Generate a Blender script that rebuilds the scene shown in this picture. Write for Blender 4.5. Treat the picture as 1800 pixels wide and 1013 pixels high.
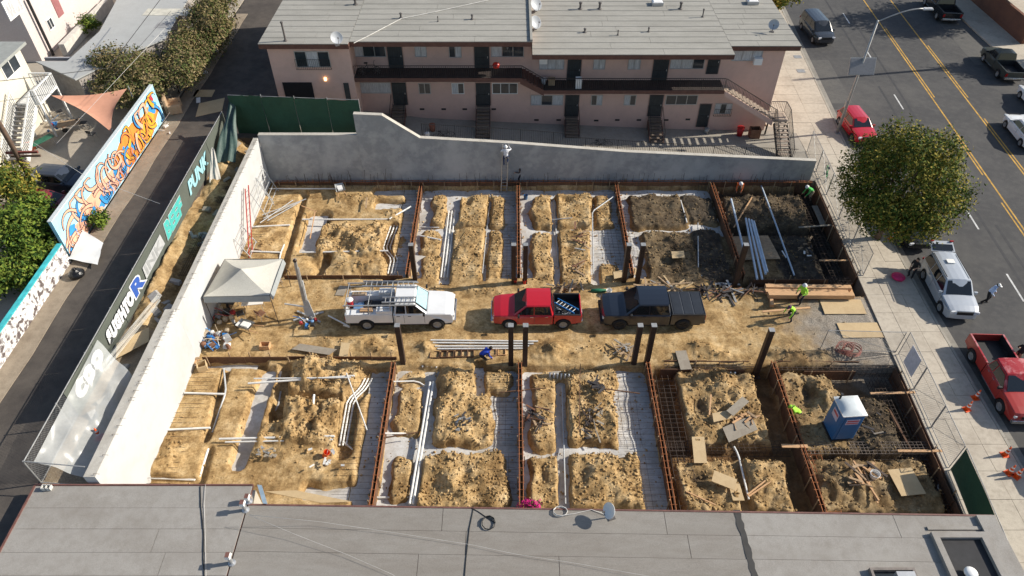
import bpy, bmesh, math, random
import numpy as np
from mathutils import Vector, Matrix
for _o in list(bpy.data.objects): bpy.data.objects.remove(_o)
SC = bpy.context.scene
COL = SC.collection
R = math.radians
rnd = random.Random(7)
# ---------------------------------------------------------------- camera, sky, sun, exposure
F = 1254.0; PT = R(44.0); H = 31.0
cd = bpy.data.cameras.new('camera'); cam = bpy.data.objects.new('camera', cd); COL.objects.link(cam)
cam.location = (0, 0, H); cam.rotation_euler = (R(90) - PT, 0, 0)
cd.sensor_width = 36; cd.lens = F / 1800 * 36; cd.clip_start = 0.5; cd.clip_end = 1500
SC.camera = cam
SUN_EL, SUN_AZ = R(31), R(9.6)
w = bpy.data.worlds.new('World'); SC.world = w; w.use_nodes = True
nt = w.node_tree; nt.nodes.clear()
sky = nt.nodes.new('ShaderNodeTexSky'); sky.sky_type = 'NISHITA'; sky.sun_disc = False
sky.sun_elevation = SUN_EL; sky.sun_rotation = R(90) - SUN_AZ; sky.air_density = 1.0; sky.dust_density = 1.0
bg = nt.nodes.new('ShaderNodeBackground'); bg.inputs['Strength'].default_value = 0.10
wo = nt.nodes.new('ShaderNodeOutputWorld')
nt.links.new(sky.outputs[0], bg.inputs[0]); nt.links.new(bg.outputs[0], wo.inputs[0])
sd = bpy.data.lights.new('sun', 'SUN'); sun = bpy.data.objects.new('sun', sd); COL.objects.link(sun)
sd.energy = 4.6; sd.angle = R(0.5); sd.color = (1.0, 0.93, 0.82)
sv = Vector((math.cos(SUN_EL) * math.cos(SUN_AZ), math.cos(SUN_EL) * math.sin(SUN_AZ), math.sin(SUN_EL)))
sun.rotation_euler = sv.to_track_quat('Z', 'Y').to_euler(); sun.location = (60, 40, 60)
SC.view_settings.view_transform = 'Standard'; SC.view_settings.look = 'None'
SC.view_settings.exposure = 0.45; SC.view_settings.gamma = 1.0
SC.view_settings.use_curve_mapping = False

# ---------------------------------------------------------------- survey: where a sight line meets a level, or a wall plane
def G(u, v, z=0.0):
    x = (u - 900) / F; y = (v - 506.5) / F
    t = (H - z) / (math.sin(PT) + y * math.cos(PT))
    return Vector((x * t, (math.cos(PT) - y * math.sin(PT)) * t, z))
def YP(u, v, Y):
    x = (u - 900) / F; y = (v - 506.5) / F
    t = Y / (math.cos(PT) - y * math.sin(PT))
    return Vector((x * t, Y, H - t * (math.sin(PT) + y * math.cos(PT))))
def RC(u0, v0, u1, v1, z=0.0):
    vm = (v0 + v1) / 2
    return (G(u0, vm, z).x, G(u0, v1, z).y, G(u1, vm, z).x, G(u0, v0, z).y)

# ---------------------------------------------------------------- materials
MATS = {}
def mat(name, col, rough=0.8, var=0.18, scale=3.0, bump=0.0, bscale=None, metal=0.0, col2=None, spec=0.4, alpha=1.0, stretch=None, detail=5.0, coord='Object', trans=0.0, emis=None):
    if name in MATS: return MATS[name]
    m = bpy.data.materials.new(name); m.use_nodes = True; MATS[name] = m
    n = m.node_tree.nodes; l = m.node_tree.links; b = n['Principled BSDF']
    b.inputs['Roughness'].default_value = rough; b.inputs['Metallic'].default_value = metal
    b.inputs['Specular IOR Level'].default_value = spec
    if alpha < 1: b.inputs['Alpha'].default_value = alpha
    if trans: b.inputs['Transmission Weight'].default_value = trans
    tc = n.new('ShaderNodeTexCoord'); mp = n.new('ShaderNodeMapping'); l.new(tc.outputs[coord], mp.inputs[0])
    if stretch: mp.inputs['Scale'].default_value = stretch
    c1 = (*[c * (1 - var) for c in col], 1); c2 = (*[min(1, c * (1 + var)) for c in (col2 or col)], 1)
    nz = n.new('ShaderNodeTexNoise'); nz.inputs['Scale'].default_value = scale; nz.inputs['Detail'].default_value = detail; nz.inputs['Roughness'].default_value = 0.62
    l.new(mp.outputs[0], nz.inputs['Vector'])
    rp = n.new('ShaderNodeValToRGB'); rp.color_ramp.elements[0].position = 0.3; rp.color_ramp.elements[1].position = 0.7
    rp.color_ramp.elements[0].color = c1; rp.color_ramp.elements[1].color = c2
    l.new(nz.outputs['Fac'], rp.inputs[0]); l.new(rp.outputs[0], b.inputs['Base Color'])
    if emis:
        b.inputs['Emission Color'].default_value = (*emis[:3], 1); b.inputs['Emission Strength'].default_value = emis[3]
    if bump:
        nb = n.new('ShaderNodeTexNoise'); nb.inputs['Scale'].default_value = bscale or scale * 6; nb.inputs['Detail'].default_value = 6
        l.new(mp.outputs[0], nb.inputs['Vector'])
        bp = n.new('ShaderNodeBump'); bp.inputs['Strength'].default_value = bump; bp.inputs['Distance'].default_value = 0.05
        l.new(nb.outputs['Fac'], bp.inputs['Height']); l.new(bp.outputs[0], b.inputs['Normal'])
    return m
def paint(name, col, rough=0.25, coat=0.6, metal=0.0, var=0.04):
    if name in MATS: return MATS[name]
    m = mat(name, col, rough, var, 2.0, metal=metal, spec=0.5)
    b = m.node_tree.nodes['Principled BSDF']; b.inputs['Coat Weight'].default_value = coat; b.inputs['Coat Roughness'].default_value = 0.06
    return m
def stained(name, col, stain, s1=0.35, s2=4.0, amt=0.6, rough=0.85, bump=0.3, bscale=25, thr=(0.45, 0.7), grain=0.12, gscale=40, stretch=None):
    # base colour + large blotches + small blotches + fine grain
    if name in MATS: return MATS[name]
    m = bpy.data.materials.new(name); m.use_nodes = True; MATS[name] = m
    n = m.node_tree.nodes; l = m.node_tree.links; b = n['Principled BSDF']
    b.inputs['Roughness'].default_value = rough; b.inputs['Specular IOR Level'].default_value = 0.3
    tc = n.new('ShaderNodeTexCoord'); mp = n.new('ShaderNodeMapping'); l.new(tc.outputs['Object'], mp.inputs[0])
    if stretch: mp.inputs['Scale'].default_value = stretch
    cur = None
    for i, (s, a) in enumerate(((s1, amt), (s2, amt * 0.7))):
        nz = n.new('ShaderNodeTexNoise'); nz.inputs['Scale'].default_value = s; nz.inputs['Detail'].default_value = 7; nz.inputs['Roughness'].default_value = 0.65
        l.new(mp.outputs[0], nz.inputs['Vector'])
        rp = n.new('ShaderNodeMapRange'); rp.inputs[1].default_value = thr[0]; rp.inputs[2].default_value = thr[1]; rp.inputs[4].default_value = a
        l.new(nz.outputs['Fac'], rp.inputs[0])
        mx = n.new('ShaderNodeMix'); mx.data_type = 'RGBA'
        if cur is None: mx.inputs[6].default_value = (*col, 1)
        else: l.new(cur, mx.inputs[6])
        mx.inputs[7].default_value = (*stain, 1); l.new(rp.outputs[0], mx.inputs[0]); cur = mx.outputs[2]
    ng = n.new('ShaderNodeTexNoise'); ng.inputs['Scale'].default_value = gscale; ng.inputs['Detail'].default_value = 3
    l.new(mp.outputs[0], ng.inputs['Vector'])
    mr = n.new('ShaderNodeMapRange'); mr.inputs[1].default_value = 0.3; mr.inputs[2].default_value = 0.7; mr.inputs[3].default_value = 1 - grain * 1.6; mr.inputs[4].default_value = 1 + grain
    l.new(ng.outputs['Fac'], mr.inputs[0])
    mm = n.new('ShaderNodeMix'); mm.data_type = 'RGBA'; mm.blend_type = 'MULTIPLY'; mm.inputs[0].default_value = 1
    l.new(cur, mm.inputs[6]); l.new(mr.outputs[0], mm.inputs[7]); l.new(mm.outputs[2], b.inputs['Base Color'])
    if bump:
        nb = n.new('ShaderNodeTexNoise'); nb.inputs['Scale'].default_value = bscale; nb.inputs['Detail'].default_value = 8
        l.new(mp.outputs[0], nb.inputs['Vector'])
        bp = n.new('ShaderNodeBump'); bp.inputs['Strength'].default_value = bump; bp.inputs['Distance'].default_value = 0.04
        l.new(nb.outputs['Fac'], bp.inputs['Height']); l.new(bp.outputs[0], b.inputs['Normal'])
    return m

# ---------------------------------------------------------------- mesh builder and object helpers
def wloc(o):
    v = Vector((0, 0, 0))
    while o: v = v + o.location; o = o.parent
    return v
class MB:
    def __init__(s): s.v = []; s.f = []; s.m = []; s.cm = 0
    def add(s, vs, fs):
        k = len(s.v); s.v += [tuple(p) for p in vs]
        s.f += [tuple(i + k for i in f) for f in fs]; s.m += [s.cm] * len(fs); return s
    def box(s, c, d, rz=0.0, rx=0.0, ry=0.0, taper=1.0):
        hx, hy, hz = d[0] / 2, d[1] / 2, d[2] / 2
        M = Matrix.Rotation(rz, 3, 'Z') @ Matrix.Rotation(ry, 3, 'Y') @ Matrix.Rotation(rx, 3, 'X'); c = Vector(c)
        vs = [c + M @ Vector((x * hx * (taper if z > 0 else 1), y * hy * (taper if z > 0 else 1), z * hz)) for z in (-1, 1) for x, y in ((-1, -1), (1, -1), (1, 1), (-1, 1))]
        return s.add(vs, [(3, 2, 1, 0), (4, 5, 6, 7), (0, 1, 5, 4), (1, 2, 6, 5), (2, 3, 7, 6), (3, 0, 4, 7)])
    def b2(s, x0, y0, z0, x1, y1, z1): return s.box(((x0 + x1) / 2, (y0 + y1) / 2, (z0 + z1) / 2), (abs(x1 - x0), abs(y1 - y0), abs(z1 - z0)))
    def tube(s, pts, r, n=6, cap=True, r2=None):
        pts = [Vector(p) for p in pts]; rings = []; N = len(pts); k = len(s.v)
        up0 = Vector((0, 0, 1))
        for i, p in enumerate(pts):
            d = (pts[min(i + 1, N - 1)] - pts[max(i - 1, 0)])
            if d.length < 1e-6: d = Vector((0, 0, 1))
            d.normalize(); a = d.cross(up0)
            if a.length < 0.1: a = d.cross(Vector((1, 0, 0)))
            a.normalize(); b = a.cross(d)
            rr = r if r2 is None else r + (r2 - r) * i / max(1, N - 1)
            if isinstance(r, (list, tuple)): rr = r[i]
            for j in range(n):
                t = 2 * math.pi * j / n + math.pi / n
                s.v.append(tuple(p + a * (math.cos(t) * rr) + b * (math.sin(t) * rr)))
        for i in range(N - 1):
            for j in range(n):
                s.f.append((k + i * n + j, k + i * n + (j + 1) % n, k + (i + 1) * n + (j + 1) % n, k + (i + 1) * n + j)); s.m.append(s.cm)
        if cap:
            s.f.append(tuple(k + j for j in reversed(range(n)))); s.m.append(s.cm)
            s.f.append(tuple(k + (N - 1) * n + j for j in range(n))); s.m.append(s.cm)
        return s
    def bar(s, p, q, r, n=4): return s.tube([p, q], r, n)
    def beam(s, p, q, wd, ht):  # rectangular section, width horizontal
        p = Vector(p); q = Vector(q); d = (q - p).normalized(); a = d.cross(Vector((0, 0, 1)))
        if a.length < 0.05: a = Vector((1, 0, 0))
        a.normalize(); b = a.cross(d); a *= wd / 2; b *= ht / 2
        return s.add([p - a - b, p + a - b, p + a + b, p - a + b, q - a - b, q + a - b, q + a + b, q - a + b],
                     [(0, 1, 2, 3), (7, 6, 5, 4), (4, 5, 1, 0), (5, 6, 2, 1), (6, 7, 3, 2), (7, 4, 0, 3)])
    def prism(s, poly, z0, z1):
        n = len(poly); vs = [(x, y, z0) for x, y in poly] + [(x, y, z1) for x, y in poly]
        return s.add(vs, [tuple(reversed(range(n))), tuple(range(n, 2 * n))] + [(i, (i + 1) % n, n + (i + 1) % n, n + i) for i in range(n)])
    def prism_xz(s, poly, y0, y1):
        n = len(poly); vs = [(x, y0, z) for x, z in poly] + [(x, y1, z) for x, z in poly]
        return s.add(vs, [tuple(range(n)), tuple(reversed(range(n, 2 * n)))] + [(n + i, n + (i + 1) % n, (i + 1) % n, i) for i in range(n)])
    def prism_yz(s, poly, x0, x1):
        n = len(poly); vs = [(x0, y, z) for y, z in poly] + [(x1, y, z) for y, z in poly]
        return s.add(vs, [tuple(reversed(range(n))), tuple(range(n, 2 * n))] + [(i, (i + 1) % n, n + (i + 1) % n, n + i) for i in range(n)])
    def lathe(s, prof, n=16, c=(0, 0, 0), axis='Z', cap=True):
        k = len(s.v); c = Vector(c)
        for r_, h in prof:
            for j in range(n):
                t = 2 * math.pi * j / n; a, b = r_ * math.cos(t), r_ * math.sin(t)
                p = (a, b, h) if axis == 'Z' else ((h, a, b) if axis == 'X' else (b, h, a))
                s.v.append(tuple(c + Vector(p)))
        for i in range(len(prof) - 1):
            for j in range(n):
                s.f.append((k + i * n + j, k + i * n + (j + 1) % n, k + (i + 1) * n + (j + 1) % n, k + (i + 1) * n + j)); s.m.append(s.cm)
        if cap:
            s.f.append(tuple(k + j for j in reversed(range(n)))); s.m.append(s.cm)
            s.f.append(tuple(k + (len(prof) - 1) * n + j for j in range(n))); s.m.append(s.cm)
        return s
    def quad(s, a, b, c, d): return s.add([a, b, c, d], [(0, 1, 2, 3)])
    def slab(s, a, b, c, d, t):  # a thin plate whose upper face is a,b,c,d
        a, b, c, d = map(Vector, (a, b, c, d)); n = (b - a).cross(d - a).normalized() * t
        return s.add([a - n, b - n, c - n, d - n, a, b, c, d], [(3, 2, 1, 0), (4, 5, 6, 7), (0, 1, 5, 4), (1, 2, 6, 5), (2, 3, 7, 6), (3, 0, 4, 7)])
    def build(s, name, m, parent=None, smooth=False, world=True, bevel=0.0):
        off = wloc(parent) if (parent and world) else Vector((0, 0, 0))
        me = bpy.data.meshes.new(name)
        vs = s.v if off.length == 0 else [(x - off.x, y - off.y, z - off.z) for x, y, z in s.v]
        me.from_pydata(vs, [], s.f)
        ms = m if isinstance(m, (list, tuple)) else [m]
        for q in ms: me.materials.append(q)
        if len(ms) > 1: me.polygons.foreach_set('material_index', s.m)
        if smooth: me.polygons.foreach_set('use_smooth', [True] * len(me.polygons))
        me.update()
        if bevel:
            bm = bmesh.new(); bm.from_mesh(me); bmesh.ops.remove_doubles(bm, verts=bm.verts, dist=1e-5)
            bmesh.ops.bevel(bm, geom=list(bm.edges), offset=bevel, segments=2, profile=0.6, affect='EDGES', clamp_overlap=True)
            bm.to_mesh(me); bm.free()
        o = bpy.data.objects.new(name, me); COL.objects.link(o)
        if parent: o.parent = parent
        return o
def thing(name, label, cat, loc=(0, 0, 0), rz=0.0, group=None):
    o = bpy.data.objects.new(name, None); COL.objects.link(o); o.empty_display_size = 0.2
    o.location = loc; o.rotation_euler = (0, 0, rz); o['label'] = label; o['category'] = cat
    if group: o['group'] = group
    return o
def tag(o, label, cat, group=None):
    o['label'] = label; o['category'] = cat
    if group: o['group'] = group
    return o
def struct(o): o['kind'] = 'structure'; return o
def stuff(o): o['kind'] = 'stuff'; return o
def copy_tree(o, parent=None):
    c = o.copy(); COL.objects.link(c)
    if parent: c.parent = parent
    for ch in o.children: copy_tree(ch, c)
    return c
def origin(o):  # put a world-built mesh's origin at its base centre
    me = o.data; n = len(me.vertices); a = np.empty(n * 3); me.vertices.foreach_get('co', a); a = a.reshape(-1, 3)
    c = np.array([(a[:, 0].min() + a[:, 0].max()) / 2, (a[:, 1].min() + a[:, 1].max()) / 2, a[:, 2].min()])
    me.vertices.foreach_set('co', (a - c).ravel()); me.update(); o.location = o.location + Vector(c); return o

# value noise on arrays
_T = np.random.RandomState(3).rand(512, 512)
def vn(x, y):
    xi = np.floor(x).astype(int); yi = np.floor(y).astype(int); fx = x - xi; fy = y - yi
    fx = fx * fx * (3 - 2 * fx); fy = fy * fy * (3 - 2 * fy)
    a = _T[xi % 512, yi % 512]; b = _T[(xi + 1) % 512, yi % 512]; c = _T[xi % 512, (yi + 1) % 512]; d = _T[(xi + 1) % 512, (yi + 1) % 512]
    return (a * (1 - fx) + b * fx) * (1 - fy) + (c * (1 - fx) + d * fx) * fy
def fbm(x, y, o=4, g=0.5):
    s = 0; a = 1; t = 0
    for i in range(o): s = s + a * vn(x * 2 ** i + 17.3 * i, y * 2 ** i + 9.1 * i); t += a; a *= g
    return s / t
def grid_obj(name, xs, ys, Z, m, attrs=None):
    nx, ny = len(xs), len(ys); X, Yy = np.meshgrid(xs, ys)
    co = np.stack([X, Yy, Z], -1).reshape(-1, 3)
    me = bpy.data.meshes.new(name); me.vertices.add(nx * ny); me.vertices.foreach_set('co', co.ravel())
    i = np.arange((ny - 1) * (nx - 1)); r_ = i // (nx - 1); c_ = i % (nx - 1); a = r_ * nx + c_
    q = np.stack([a, a + 1, a + nx + 1, a + nx], -1)
    me.loops.add(q.size); me.loops.foreach_set('vertex_index', q.ravel())
    me.polygons.add(len(q)); me.polygons.foreach_set('loop_start', np.arange(len(q)) * 4)
    me.polygons.foreach_set('use_smooth', np.ones(len(q), bool))
    me.update(calc_edges=True); me.materials.append(m)
    for k, arr in (attrs or {}).items():
        at = me.attributes.new(k, 'FLOAT', 'POINT'); at.data.foreach_set('value', arr.reshape(-1).astype(np.float32))
    o = bpy.data.objects.new(name, me); COL.objects.link(o); return o
# ================================================================ SETTING: excavated site
def soil_mat():
    m = bpy.data.materials.new('soil'); m.use_nodes = True
    n = m.node_tree.nodes; l = m.node_tree.links; b = n['Principled BSDF']
    b.inputs['Roughness'].default_value = 0.95; b.inputs['Specular IOR Level'].default_value = 0.15
    tc = n.new('ShaderNodeTexCoord')
    def noise(s, d=6, r=0.6):
        z = n.new('ShaderNodeTexNoise'); z.inputs['Scale'].default_value = s; z.inputs['Detail'].default_value = d; z.inputs['Roughness'].default_value = r
        l.new(tc.outputs['Object'], z.inputs['Vector']); return z.outputs['Fac']
    def ramp(src, stops):
        r_ = n.new('ShaderNodeValToRGB'); e = r_.color_ramp.elements
        while len(e) < len(stops): e.new(0.5)
        for q, (p, c) in zip(e, stops): q.position = p; q.color = (*c, 1)
        l.new(src, r_.inputs[0]); return r_.outputs[0]
    def mix(f, a, c, mode='MIX'):
        x = n.new('ShaderNodeMix'); x.data_type = 'RGBA'; x.blend_type = mode
        for i, q in ((0, f), (6, a), (7, c)):
            if isinstance(q, (int, float)): x.inputs[i].default_value = q
            elif isinstance(q, tuple): x.inputs[i].default_value = (*q, 1)
            else: l.new(q, x.inputs[i])
        return x.outputs[2]
    tan = ramp(noise(0.9, 8, 0.7), [(0.28, (0.34, 0.215, 0.092)), (0.5, (0.51, 0.35, 0.165)), (0.72, (0.66, 0.50, 0.285))])
    spk = ramp(noise(9, 4, 0.7), [(0.32, (0.70, 0.67, 0.63)), (0.50, (1.0, 1.0, 1.0)), (0.75, (1.22, 1.22, 1.24))])
    tan = mix(1.0, tan, spk, 'MULTIPLY')
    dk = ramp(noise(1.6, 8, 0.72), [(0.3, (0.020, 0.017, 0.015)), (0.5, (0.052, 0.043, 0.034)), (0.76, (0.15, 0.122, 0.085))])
    br = ramp(noise(0.45, 9, 0.72), [(0.38, (0.62, 0.58, 0.54)), (0.50, (0.93, 0.91, 0.89)), (0.62, (1.0, 1.0, 1.0))])
    tan = mix(1.0, tan, br, 'MULTIPLY')
    mid_ = ramp(noise(3.2, 8, 0.75), [(0.40, (0.52, 0.48, 0.45)), (0.50, (0.95, 0.95, 0.95)), (0.66, (1.12, 1.12, 1.14))])
    tan = mix(0.55, tan, mid_, 'MULTIPLY')
    def att(k):
        a = n.new('ShaderNodeAttribute'); a.attribute_name = k; return a.outputs['Fac']
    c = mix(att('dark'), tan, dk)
    clay = ramp(noise(2.2), [(0.35, (0.10, 0.048, 0.022)), (0.65, (0.22, 0.115, 0.052))])
    c = mix(att('clay'), c, clay)
    grv = ramp(noise(16, 3, 0.8), [(0.35, (0.16, 0.14, 0.115)), (0.55, (0.33, 0.29, 0.24)), (0.75, (0.52, 0.47, 0.40))])
    c = mix(att('gravel'), c, grv)
    l.new(c, b.inputs['Base Color'])
    bp = n.new('ShaderNodeBump'); bp.inputs['Strength'].default_value = 0.7; bp.inputs['Distance'].default_value = 0.06
    l.new(noise(14, 8, 0.75), bp.inputs['Height']); l.new(bp.outputs[0], b.inputs['Normal'])
    return m
SOIL = soil_mat()
CONC = stained('concrete_slab', (0.60, 0.59, 0.57), (0.33, 0.29, 0.23), 0.45, 3.5, 0.75, bump=0.15, grain=0.1)
XL = [-17.8, -6.63, 0.45, 7.6, 14.6]
def xr(y): return 21.25 + (y - 17) * 0.045      # right edge of the dig, along the sidewalk
st = 0.085
xs = np.arange(-18.0, 23.4, st); ys = np.arange(14.0, 43.9, st)
X, Yg = np.meshgrid(xs, ys)
Z = np.zeros_like(X); DK = np.zeros_like(X); CL = np.zeros_like(X); GV = np.zeros_like(X); RK = np.full_like(X, 0.10)
wx = (fbm(X * 0.9, Yg * 0.9, 4) - 0.5) * 0.75; wy = (fbm(X * 0.9 + 50, Yg * 0.9 + 31, 4) - 0.5) * 0.75
n1 = fbm(X * 1.3 + 5, Yg * 1.3, 5, 0.55) - 0.5; n2 = fbm(X * 4 + 9, Yg * 4 + 3, 3, 0.6) - 0.5
def sst(a, b, x): t = np.clip((x - a) / (b - a), 0, 1); return t * t * (3 - 2 * t)
def rw(rc, edge=0.2, rad=0.35, wob=1.0):
    x0, y0, x1, y1 = rc; rad = min(rad, (x1 - x0) * 0.45, (y1 - y0) * 0.45)
    px = np.abs(X + wx * wob - (x0 + x1) / 2) - (x1 - x0) / 2 + rad; py = np.abs(Yg + wy * wob - (y0 + y1) / 2) - (y1 - y0) / 2 + rad
    d = np.hypot(np.maximum(px, 0), np.maximum(py, 0)) + np.minimum(np.maximum(px, py), 0) - rad
    return 1 - sst(-edge, edge, d)
def op(rc, h, lump=0.12, edge=0.2, wob=1.0, dark=None, rock=None, clay=None, rad=0.35):
    global Z, DK, RK, CL
    w_ = rw(rc, edge, rad, wob); Z = Z * (1 - w_) + (h + lump * (n1 * 1.9 + n2 * 0.3)) * w_
    if dark is not None: DK = DK * (1 - w_) + dark * w_
    if rock is not None: RK = RK * (1 - w_) + rock * w_
    if clay is not None: CL = CL * (1 - w_) + clay * w_
def mound(u, v, du, dv, h, rock=0.9, dark=None):
    global Z, RK, DK
    a, b, c, d = RC(u - du, v - dv, u + du, v + dv)
    r2 = ((X + wx - (a + c) / 2) / ((c - a) / 2)) ** 2 + ((Yg + wy - (b + d) / 2) / ((d - b) / 2)) ** 2
    w_ = np.exp(-r2 * 1.4); Z = Z + h * w_ * (0.8 + 1.2 * n1 + 0.7 * n2); RK = np.maximum(RK, rock * w_)
    if dark is not None: DK = np.maximum(DK, dark * w_) if dark > 0 else DK * (1 - w_)
def trench(pts, wd, depth, px=True, edge=0.1, dark=None, clay=None):
    global Z, DK, CL
    P = [(G(*p).x, G(*p).y) for p in pts] if px else pts
    D = np.full_like(X, 99.0)
    for (ax, ay), (bx, by) in zip(P, P[1:]):
        L = (bx - ax) ** 2 + (by - ay) ** 2; t = np.clip(((X - ax) * (bx - ax) + (Yg - ay) * (by - ay)) / L, 0, 1)
        D = np.minimum(D, np.hypot(X + wx * 0.25 - ax - t * (bx - ax), Yg + wy * 0.25 - ay - t * (by - ay)))
    w_ = 1 - sst(wd / 2 - edge, wd / 2 + edge, D); Z = Z * (1 - w_) + np.minimum(Z, -depth) * w_
    if dark is not None: DK = np.maximum(DK, w_ * dark)
    if clay is not None: CL = np.maximum(CL, w_ * clay)
Z += 0.10 * n1 + 0.05 * n2
U0, U1, L0, L1 = 33.1, 42.9, 14.0, 25.75
PZ = -0.55
# --- unit cells poured with a thin slab: the whole cell is dug out, then the soil left between the footings
for i, (a, b) in enumerate(zip(XL, XL[1:] + [22.4])):
    if i in (1, 2, 3): op((a + 0.05, U0, b - 0.05, U1), PZ, 0.03, 0.12, 0.15)
    if i in (1, 2): op((a + 0.05, L0, b - 0.05, L1), PZ, 0.03, 0.12, 0.15)
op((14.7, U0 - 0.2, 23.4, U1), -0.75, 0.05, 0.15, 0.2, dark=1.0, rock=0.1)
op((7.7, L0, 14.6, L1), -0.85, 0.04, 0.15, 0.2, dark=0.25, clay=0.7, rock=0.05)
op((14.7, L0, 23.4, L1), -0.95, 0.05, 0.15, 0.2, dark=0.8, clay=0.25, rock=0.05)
B = lambda u0, v0, u1, v1, h=0.05, lump=0.2, dark=None, rock=0.75, edge=0.2, wob=1.0, clay=0.0: op((lambda r: (r[0] - 0.14, r[1] - 0.14, r[2] + 0.14, r[3] + 0.14))(RC(u0, v0, u1, v1)), h, lump, edge, wob, dark, rock, clay)
# upper row
B(764, 343, 797, 392); B(806, 343, 852, 393); B(857, 346, 880, 392, 0.0)
B(744, 405, 772, 441, -0.1); B(744, 449, 776, 487, -0.15); B(783, 402, 850, 489, 0.1); B(860, 402, 878, 489, 0.0)
B(939, 343, 968, 393, 0.05); B(976, 343, 1040, 393, 0.1); B(1047, 346, 1070, 393, 0.0)
B(940, 406, 968, 494, 0.0); B(985, 404, 1041, 496, 0.1); B(1052, 462, 1092, 494, -0.25)
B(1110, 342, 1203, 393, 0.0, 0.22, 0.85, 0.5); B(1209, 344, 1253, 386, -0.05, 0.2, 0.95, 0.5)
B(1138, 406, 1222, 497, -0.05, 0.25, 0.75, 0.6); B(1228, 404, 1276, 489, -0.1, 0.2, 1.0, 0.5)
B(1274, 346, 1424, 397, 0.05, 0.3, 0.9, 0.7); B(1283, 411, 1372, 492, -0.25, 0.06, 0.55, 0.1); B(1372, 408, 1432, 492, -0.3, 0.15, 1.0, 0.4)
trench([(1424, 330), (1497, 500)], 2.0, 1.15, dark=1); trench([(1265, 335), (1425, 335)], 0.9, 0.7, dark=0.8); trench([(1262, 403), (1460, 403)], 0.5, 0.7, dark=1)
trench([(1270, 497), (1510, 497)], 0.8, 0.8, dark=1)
trench([(794, 338), (780, 492)], 0.75, 0.5); trench([(803, 338), (798, 384)], 0.55, 0.75, dark=.3); trench([(973, 345), (981, 496)], 0.42, 0.62); trench([(1044, 405), (1048, 494)], 0.6, 0.62); trench([(1043, 350), (1043, 400)], 0.3, 0.4); trench([(861, 350), (850, 490)], 0.32, 0.45)
mound(820, 352, 8, 10, -.5, .6); mound(992, 352, 8, 8, -.4, .6); mound(1000, 440, 10, 20, -.25, .8); mound(800, 440, 9, 30, -.3, .8); mound(1062, 425, 14, 14, -.35, .6)
# left upper unit: mostly unbroken soil
op(RC(655, 327, 737, 343), PZ, 0.03, 0.1, 0.4); op(RC(655, 351, 737, 366), PZ, 0.03, 0.1, 0.5); op((-7.75, U0, -6.75, U1), PZ, 0.03, 0.1, 0.2)
op(RC(533, 372, 574, 442), PZ, 0.03, 0.15, 0.8); op(RC(535, 374, 560, 442), PZ, 0.02, 0.1, 0.4)
B(562, 400, 672, 450, 0.3, 0.45, rock=1.0); mound(620, 425, 55, 24, 0.35); mound(640, 468, 60, 12, 0.4); mound(640, 352, 40, 9, 0.2); mound(705, 420, 14, 30, 0.25)
mound(560, 462, 22, 9, -0.7, 0.2); mound(690, 378, 30, 9, 0.25); mound(470, 420, 25, 30, 0.15, 0.4)
trench([(536, 338), (492, 482)], 0.5, 0.45); trench([(690, 396), (676, 440), (690, 458), (684, 488)], 0.75, 0.45); trench([(575, 452), (558, 482)], 0.6, 0.7)
# lower row
op((-7.75, L0, -6.75, L1), PZ, 0.03, 0.1, 0.2); op((-14.15, 19.2, -13.2, L1), PZ, 0.03, 0.12, 0.5); op(RC(528, 847, 640, 874), PZ, 0.03, 0.12, 0.5)
op(RC(352, 634, 470, 645), PZ, 0.03, 0.1, 0.3)
B(516, 641, 640, 683, 0.25, 0.45, rock=0.9); B(470, 692, 606, 778, 0.2, 0.45, rock=0.95); mound(560, 662, 45, 20, 0.5); mound(540, 740, 62, 40, 0.45)
mound(500, 800, 60, 18, 0.15, 0.6); mound(600, 835, 70, 20, 0.2, 0.5); mound(290, 800, 28, 36, 0.35, 0.8); mound(620, 645, 18, 9, 0.3)
trench([(499, 646), (492, 700), (482, 734)], 0.7, 0.7); trench([(398, 648), (362, 770)], 0.4, 0.4); trench([(648, 655), (640, 676), (614, 706), (602, 792)], 0.9, 0.5)
trench([(595, 700), (440, 690)], 0.4, 0.3); trench([(368, 790), (352, 846), (262, 842)], 0.35, 0.3)
B(700, 682, 739, 757, -0.1); B(692, 797, 722, 872, -0.15); B(700, 650, 745, 672, -0.35, 0.15)
B(768, 652, 856, 775, 0.15, 0.3, rock=1.0); B(858, 650, 893, 680, 0.0); B(742, 799, 882, 890, 0.15, 0.3, rock=1.0)
mound(800, 690, 28, 30, 0.3); mound(760, 860, 20, 25, -0.5, 0.6); trench([(843, 640), (845, 690)], 0.55, 0.6); trench([(758, 668), (722, 895)], 0.5, 0.6)
B(934, 653, 978, 680, -0.1); B(938, 682, 976, 780, -0.05); B(993, 652, 1085, 775, 0.1, 0.3, rock=1.0); B(933, 800, 989, 890, 0.0); B(1003, 800, 1124, 890, 0.1, 0.3, rock=1.0)
op(RC(1083, 678, 1122, 776), PZ, 0.03, 0.1, 0.5); mound(1050, 730, 25, 30, 0.3); trench([(985, 672), (993, 895)], 0.55, 0.75, dark=0.4)
B(1204, 655, 1338, 776, 0.0, 0.35, 0.15, 0.8); B(1200, 809, 1388, 895, 0.0, 0.35, 0.15, 0.8); mound(1255, 680, 40, 22, 0.35); mound(1235, 715, 16, 22, -0.45, 0.9, 0.8); mound(1232, 838, 18, 18, -0.4, 0.9, 0.7)
mound(1340, 840, 28, 28, 0.2); trench([(1290, 780), (1316, 890)], 0.6, 0.5, dark=0.4)
B(1392, 657, 1482, 792, 0.0, 0.3, 0.35, 0.6); B(1476, 700, 1572, 790, -0.1, 0.35, 0.9, 0.9); B(1436, 811, 1640, 897, 0.0, 0.3, 0.45, 0.7)
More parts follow.
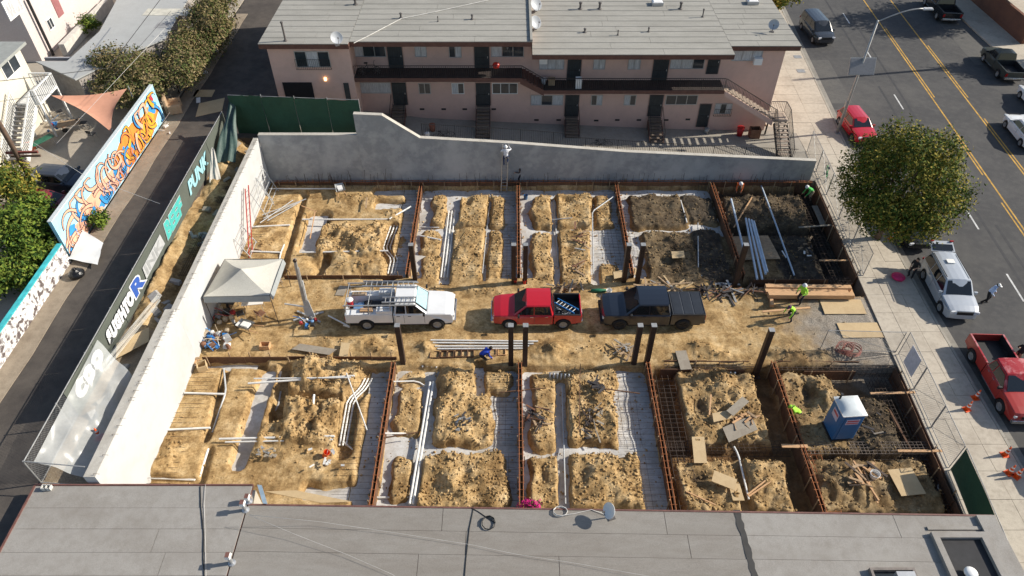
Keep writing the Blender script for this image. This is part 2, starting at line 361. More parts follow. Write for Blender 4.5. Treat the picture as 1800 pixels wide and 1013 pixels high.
mound(1440, 700, 24, 30, 0.45); mound(1420, 690, 12, 28, -0.5, 0.6, 0.9); mound(1478, 855, 36, 28, 0.65, 0.9, 0.8); mound(1560, 870, 40, 20, 0.1, 0.5, 0.8)
mound(1020, 835, 14, 22, -.4, .9, .4); mound(950, 838, 10, 20, -.35, .9, .3); mound(770, 690, 10, 40, -.35, .9, .3); mound(520, 655, 14, 12, -.4, .8); mound(545, 755, 12, 16, -.4, .9); mound(585, 725, 20, 18, .25)
# drive lane: spoil heaps along both edges, gravel by the gate, darker spill by the gate corner
for (u, v, du, dv, h) in ((760, 515, 35, 9, 0.3), (850, 512, 50, 8, 0.25), (985, 512, 45, 9, 0.2), (640, 608, 30, 12, 0.2), (670, 622, 35, 10, 0.35), (750, 612, 16, 12, 0.4), (970, 615, 24, 18, 0.45), (1235, 612, 25, 12, 0.3), (1265, 625, 30, 10, 0.3), (1050, 618, 60, 10, 0.15), (1380, 622, 40, 14, 0.35), (1450, 628, 50, 12, 0.35), (590, 600, 40, 8, 0.15)):
    mound(u, v, du, dv, h, 0.8, 0.5 if u > 1300 else None)
gx, gy = G(1500, 560).x, G(1500, 560).y
GV = np.clip(sst(4.6, 2.2, np.hypot((X - gx - 0.6) * 0.85, Yg - gy + 1.0) + n1 * 2.5), 0, 1)
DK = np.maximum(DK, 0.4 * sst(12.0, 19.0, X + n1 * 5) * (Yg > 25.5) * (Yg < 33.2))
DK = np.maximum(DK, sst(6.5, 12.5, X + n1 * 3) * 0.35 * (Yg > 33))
lane = (Yg > 26.8) & (Yg < 32.0); RK = np.where(lane & (RK < .3), .05, RK)
trench([(-16, 28.75), (6, 28.7), (21, 28.3)], .35, .06, False); trench([(-16, 30.5), (6, 30.45), (21, 30.2)], .35, .06, False)
# never above the sidewalk edge
Z = np.where(X > xr(Yg) - 0.3, np.minimum(Z, -0.05), Z)
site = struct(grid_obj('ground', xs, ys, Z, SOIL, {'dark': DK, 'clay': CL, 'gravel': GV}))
def zs(x, y):
    i = min(max(int((y - 14.0) / st), 0), len(ys) - 1); j = min(max(int((x + 18.0) / st), 0), len(xs) - 1); return float(Z[i, j])
def gz(u, v):  # a surveyed spot resting on the dug soil
    p = G(u, v)
    for _ in range(3): p = G(u, v, zs(p.x, p.y))
    return p
# thin slabs poured in the bottom of the dug cells (soil stands out of them)
for (a, b, c, d) in [(XL[1] + 0.05, U0 - 0.3, XL[2] - 0.05, U1 + .1), (XL[2] + 0.05, U0 - 0.3, XL[3] - 0.05, U1 + .1), (XL[3] + 0.05, U0 - 0.3, XL[4] - 0.05, U1 + .1),
                     (XL[1] + 0.05, L0, XL[2] - 0.05, L1 + 0.25), (XL[2] + 0.05, L0, XL[3] - 0.05, L1 + 0.25),
                     (-7.9, U0, -6.7, U1), (-7.9, L0, -6.7, L1 + 0.2), (-14.4, 19.0, -13.0, L1), (-14.6, 35.3, -13.0, 40.2), (-10.6, 40.2, -7.95, 43.0), (-10.8, 16.0, -7.95, 19.0), (-17.6, 25.0, -14.45, 26.3)]:
    m_ = MB(); nx_, ny_ = max(2, int((c - a) / 0.5)), max(2, int((d - b) / 0.5))
    vs = []; fs = []
    for j in range(ny_ + 1):
        for i in range(nx_ + 1):
            px_, py_ = a + (c - a) * i / nx_, b + (d - b) * j / ny_
            vs.append((px_, py_, PZ + 0.13 + 0.05 * math.sin(px_ * 2.1 + py_ * 1.3) + 0.03 * math.sin(py_ * 3.7)))
    for j in range(ny_):
        for i in range(nx_): k = j * (nx_ + 1) + i; fs.append((k, k + 1, k + nx_ + 2, k + nx_ + 1))
    struct(m_.add(vs, fs).build('concrete_slab', CONC, smooth=True))
# clods lying on the loose soil
def rocks(name, n, xr_, yr_, wgt, zf, rmin, rmax, m, seed=1):
    rs = np.random.RandomState(seed); ico = bmesh.new(); bmesh.ops.create_icosphere(ico, subdivisions=1, radius=1)
    bv = np.array([v.co[:] for v in ico.verts]); bf = np.array([[v.index for v in f.verts] for f in ico.faces]); ico.free()
    ox = bv; out = []; sh = []
    tries = 0; pts = []
    while len(pts) < n and tries < 60:
        x = rs.uniform(*xr_, 20000); y = rs.uniform(*yr_, 20000); p = wgt(x, y); k = rs.rand(20000) < p
        pts += list(zip(x[k], y[k])); tries += 1
    pts = np.array(pts[:n]); n = len(pts)
    r_ = rmin + (rmax - rmin) * rs.rand(n) ** 5.0
    zz = zf(pts[:, 0], pts[:, 1])
    sc = (0.6 + 0.8 * rs.rand(n, 12, 3)) * ox[None]
    sc *= (0.7 + 0.6 * rs.rand(n, 1, 3)) * r_[:, None, None]; sc[:, :, 2] *= 0.75
    co = sc + np.stack([pts[:, 0], pts[:, 1], zz + r_ * 0.3], -1)[:, None, :]
    fc = (bf[None] + 12 * np.arange(n)[:, None, None]).reshape(-1, 3)
    me = bpy.data.meshes.new(name); me.vertices.add(n * 12); me.vertices.foreach_set('co', co.ravel())
    me.loops.add(fc.size); me.loops.foreach_set('vertex_index', fc.ravel()); me.polygons.add(len(fc)); me.polygons.foreach_set('loop_start', np.arange(len(fc)) * 3)
    me.update(calc_edges=True); me.materials.append(m)
    ii = lambda x, y: (np.clip(((y - 14.0) / st).astype(int), 0, len(ys) - 1), np.clip(((x + 18.0) / st).astype(int), 0, len(xs) - 1))
    a, b = ii(pts[:, 0], pts[:, 1])
    for k, arr in (('dark', DK), ('clay', CL), ('gravel', GV)):
        v = arr[a, b] * (0.5 + 0.5 * rs.rand(n)); at = me.attributes.new(k, 'FLOAT', 'POINT'); at.data.foreach_set('value', np.repeat(v, 12).astype(np.float32))
    o = bpy.data.objects.new(name, me); COL.objects.link(o); return stuff(o)
def _w(x, y):
    a = np.clip(((y - 14.0) / st).astype(int), 0, len(ys) - 1); b = np.clip(((x + 18.0) / st).astype(int), 0, len(xs) - 1)
    return np.where(Z[a, b] > PZ + 0.2, RK[a, b] ** 1.5, RK[a, b] * 0.15) * (x < 22)
def _z(x, y):
    a = np.clip(((y - 14.0) / st).astype(int), 0, len(ys) - 1); b = np.clip(((x + 18.0) / st).astype(int), 0, len(xs) - 1); return Z[a, b]
rocks('soil_clods', 30000, (-17.6, 22), (15, 43), _w, _z, 0.012, 0.085, SOIL)

def _ws(x, y):
    a = np.clip(((y - 14.0) / st).astype(int), 0, len(ys) - 1); b = np.clip(((x + 18.0) / st).astype(int), 0, len(xs) - 1)
    return np.where((Z[a, b] < PZ + 0.08) & (x > -7.5) & (x < 14.4) & ((x < 7.6) | (y > 33)), 0.6, 0.0)
rocks('slab_debris', 2600, (-7.6, 14.4), (15, 42.8), _ws, lambda x, y: x * 0 + PZ + 0.14, 0.012, 0.07, SOIL, 5)
# ================================================================ road, sidewalk, kerb
ASPH = stained('asphalt', (0.068, 0.067, 0.067), (0.12, 0.115, 0.107), 0.22, 2.0, 0.7, rough=0.9, bump=0.25, bscale=60, grain=0.2, gscale=60)
SIDE = stained('sidewalk_concrete', (0.52, 0.46, 0.37), (0.33, 0.28, 0.22), 0.5, 4, 0.6, bump=0.15, grain=0.1)
KERB = stained('kerb_concrete', (0.40, 0.37, 0.31), (0.25, 0.22, 0.18), 0.8, 6, 0.6, bump=0.2)
def xc(y): return 25.35 + (0.0 if y < 30 else (y - 30) * 0.03 if y < 38 else 0.24 + (y - 38) * 0.078)   # kerb line
def xl(x0, y): return x0 + 0.072 * (y - 38)   # traffic lines
YS = [-10 + 4 * i for i in range(40)]
m_ = MB()
for a, b in zip(YS, YS[1:]): m_.quad((xc(a) - 0.2, a, -0.1), (62, a, -0.1), (62, b, -0.1), (xc(b) - 0.2, b, -0.1))
road = struct(m_.build('road', ASPH))
YEL = mat('road_yellow', (0.50, 0.29, 0.05), 0.8, 0.35, 2.5); WHT = mat('road_white', (0.55, 0.55, 0.53), 0.8, 0.3, 3)
def stripe(nm, x0, y0, y1, wd, m, z=-0.094):
    k = max(1, int((y1 - y0) / 3)); mb = MB()
    for i in range(k):
        a = y0 + (y1 - y0) * i / k; b = y0 + (y1 - y0) * (i + 1) / k
        mb.quad((xl(x0, a), a, z), (xl(x0, a) + wd, a, z), (xl(x0, b) + wd, b, z), (xl(x0, b), b, z))
    return mb.build(nm, m, road)
stripe('yellow_line', 35.05, 0, 130, 0.12, YEL); stripe('yellow_line', 37.95, 0, 130, 0.12, YEL)
stripe('yellow_line', 34.82, 44.4, 49.7, 0.11, YEL); stripe('yellow_line', 38.2, 43.5, 52.5, 0.11, YEL)
stripe('yellow_line', 34.78, 22, 41, 0.11, YEL); stripe('yellow_line', 35.30, 56, 70, 0.11, YEL); stripe('yellow_line', 38.2, 56, 66, 0.11, YEL)
for y in (24.5, 31.0, 38.0, 45.6, 54.0, 62.5, 71.0, 80, 90): stripe('lane_dash', 31.95, y, y + 2.5, 0.12, WHT)
TYRE = mat('tyre_track', (0.045, 0.045, 0.047), 0.85, 0.25, 1.5)
for x0, a, b in ((32.5, 28, 40), (33.3, 27, 38.5), (31.0, 47, 58), (32.5, 49, 75), (30.9, 62, 80)): stripe('tyre_track', x0, a, b, 0.2, TYRE, -0.0965)
# kerb stones with a gutter pan
def kerbrow(off, wd, z0, z1, nm, m, y0=0, y1=110, L=3.0, gap=0.012, par=None):
    y = y0
    while y < y1:
        b = y + L - gap; p = [(xc(y) + off, y), (xc(y) + off + wd, y), (xc(b) + off + wd, b), (xc(b) + off, b)]
        MB().prism(p, z0, z1).build(nm, m, par); y += L
kerb = struct(MB().prism([(xc(-10) , -10), (xc(-10) + .1, -10), (xc(0) + .1, 0), (xc(0), 0)], -0.3, 0.05).build('kerb', KERB))
kerbrow(-0.15, 0.15, -0.35, 0.055, 'kerb_stone', KERB, par=kerb)
GUT = stained('gutter', (0.30, 0.28, 0.24), (0.16, 0.14, 0.12), 0.6, 4, 0.6, bump=0.2)
kerbrow(0.0, 0.45, -0.3, -0.088, 'gutter_pan', GUT, par=kerb)
SUBB = mat('sub_base', (0.16, 0.13, 0.10), 0.95)
m_ = MB()
for a, b in zip(YS, YS[1:]): m_.prism([(max(xr(a), 21), a), (xc(a) - 0.16, a), (xc(b) - 0.16, b), (max(xr(b), 21), b)], -1.4, -0.03)
side = struct(m_.build('sidewalk', SUBB))
y = 2.0; rs = random.Random(5)
while y < 92:
    b = y + 1.55; a0 = xr(y) if y < 44 else (22.9 if y < 50 else 20.8)
    a1 = xr(b) if y < 44 else (22.9 if y < 50 else 20.8)
    k = 3
    for i in range(k):
        f0, f1 = i / k, (i + 1) / k; dz = rs.uniform(-0.008, 0.008); g = 0.009
        MB().prism([(a0 + (xc(y) - 0.165 - a0) * f0 + g, y + g), (a0 + (xc(y) - 0.165 - a0) * f1 - g, y + g), (a1 + (xc(b) - 0.165 - a1) * f1 - g, b - g), (a1 + (xc(b) - 0.165 - a1) * f0 + g, b - g)], -0.05, 0.05 + dz).build('paving_panel', SIDE, side)
    y = b
# far side of the street
m_ = MB()
for a, b in zip(YS, YS[1:]): m_.prism([(46.2, a), (64, a), (64, b), (46.2, b)], -0.3, 0.05)
struct(m_.build('far_sidewalk', SIDE))

# ================================================================ outer terrain, alley, yards
DIRT = stained('dirt', (0.30, 0.235, 0.15), (0.17, 0.13, 0.085), 0.4, 3, 0.6, bump=0.5)
struct(MB().quad((-400, -300, -1.6), (400, -300, -1.6), (400, 600, -1.6), (-400, 600, -1.6)).build('terrain', DIRT))
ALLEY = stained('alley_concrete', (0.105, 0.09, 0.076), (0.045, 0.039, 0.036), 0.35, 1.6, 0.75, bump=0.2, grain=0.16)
AZ = 3.0
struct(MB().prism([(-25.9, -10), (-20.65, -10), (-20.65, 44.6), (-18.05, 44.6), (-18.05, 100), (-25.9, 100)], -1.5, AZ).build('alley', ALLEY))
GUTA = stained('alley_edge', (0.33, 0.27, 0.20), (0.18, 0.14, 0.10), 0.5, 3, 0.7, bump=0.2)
m_ = MB(); 
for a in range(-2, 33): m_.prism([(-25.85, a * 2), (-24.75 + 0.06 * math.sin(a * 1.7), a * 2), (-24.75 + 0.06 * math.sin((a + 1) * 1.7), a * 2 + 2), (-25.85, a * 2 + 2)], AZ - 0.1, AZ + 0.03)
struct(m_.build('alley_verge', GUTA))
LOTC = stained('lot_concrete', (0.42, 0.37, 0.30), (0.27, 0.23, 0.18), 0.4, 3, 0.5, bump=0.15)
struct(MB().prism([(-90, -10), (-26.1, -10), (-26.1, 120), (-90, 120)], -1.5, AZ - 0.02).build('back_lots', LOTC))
# yard of the apartment block: falls from the alley to the street
YARD = stained('yard_concrete', (0.36, 0.33, 0.28), (0.24, 0.21, 0.17), 0.4, 4, 0.6, bump=0.15)
m_ = MB(); prof = [(-18.1, 2.9), (-12, 1.9), (-7, 1.2), (0, 0.8), (8, 0.42), (14, 0.15), (22.9, 0.04)]
for (a, za), (b, zb) in zip(prof, prof[1:]): m_.add([(a, 43.5, -1.5), (b, 43.5, -1.5), (b, 51, -1.5), (a, 51, -1.5), (a, 43.5, za), (b, 43.5, zb), (b, 51, zb), (a, 51, za)], [(4, 5, 6, 7), (0, 1, 5, 4), (3, 0, 4, 7)])
struct(m_.build('yard', YARD))
def yz(x):
    for (a, za), (b, zb) in zip(prof, prof[1:]):
        if a <= x <= b: return za + (zb - za) * (x - a) / (b - a)
    return prof[0][1] if x < prof[0][0] else prof[-1][1]
# bank of loose fill between the alley fence and the retaining wall
ex = np.arange(-20.7, -18.05, 0.08); ey = np.arange(16.3, 44.8, 0.08); EX, EY = np.meshgrid(ex, ey)
en = fbm(EX * 1.1, EY * 1.1, 5, 0.55) - 0.5
EZ = 3.0 - 0.55 * sst(-20.4, -18.6, EX) + 0.75 * en - 0.25 * np.sin(EX * 2.2 + EY * 0.4)
EZ = np.where(EX < -20.45, np.minimum(EZ, 3.0), EZ)
EZ = EZ - 1.6 * sst(-18.75, -18.55, EX + en * 0.3) * (EY < 27.5) - 0.9 * sst(-18.6, -18.35, EX) * (EY >= 27.5)
pav = sst(26.2, 25.6, EY); EZ = EZ * (1 - pav) + pav * np.where(EX + en * 0.3 < -18.7, 3.0 + 0.02 * en, EZ)
bank = struct(grid_obj('embankment', ex, ey, EZ, SOIL, {'dark': 0.15 + 0 * EX, 'clay': 0 * EX, 'gravel': pav * 0.55}))
# ================================================================ retaining walls
WALLW = stained('stucco_white_wall', (0.52, 0.525, 0.52), (0.40, 0.395, 0.375), 0.3, 1.4, 0.6, bump=0.1, grain=0.04, thr=(0.5, 0.75))
WALLG = stained('grey_cement_wall', (0.29, 0.30, 0.305), (0.46, 0.465, 0.46), 0.28, 0.9, 0.7, bump=0.15, grain=0.06, thr=(0.48, 0.6))
CAP = stained('wall_cap_concrete', (0.52, 0.49, 0.43), (0.34, 0.31, 0.26), 1.0, 6, 0.6, bump=0.25)
REB = mat('rusty_rebar', (0.34, 0.125, 0.05), 0.85, 0.4, 6, metal=0.2)
REBD = mat('dark_rebar', (0.075, 0.055, 0.045), 0.8, 0.3, 6, metal=0.3)
def retwall(label, y0, y1, zt, th):
    t = thing('retaining_wall', label, 'wall', (-17.95, (y0 + y1) / 2, -0.7), 0, 'retaining walls of the dig')
    m = MB(); n = int((y1 - y0) / 0.6)
    MB().b2(-17.8 - th, y0, -0.8, -17.8, y1, zt - 0.02).build('wall_face', WALLW, t)
    m.b2(-17.8 - th - 0.004, y0 + .003, zt - 0.02, -17.804, y1 - .003, zt).build('wall_top', CAP, t)
    s = MB(); r_ = random.Random(4)
    for i in range(n * 2):
        y = y0 + (i + 0.5) * (y1 - y0) / n / 2 + r_.uniform(-.1, .1)
        if r_.random() < 0.75: s.bar((-17.87, y, zt - 0.05), (-17.87 + r_.uniform(-.05, .05), y, zt + r_.uniform(.05, .14)), 0.008); s.bar((-17.87, y, zt + .1), (-17.6, y + r_.uniform(-.03, .03), zt + .1), 0.008)
    stuff(s.build('tie_wire', REBD, t))
    return t
retwall('long white concrete retaining wall nearest the camera beside the torn plastic sheeting', 16.3, 26.3, 4.05, 0.5)
retwall('far part of the white retaining wall behind the pop-up canopy', 26.305, 43.28, 3.85, 0.32)
t = thing('retaining_wall', 'grey cement wall section left of the tall wall peak, level top', 'wall', (-14.2, 43.4, -0.7), 0, 'retaining walls of the dig')
MB().b2(-17.79, 43.3, -0.8, -10.85, 43.62, 4.02).build('wall_face', WALLG, t)
MB().b2(-17.785, 43.296, 4.02, -10.855, 43.624, 4.05).build('wall_top', CAP, t)
t = thing('retaining_wall', 'long grey cement wall with a peak sloping down toward the sidewalk', 'wall', (5.5, 43.3, -0.7), 0, 'retaining walls of the dig')
TP = [(-10.84, 5.72), (-8.9, 5.62), (-6.45, 3.82), (0, 3.40), (8.1, 2.68), (21.9, 1.92)]
MB().prism_xz([(-10.84, -0.8), (21.9, -0.8)] + TP[::-1], 43.22, 43.52).build('wall_face', WALLG, t)
m = MB()
for (a, za), (b, zb) in zip(TP, TP[1:]): m.add([(a, 43.21, za), (b, 43.21, zb), (b, 43.53, zb), (a, 43.53, za), (a, 43.21, za + .03), (b, 43.21, zb + .03), (b, 43.53, zb + .03), (a, 43.53, za + .03)], [(4, 5, 6, 7), (0, 1, 5, 4), (1, 2, 6, 5), (2, 3, 7, 6), (3, 0, 4, 7)])
m.build('wall_top', CAP, t)

# ================================================================ pink apartment block
PINK = stained('pink_stucco', (0.66, 0.45, 0.37), (0.50, 0.335, 0.275), 0.35, 2.2, 0.45, bump=0.25, bscale=45, grain=0.06)
BROWN = mat('brown_trim', (0.13, 0.062, 0.045), 0.75, 0.2, 3)
ROOFP = stained('roll_roofing_light', (0.36, 0.345, 0.305), (0.25, 0.24, 0.21), 0.5, 3, 0.6, bump=0.3, bscale=60, grain=0.12, stretch=(0.35, 1, 1))
DARKG = mat('window_glass', (0.035, 0.042, 0.05), 0.06, 0.3, 1.2, spec=0.6)
CURT = mat('curtain', (0.50, 0.50, 0.50), 0.9, 0.4, 9, stretch=(6, 1, 0.3))
ALU = mat('aluminium', (0.45, 0.46, 0.47), 0.4, 0.1, 5, metal=0.6)
DOORM = mat('door_dark', (0.035, 0.042, 0.046), 0.5, 0.25, 3); IRON = mat('black_iron', (0.028, 0.026, 0.025), 0.6, 0.2, 4)
WHITE = mat('white_paint', (0.78, 0.77, 0.74), 0.6, 0.06, 3)
FY = 50.4; EY_ = 48.7
apt = thing('apartment_building', 'long two-storey pink stucco apartment block with brown balconies', 'building', (0, 52, 0))
def wall_poly(x0, x1, z0, z1, y0=FY, y1=64): return MB().b2(x0, y0, z0, x1, y1, z1)
wall_poly(-17.6, -11.7, 0, 7.95, 48.75).build('wall', PINK, apt)
wall_poly(-11.695, 1.44, -0.5, 7.95).build('wall', PINK, apt)
wall_poly(1.445, 20.35, -0.6, 6.98).build('wall', PINK, apt)
# roof: lapped strips of roll roofing, the left half one metre higher
def strips(x0, x1, y0, y1, z, par, m, wd, nm='roof_strip', th=0.04, jit=0.3, rise=0.012):
    y = y0; i = 0; r_ = random.Random(int(x0 * 10) + 3)
    while y < y1 - 0.05:
        b = min(y + wd * r_.uniform(0.93, 1.05), y1); cut = r_.uniform(0.25, 0.75); xm = x0 + (x1 - x0) * cut
        for a_, c_ in ((x0, xm - 0.008), (xm + 0.008, x1)):
            MB().add([(a_, y - 0.0, z - th), (c_, y, z - th), (c_, b - .04, z - th), (a_, b - .04, z - th), (a_, y, z + rise), (c_, y, z + rise), (c_, b - .04, z), (a_, b - .04, z)],
                     [(3, 2, 1, 0), (4, 5, 6, 7), (0, 1, 5, 4), (1, 2, 6, 5), (2, 3, 7, 6), (3, 0, 4, 7)]).build(nm, m, par)
        y = b; i += 1
rf = MB().b2(-18.0, 48.35, 7.95, -11.6, 64, 8.3).b2(-11.595, 48.72, 7.95, 1.45, 64, 8.3).build('roof', BROWN, apt)
strips(-18.0, -11.63, 48.33, 64, 8.345, rf, ROOFP, 0.95); strips(-11.6, 1.46, 48.70, 64, 8.345, rf, ROOFP, 0.95)
rf2 = MB().b2(1.47, 48.72, 6.98, 16.1, 64, 7.32).b2(16.105, 50.1, 6.98, 21.3, 64, 7.32).build('roof', BROWN, apt)
strips(1.48, 16.1, 48.7, 64, 7.365, rf2, ROOFP, 0.95); strips(16.12, 21.3, 50.08, 64, 7.365, rf2, ROOFP, 0.95)
MB().b2(1.30, 48.7, 8.345, 1.47, 64, 8.5).build('roof_kerb', ROOFP, rf)
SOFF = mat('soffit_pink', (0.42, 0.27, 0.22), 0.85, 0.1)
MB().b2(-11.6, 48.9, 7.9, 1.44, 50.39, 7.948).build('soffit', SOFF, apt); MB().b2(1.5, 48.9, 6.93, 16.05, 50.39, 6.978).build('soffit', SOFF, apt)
def px_x(u0, v0, u1, v1, Y):
    a = YP(u0, (v0 + v1) / 2, Y); b = YP(u1, (v0 + v1) / 2, Y); zt = YP(u0, v0, Y).z; zb = YP(u0, v1, Y).z
    return a.x, b.x, zb, zt
rw_ = random.Random(11)
def window(u0, v0, u1, v1, Y=FY, bars=False, trim=None, curtain=True):
    a, b, z0, z1 = px_x(u0, v0, u1, v1, Y); f = MB(); t = 0.05; y = Y - 0.05
    f.b2(a, y, z0, b, Y + .02, z0 + t).b2(a, y, z1 - t, b, Y + .02, z1).b2(a, y, z0 + t, a + t, Y + .02, z1 - t).b2(b - t, y, z0 + t, b, Y + .02, z1 - t)
    n = 2 if b - a < 1.2 else 3
    for i in range(1, n): xm = a + (b - a) * i / n; f.b2(xm - .025, y + .003, z0 + t, xm + .025, Y + .02, z1 - t)
    w_ = f.build('window', trim or ALU, apt)
    for i in range(n):
        xa = a + (b - a) * i / n + 0.03; xb = a + (b - a) * (i + 1) / n - 0.03
        MB().b2(xa, Y - 0.02, z0 + t, xb, Y - 0.012, z1 - t).build('pane', CURT if (curtain and rw_.random() < 0.55) else DARKG, w_)
    if bars:
        g = MB(); k = int((b - a) / 0.13)
        for i in range(k + 1): g.bar((a + (b - a) * i / k, Y - .22, z0 - .1), (a + (b - a) * i / k, Y - .22, z0 + (z1 - z0) * 0.55), 0.012)
        g.bar((a, Y - .22, z0 - .1), (b, Y - .22, z0 - .1), 0.015); g.bar((a, Y - .22, z0 + (z1 - z0) * .55), (b, Y - .22, z0 + (z1 - z0) * .55), 0.015)
        g.bar((a, Y - .22, z0 - .1), (a, Y, z0 - .1), 0.015); g.bar((b, Y - .22, z0 - .1), (b, Y, z0 - .1), 0.015)
        g.build('window_guard', IRON, w_)
    return w_
def door(u0, v0, u1, v1, Y=FY):
    a, b, z0, z1 = px_x(u0, v0, u1, v1, Y)
    d = MB().b2(a, Y - 0.045, z0, b, Y + .02, z1).build('door', DOORM, apt); g = MB()
    for i in range(1, 6): x = a + (b - a) * i / 6; g.bar((x, Y - .06, z0 + .05), (x, Y - .06, z1 - .05), 0.012)
    for z in (z0 + .05, (z0 + z1) / 2, z1 - .05): g.bar((a + .03, Y - .06, z), (b - .03, Y - .06, z), 0.014)
    g.build('security_grille', IRON, d); MB().box((b - .12, Y - .09, z0 + 1.0), (.05, .06, .12)).build('door_handle', ALU, d)
    MB().b2(a - .06, Y - .03, z0, a - .003, Y + .02, z1 + .05).b2(b + .003, Y - .03, z0, b + .06, Y + .02, z1 + .05).b2(a - .003, Y - .03, z1 + .003, b + .003, Y + .02, z1 + .05).build('door_frame', SOFF, d)
for r_ in ((618, 80, 678, 100), (729, 80, 750, 100), (789, 80, 811, 101), (863, 80, 921, 100), (630, 145, 687, 164), (736, 146, 757, 165)): window(*r_)
for r_ in ((794, 146, 816, 165), (865, 146, 910, 165), ): window(*r_, trim=WHITE)
for r_ in ((948, 102, 992, 122), (1043, 102, 1064, 122), (1104, 102, 1126, 122), (1178, 102, 1238, 121), (933, 167, 990, 185), (1039, 167, 1059, 185), (1097, 167, 1118, 185), (1170, 167, 1226, 184)): window(*r_)
window(1288, 86, 1340, 107); window(1256, 182, 1286, 200, bars=True)
for r_ in ((682, 80, 708, 120), (834, 80, 860, 122), (690, 145, 715, 184), (837, 146, 862, 185), (997, 103, 1021, 144), (1147, 103, 1174, 144), (1243, 102, 1264, 130), (993, 167, 1017, 204), (1140, 167, 1164, 204), (1227, 183, 1247, 223)): door(*r_)
window(519, 90, 580, 118, 48.75, bars=True); 
a, b, z0, z1 = px_x(500, 145, 551, 176, 48.75); MB().b2(a, 48.70, z0, b, 48.9, z1).build('garage_opening', mat('garage_dark', (0.01, 0.01, 0.012), 0.9), apt)
a, b, z0, z1 = px_x(606, 146, 615, 176, 48.75); MB().b2(a, 48.71, z0, b, 48.9, z1).build('side_door', DOORM, apt)
lm = MB().box((YP(572, 139, 48.7).x, 48.66, YP(572, 139, 48.7).z), (.16, .14, .22)).build('porch_lamp', mat('lamp_glass', (0.8, 0.6, 0.35), 0.4, emis=(1, .6, .25, 3)), apt)
for u, v in ((742, 192), (780, 192), (817, 192), (868, 192), (943, 211), (982, 211), (1048, 212), (1085, 211), (1123, 211), (1171, 211), (1209, 210)):
    p = YP(u, v, FY); MB().b2(p.x - .18, FY - .03, p.z - .07, p.x + .18, FY + .01, p.z + .07).build('vent_grille', IRON, apt)
p = YP(955, 104, FY); MB().b2(p.x - .3, FY - .35, p.z - .25, p.x + .3, FY - .06, p.z + .15).build('air_conditioner', WHITE, apt)
p = YP(1331, 104, FY); MB().b2(p.x - .3, FY - .4, p.z - .3, p.x + .3, FY - .06, p.z + .2).build('air_conditioner', WHITE, apt)
# balconies with brown fascia and iron rail
def rail(par, pts, hgt=0.95, sp=0.14):
    g = MB()
    for a_, b_ in zip(pts, pts[1:]):
        a_ = Vector(a_); b_ = Vector(b_); L = (b_ - a_).length; k = max(2, int(L / sp)); up = Vector((0, 0, hgt))
        g.bar(a_ + up, b_ + up, 0.03); g.bar(a_ + Vector((0, 0, .1)), b_ + Vector((0, 0, .1)), 0.014)
        for i in range(k + 1): p_ = a_ + (b_ - a_) * i / k; g.bar(p_ + Vector((0, 0, .1)), p_ + up, 0.013 if i % 12 else 0.024, 3)
    return g.build('railing', IRON, par)
bl = MB().b2(-11.69, 48.78, 5.18, 0.75, FY - .003, 5.48).build('balcony', BROWN, apt)
br = MB().b2(2.3, 48.78, 4.2, 15.95, FY - .003, 4.48).build('balcony', BROWN, apt)
DECK = mat('deck_dark', (0.045, 0.034, 0.03), .85, .25, 3); MB().b2(-11.68, 48.8, 5.482, 0.74, FY - .01, 5.495).build('deck', DECK, bl); MB().b2(2.31, 48.8, 4.482, 15.94, FY - .01, 4.495).build('deck', DECK, br)
rail(bl, [(-11.6, 48.84, 5.48), (0.72, 48.84, 5.48)]); rail(br, [(2.35, 48.84, 4.48), (15.9, 48.84, 4.48)])
sl = MB()
for i in range(6): sl.b2(0.755 + i * .26, 48.8, 5.25 - i * .17, 0.755 + i * .26 + .3, FY - .003, 5.40 - i * .165)
sl.prism_xz([(0.6, 5.05), (0.6, 5.5), (2.4, 4.5), (2.4, 4.05)], 48.74, 48.79); sl.build('balcony_steps', BROWN, apt); rail(bl, [(0.72, 48.84, 5.48), (2.35, 48.84, 4.48)])
# entry steps
STEP = stained('step_wood', (0.20, 0.155, 0.12), (0.11, 0.08, 0.06), 1, 5, 0.6, bump=0.2)
def steps(u, zt, n, wd=1.0):
    x = YP(u, 195, FY).x; z0 = yz(x); s_ = MB().b2(x - wd / 2, FY - .3, z0 - .1, x + wd / 2, FY - .004, zt - .02).build('entry_stairs', STEP, apt)
    for i in range(n):
        z = zt - (i + 1) * (zt - z0) / (n + 1); y = FY - .3 - i * .28
        MB().b2(x - wd / 2, y - .31, z - .06, x + wd / 2, y, z).build('step', STEP, s_)
    y1 = FY - .3 - n * .28
    MB().beam((x - wd / 2 - .03, FY - .3, zt - .25), (x - wd / 2 - .03, y1, z0 - .02), .06, .25).beam((x + wd / 2 + .03, FY - .3, zt - .25), (x + wd / 2 + .03, y1, z0 - .02), .06, .25).build('stringer', BROWN, s_)
    for sx in (-1, 1): g = MB(); X_ = x + sx * (wd / 2 + .03); g.tube([(X_, FY - .1, zt), (X_, FY - .1, zt + .9), (X_, y1, z0 + .95), (X_, y1, z0)], .022, 5).bar((X_, (FY - .3 + y1) / 2, (zt + z0) / 2), (X_, (FY - .3 + y1) / 2, (zt + z0) / 2 + .9), .015); g.build('handrail', IRON, s_)
steps(703, 2.42, 7); steps(850, 2.35, 8); steps(1005, 1.38, 6); steps(1152, 1.36, 7)
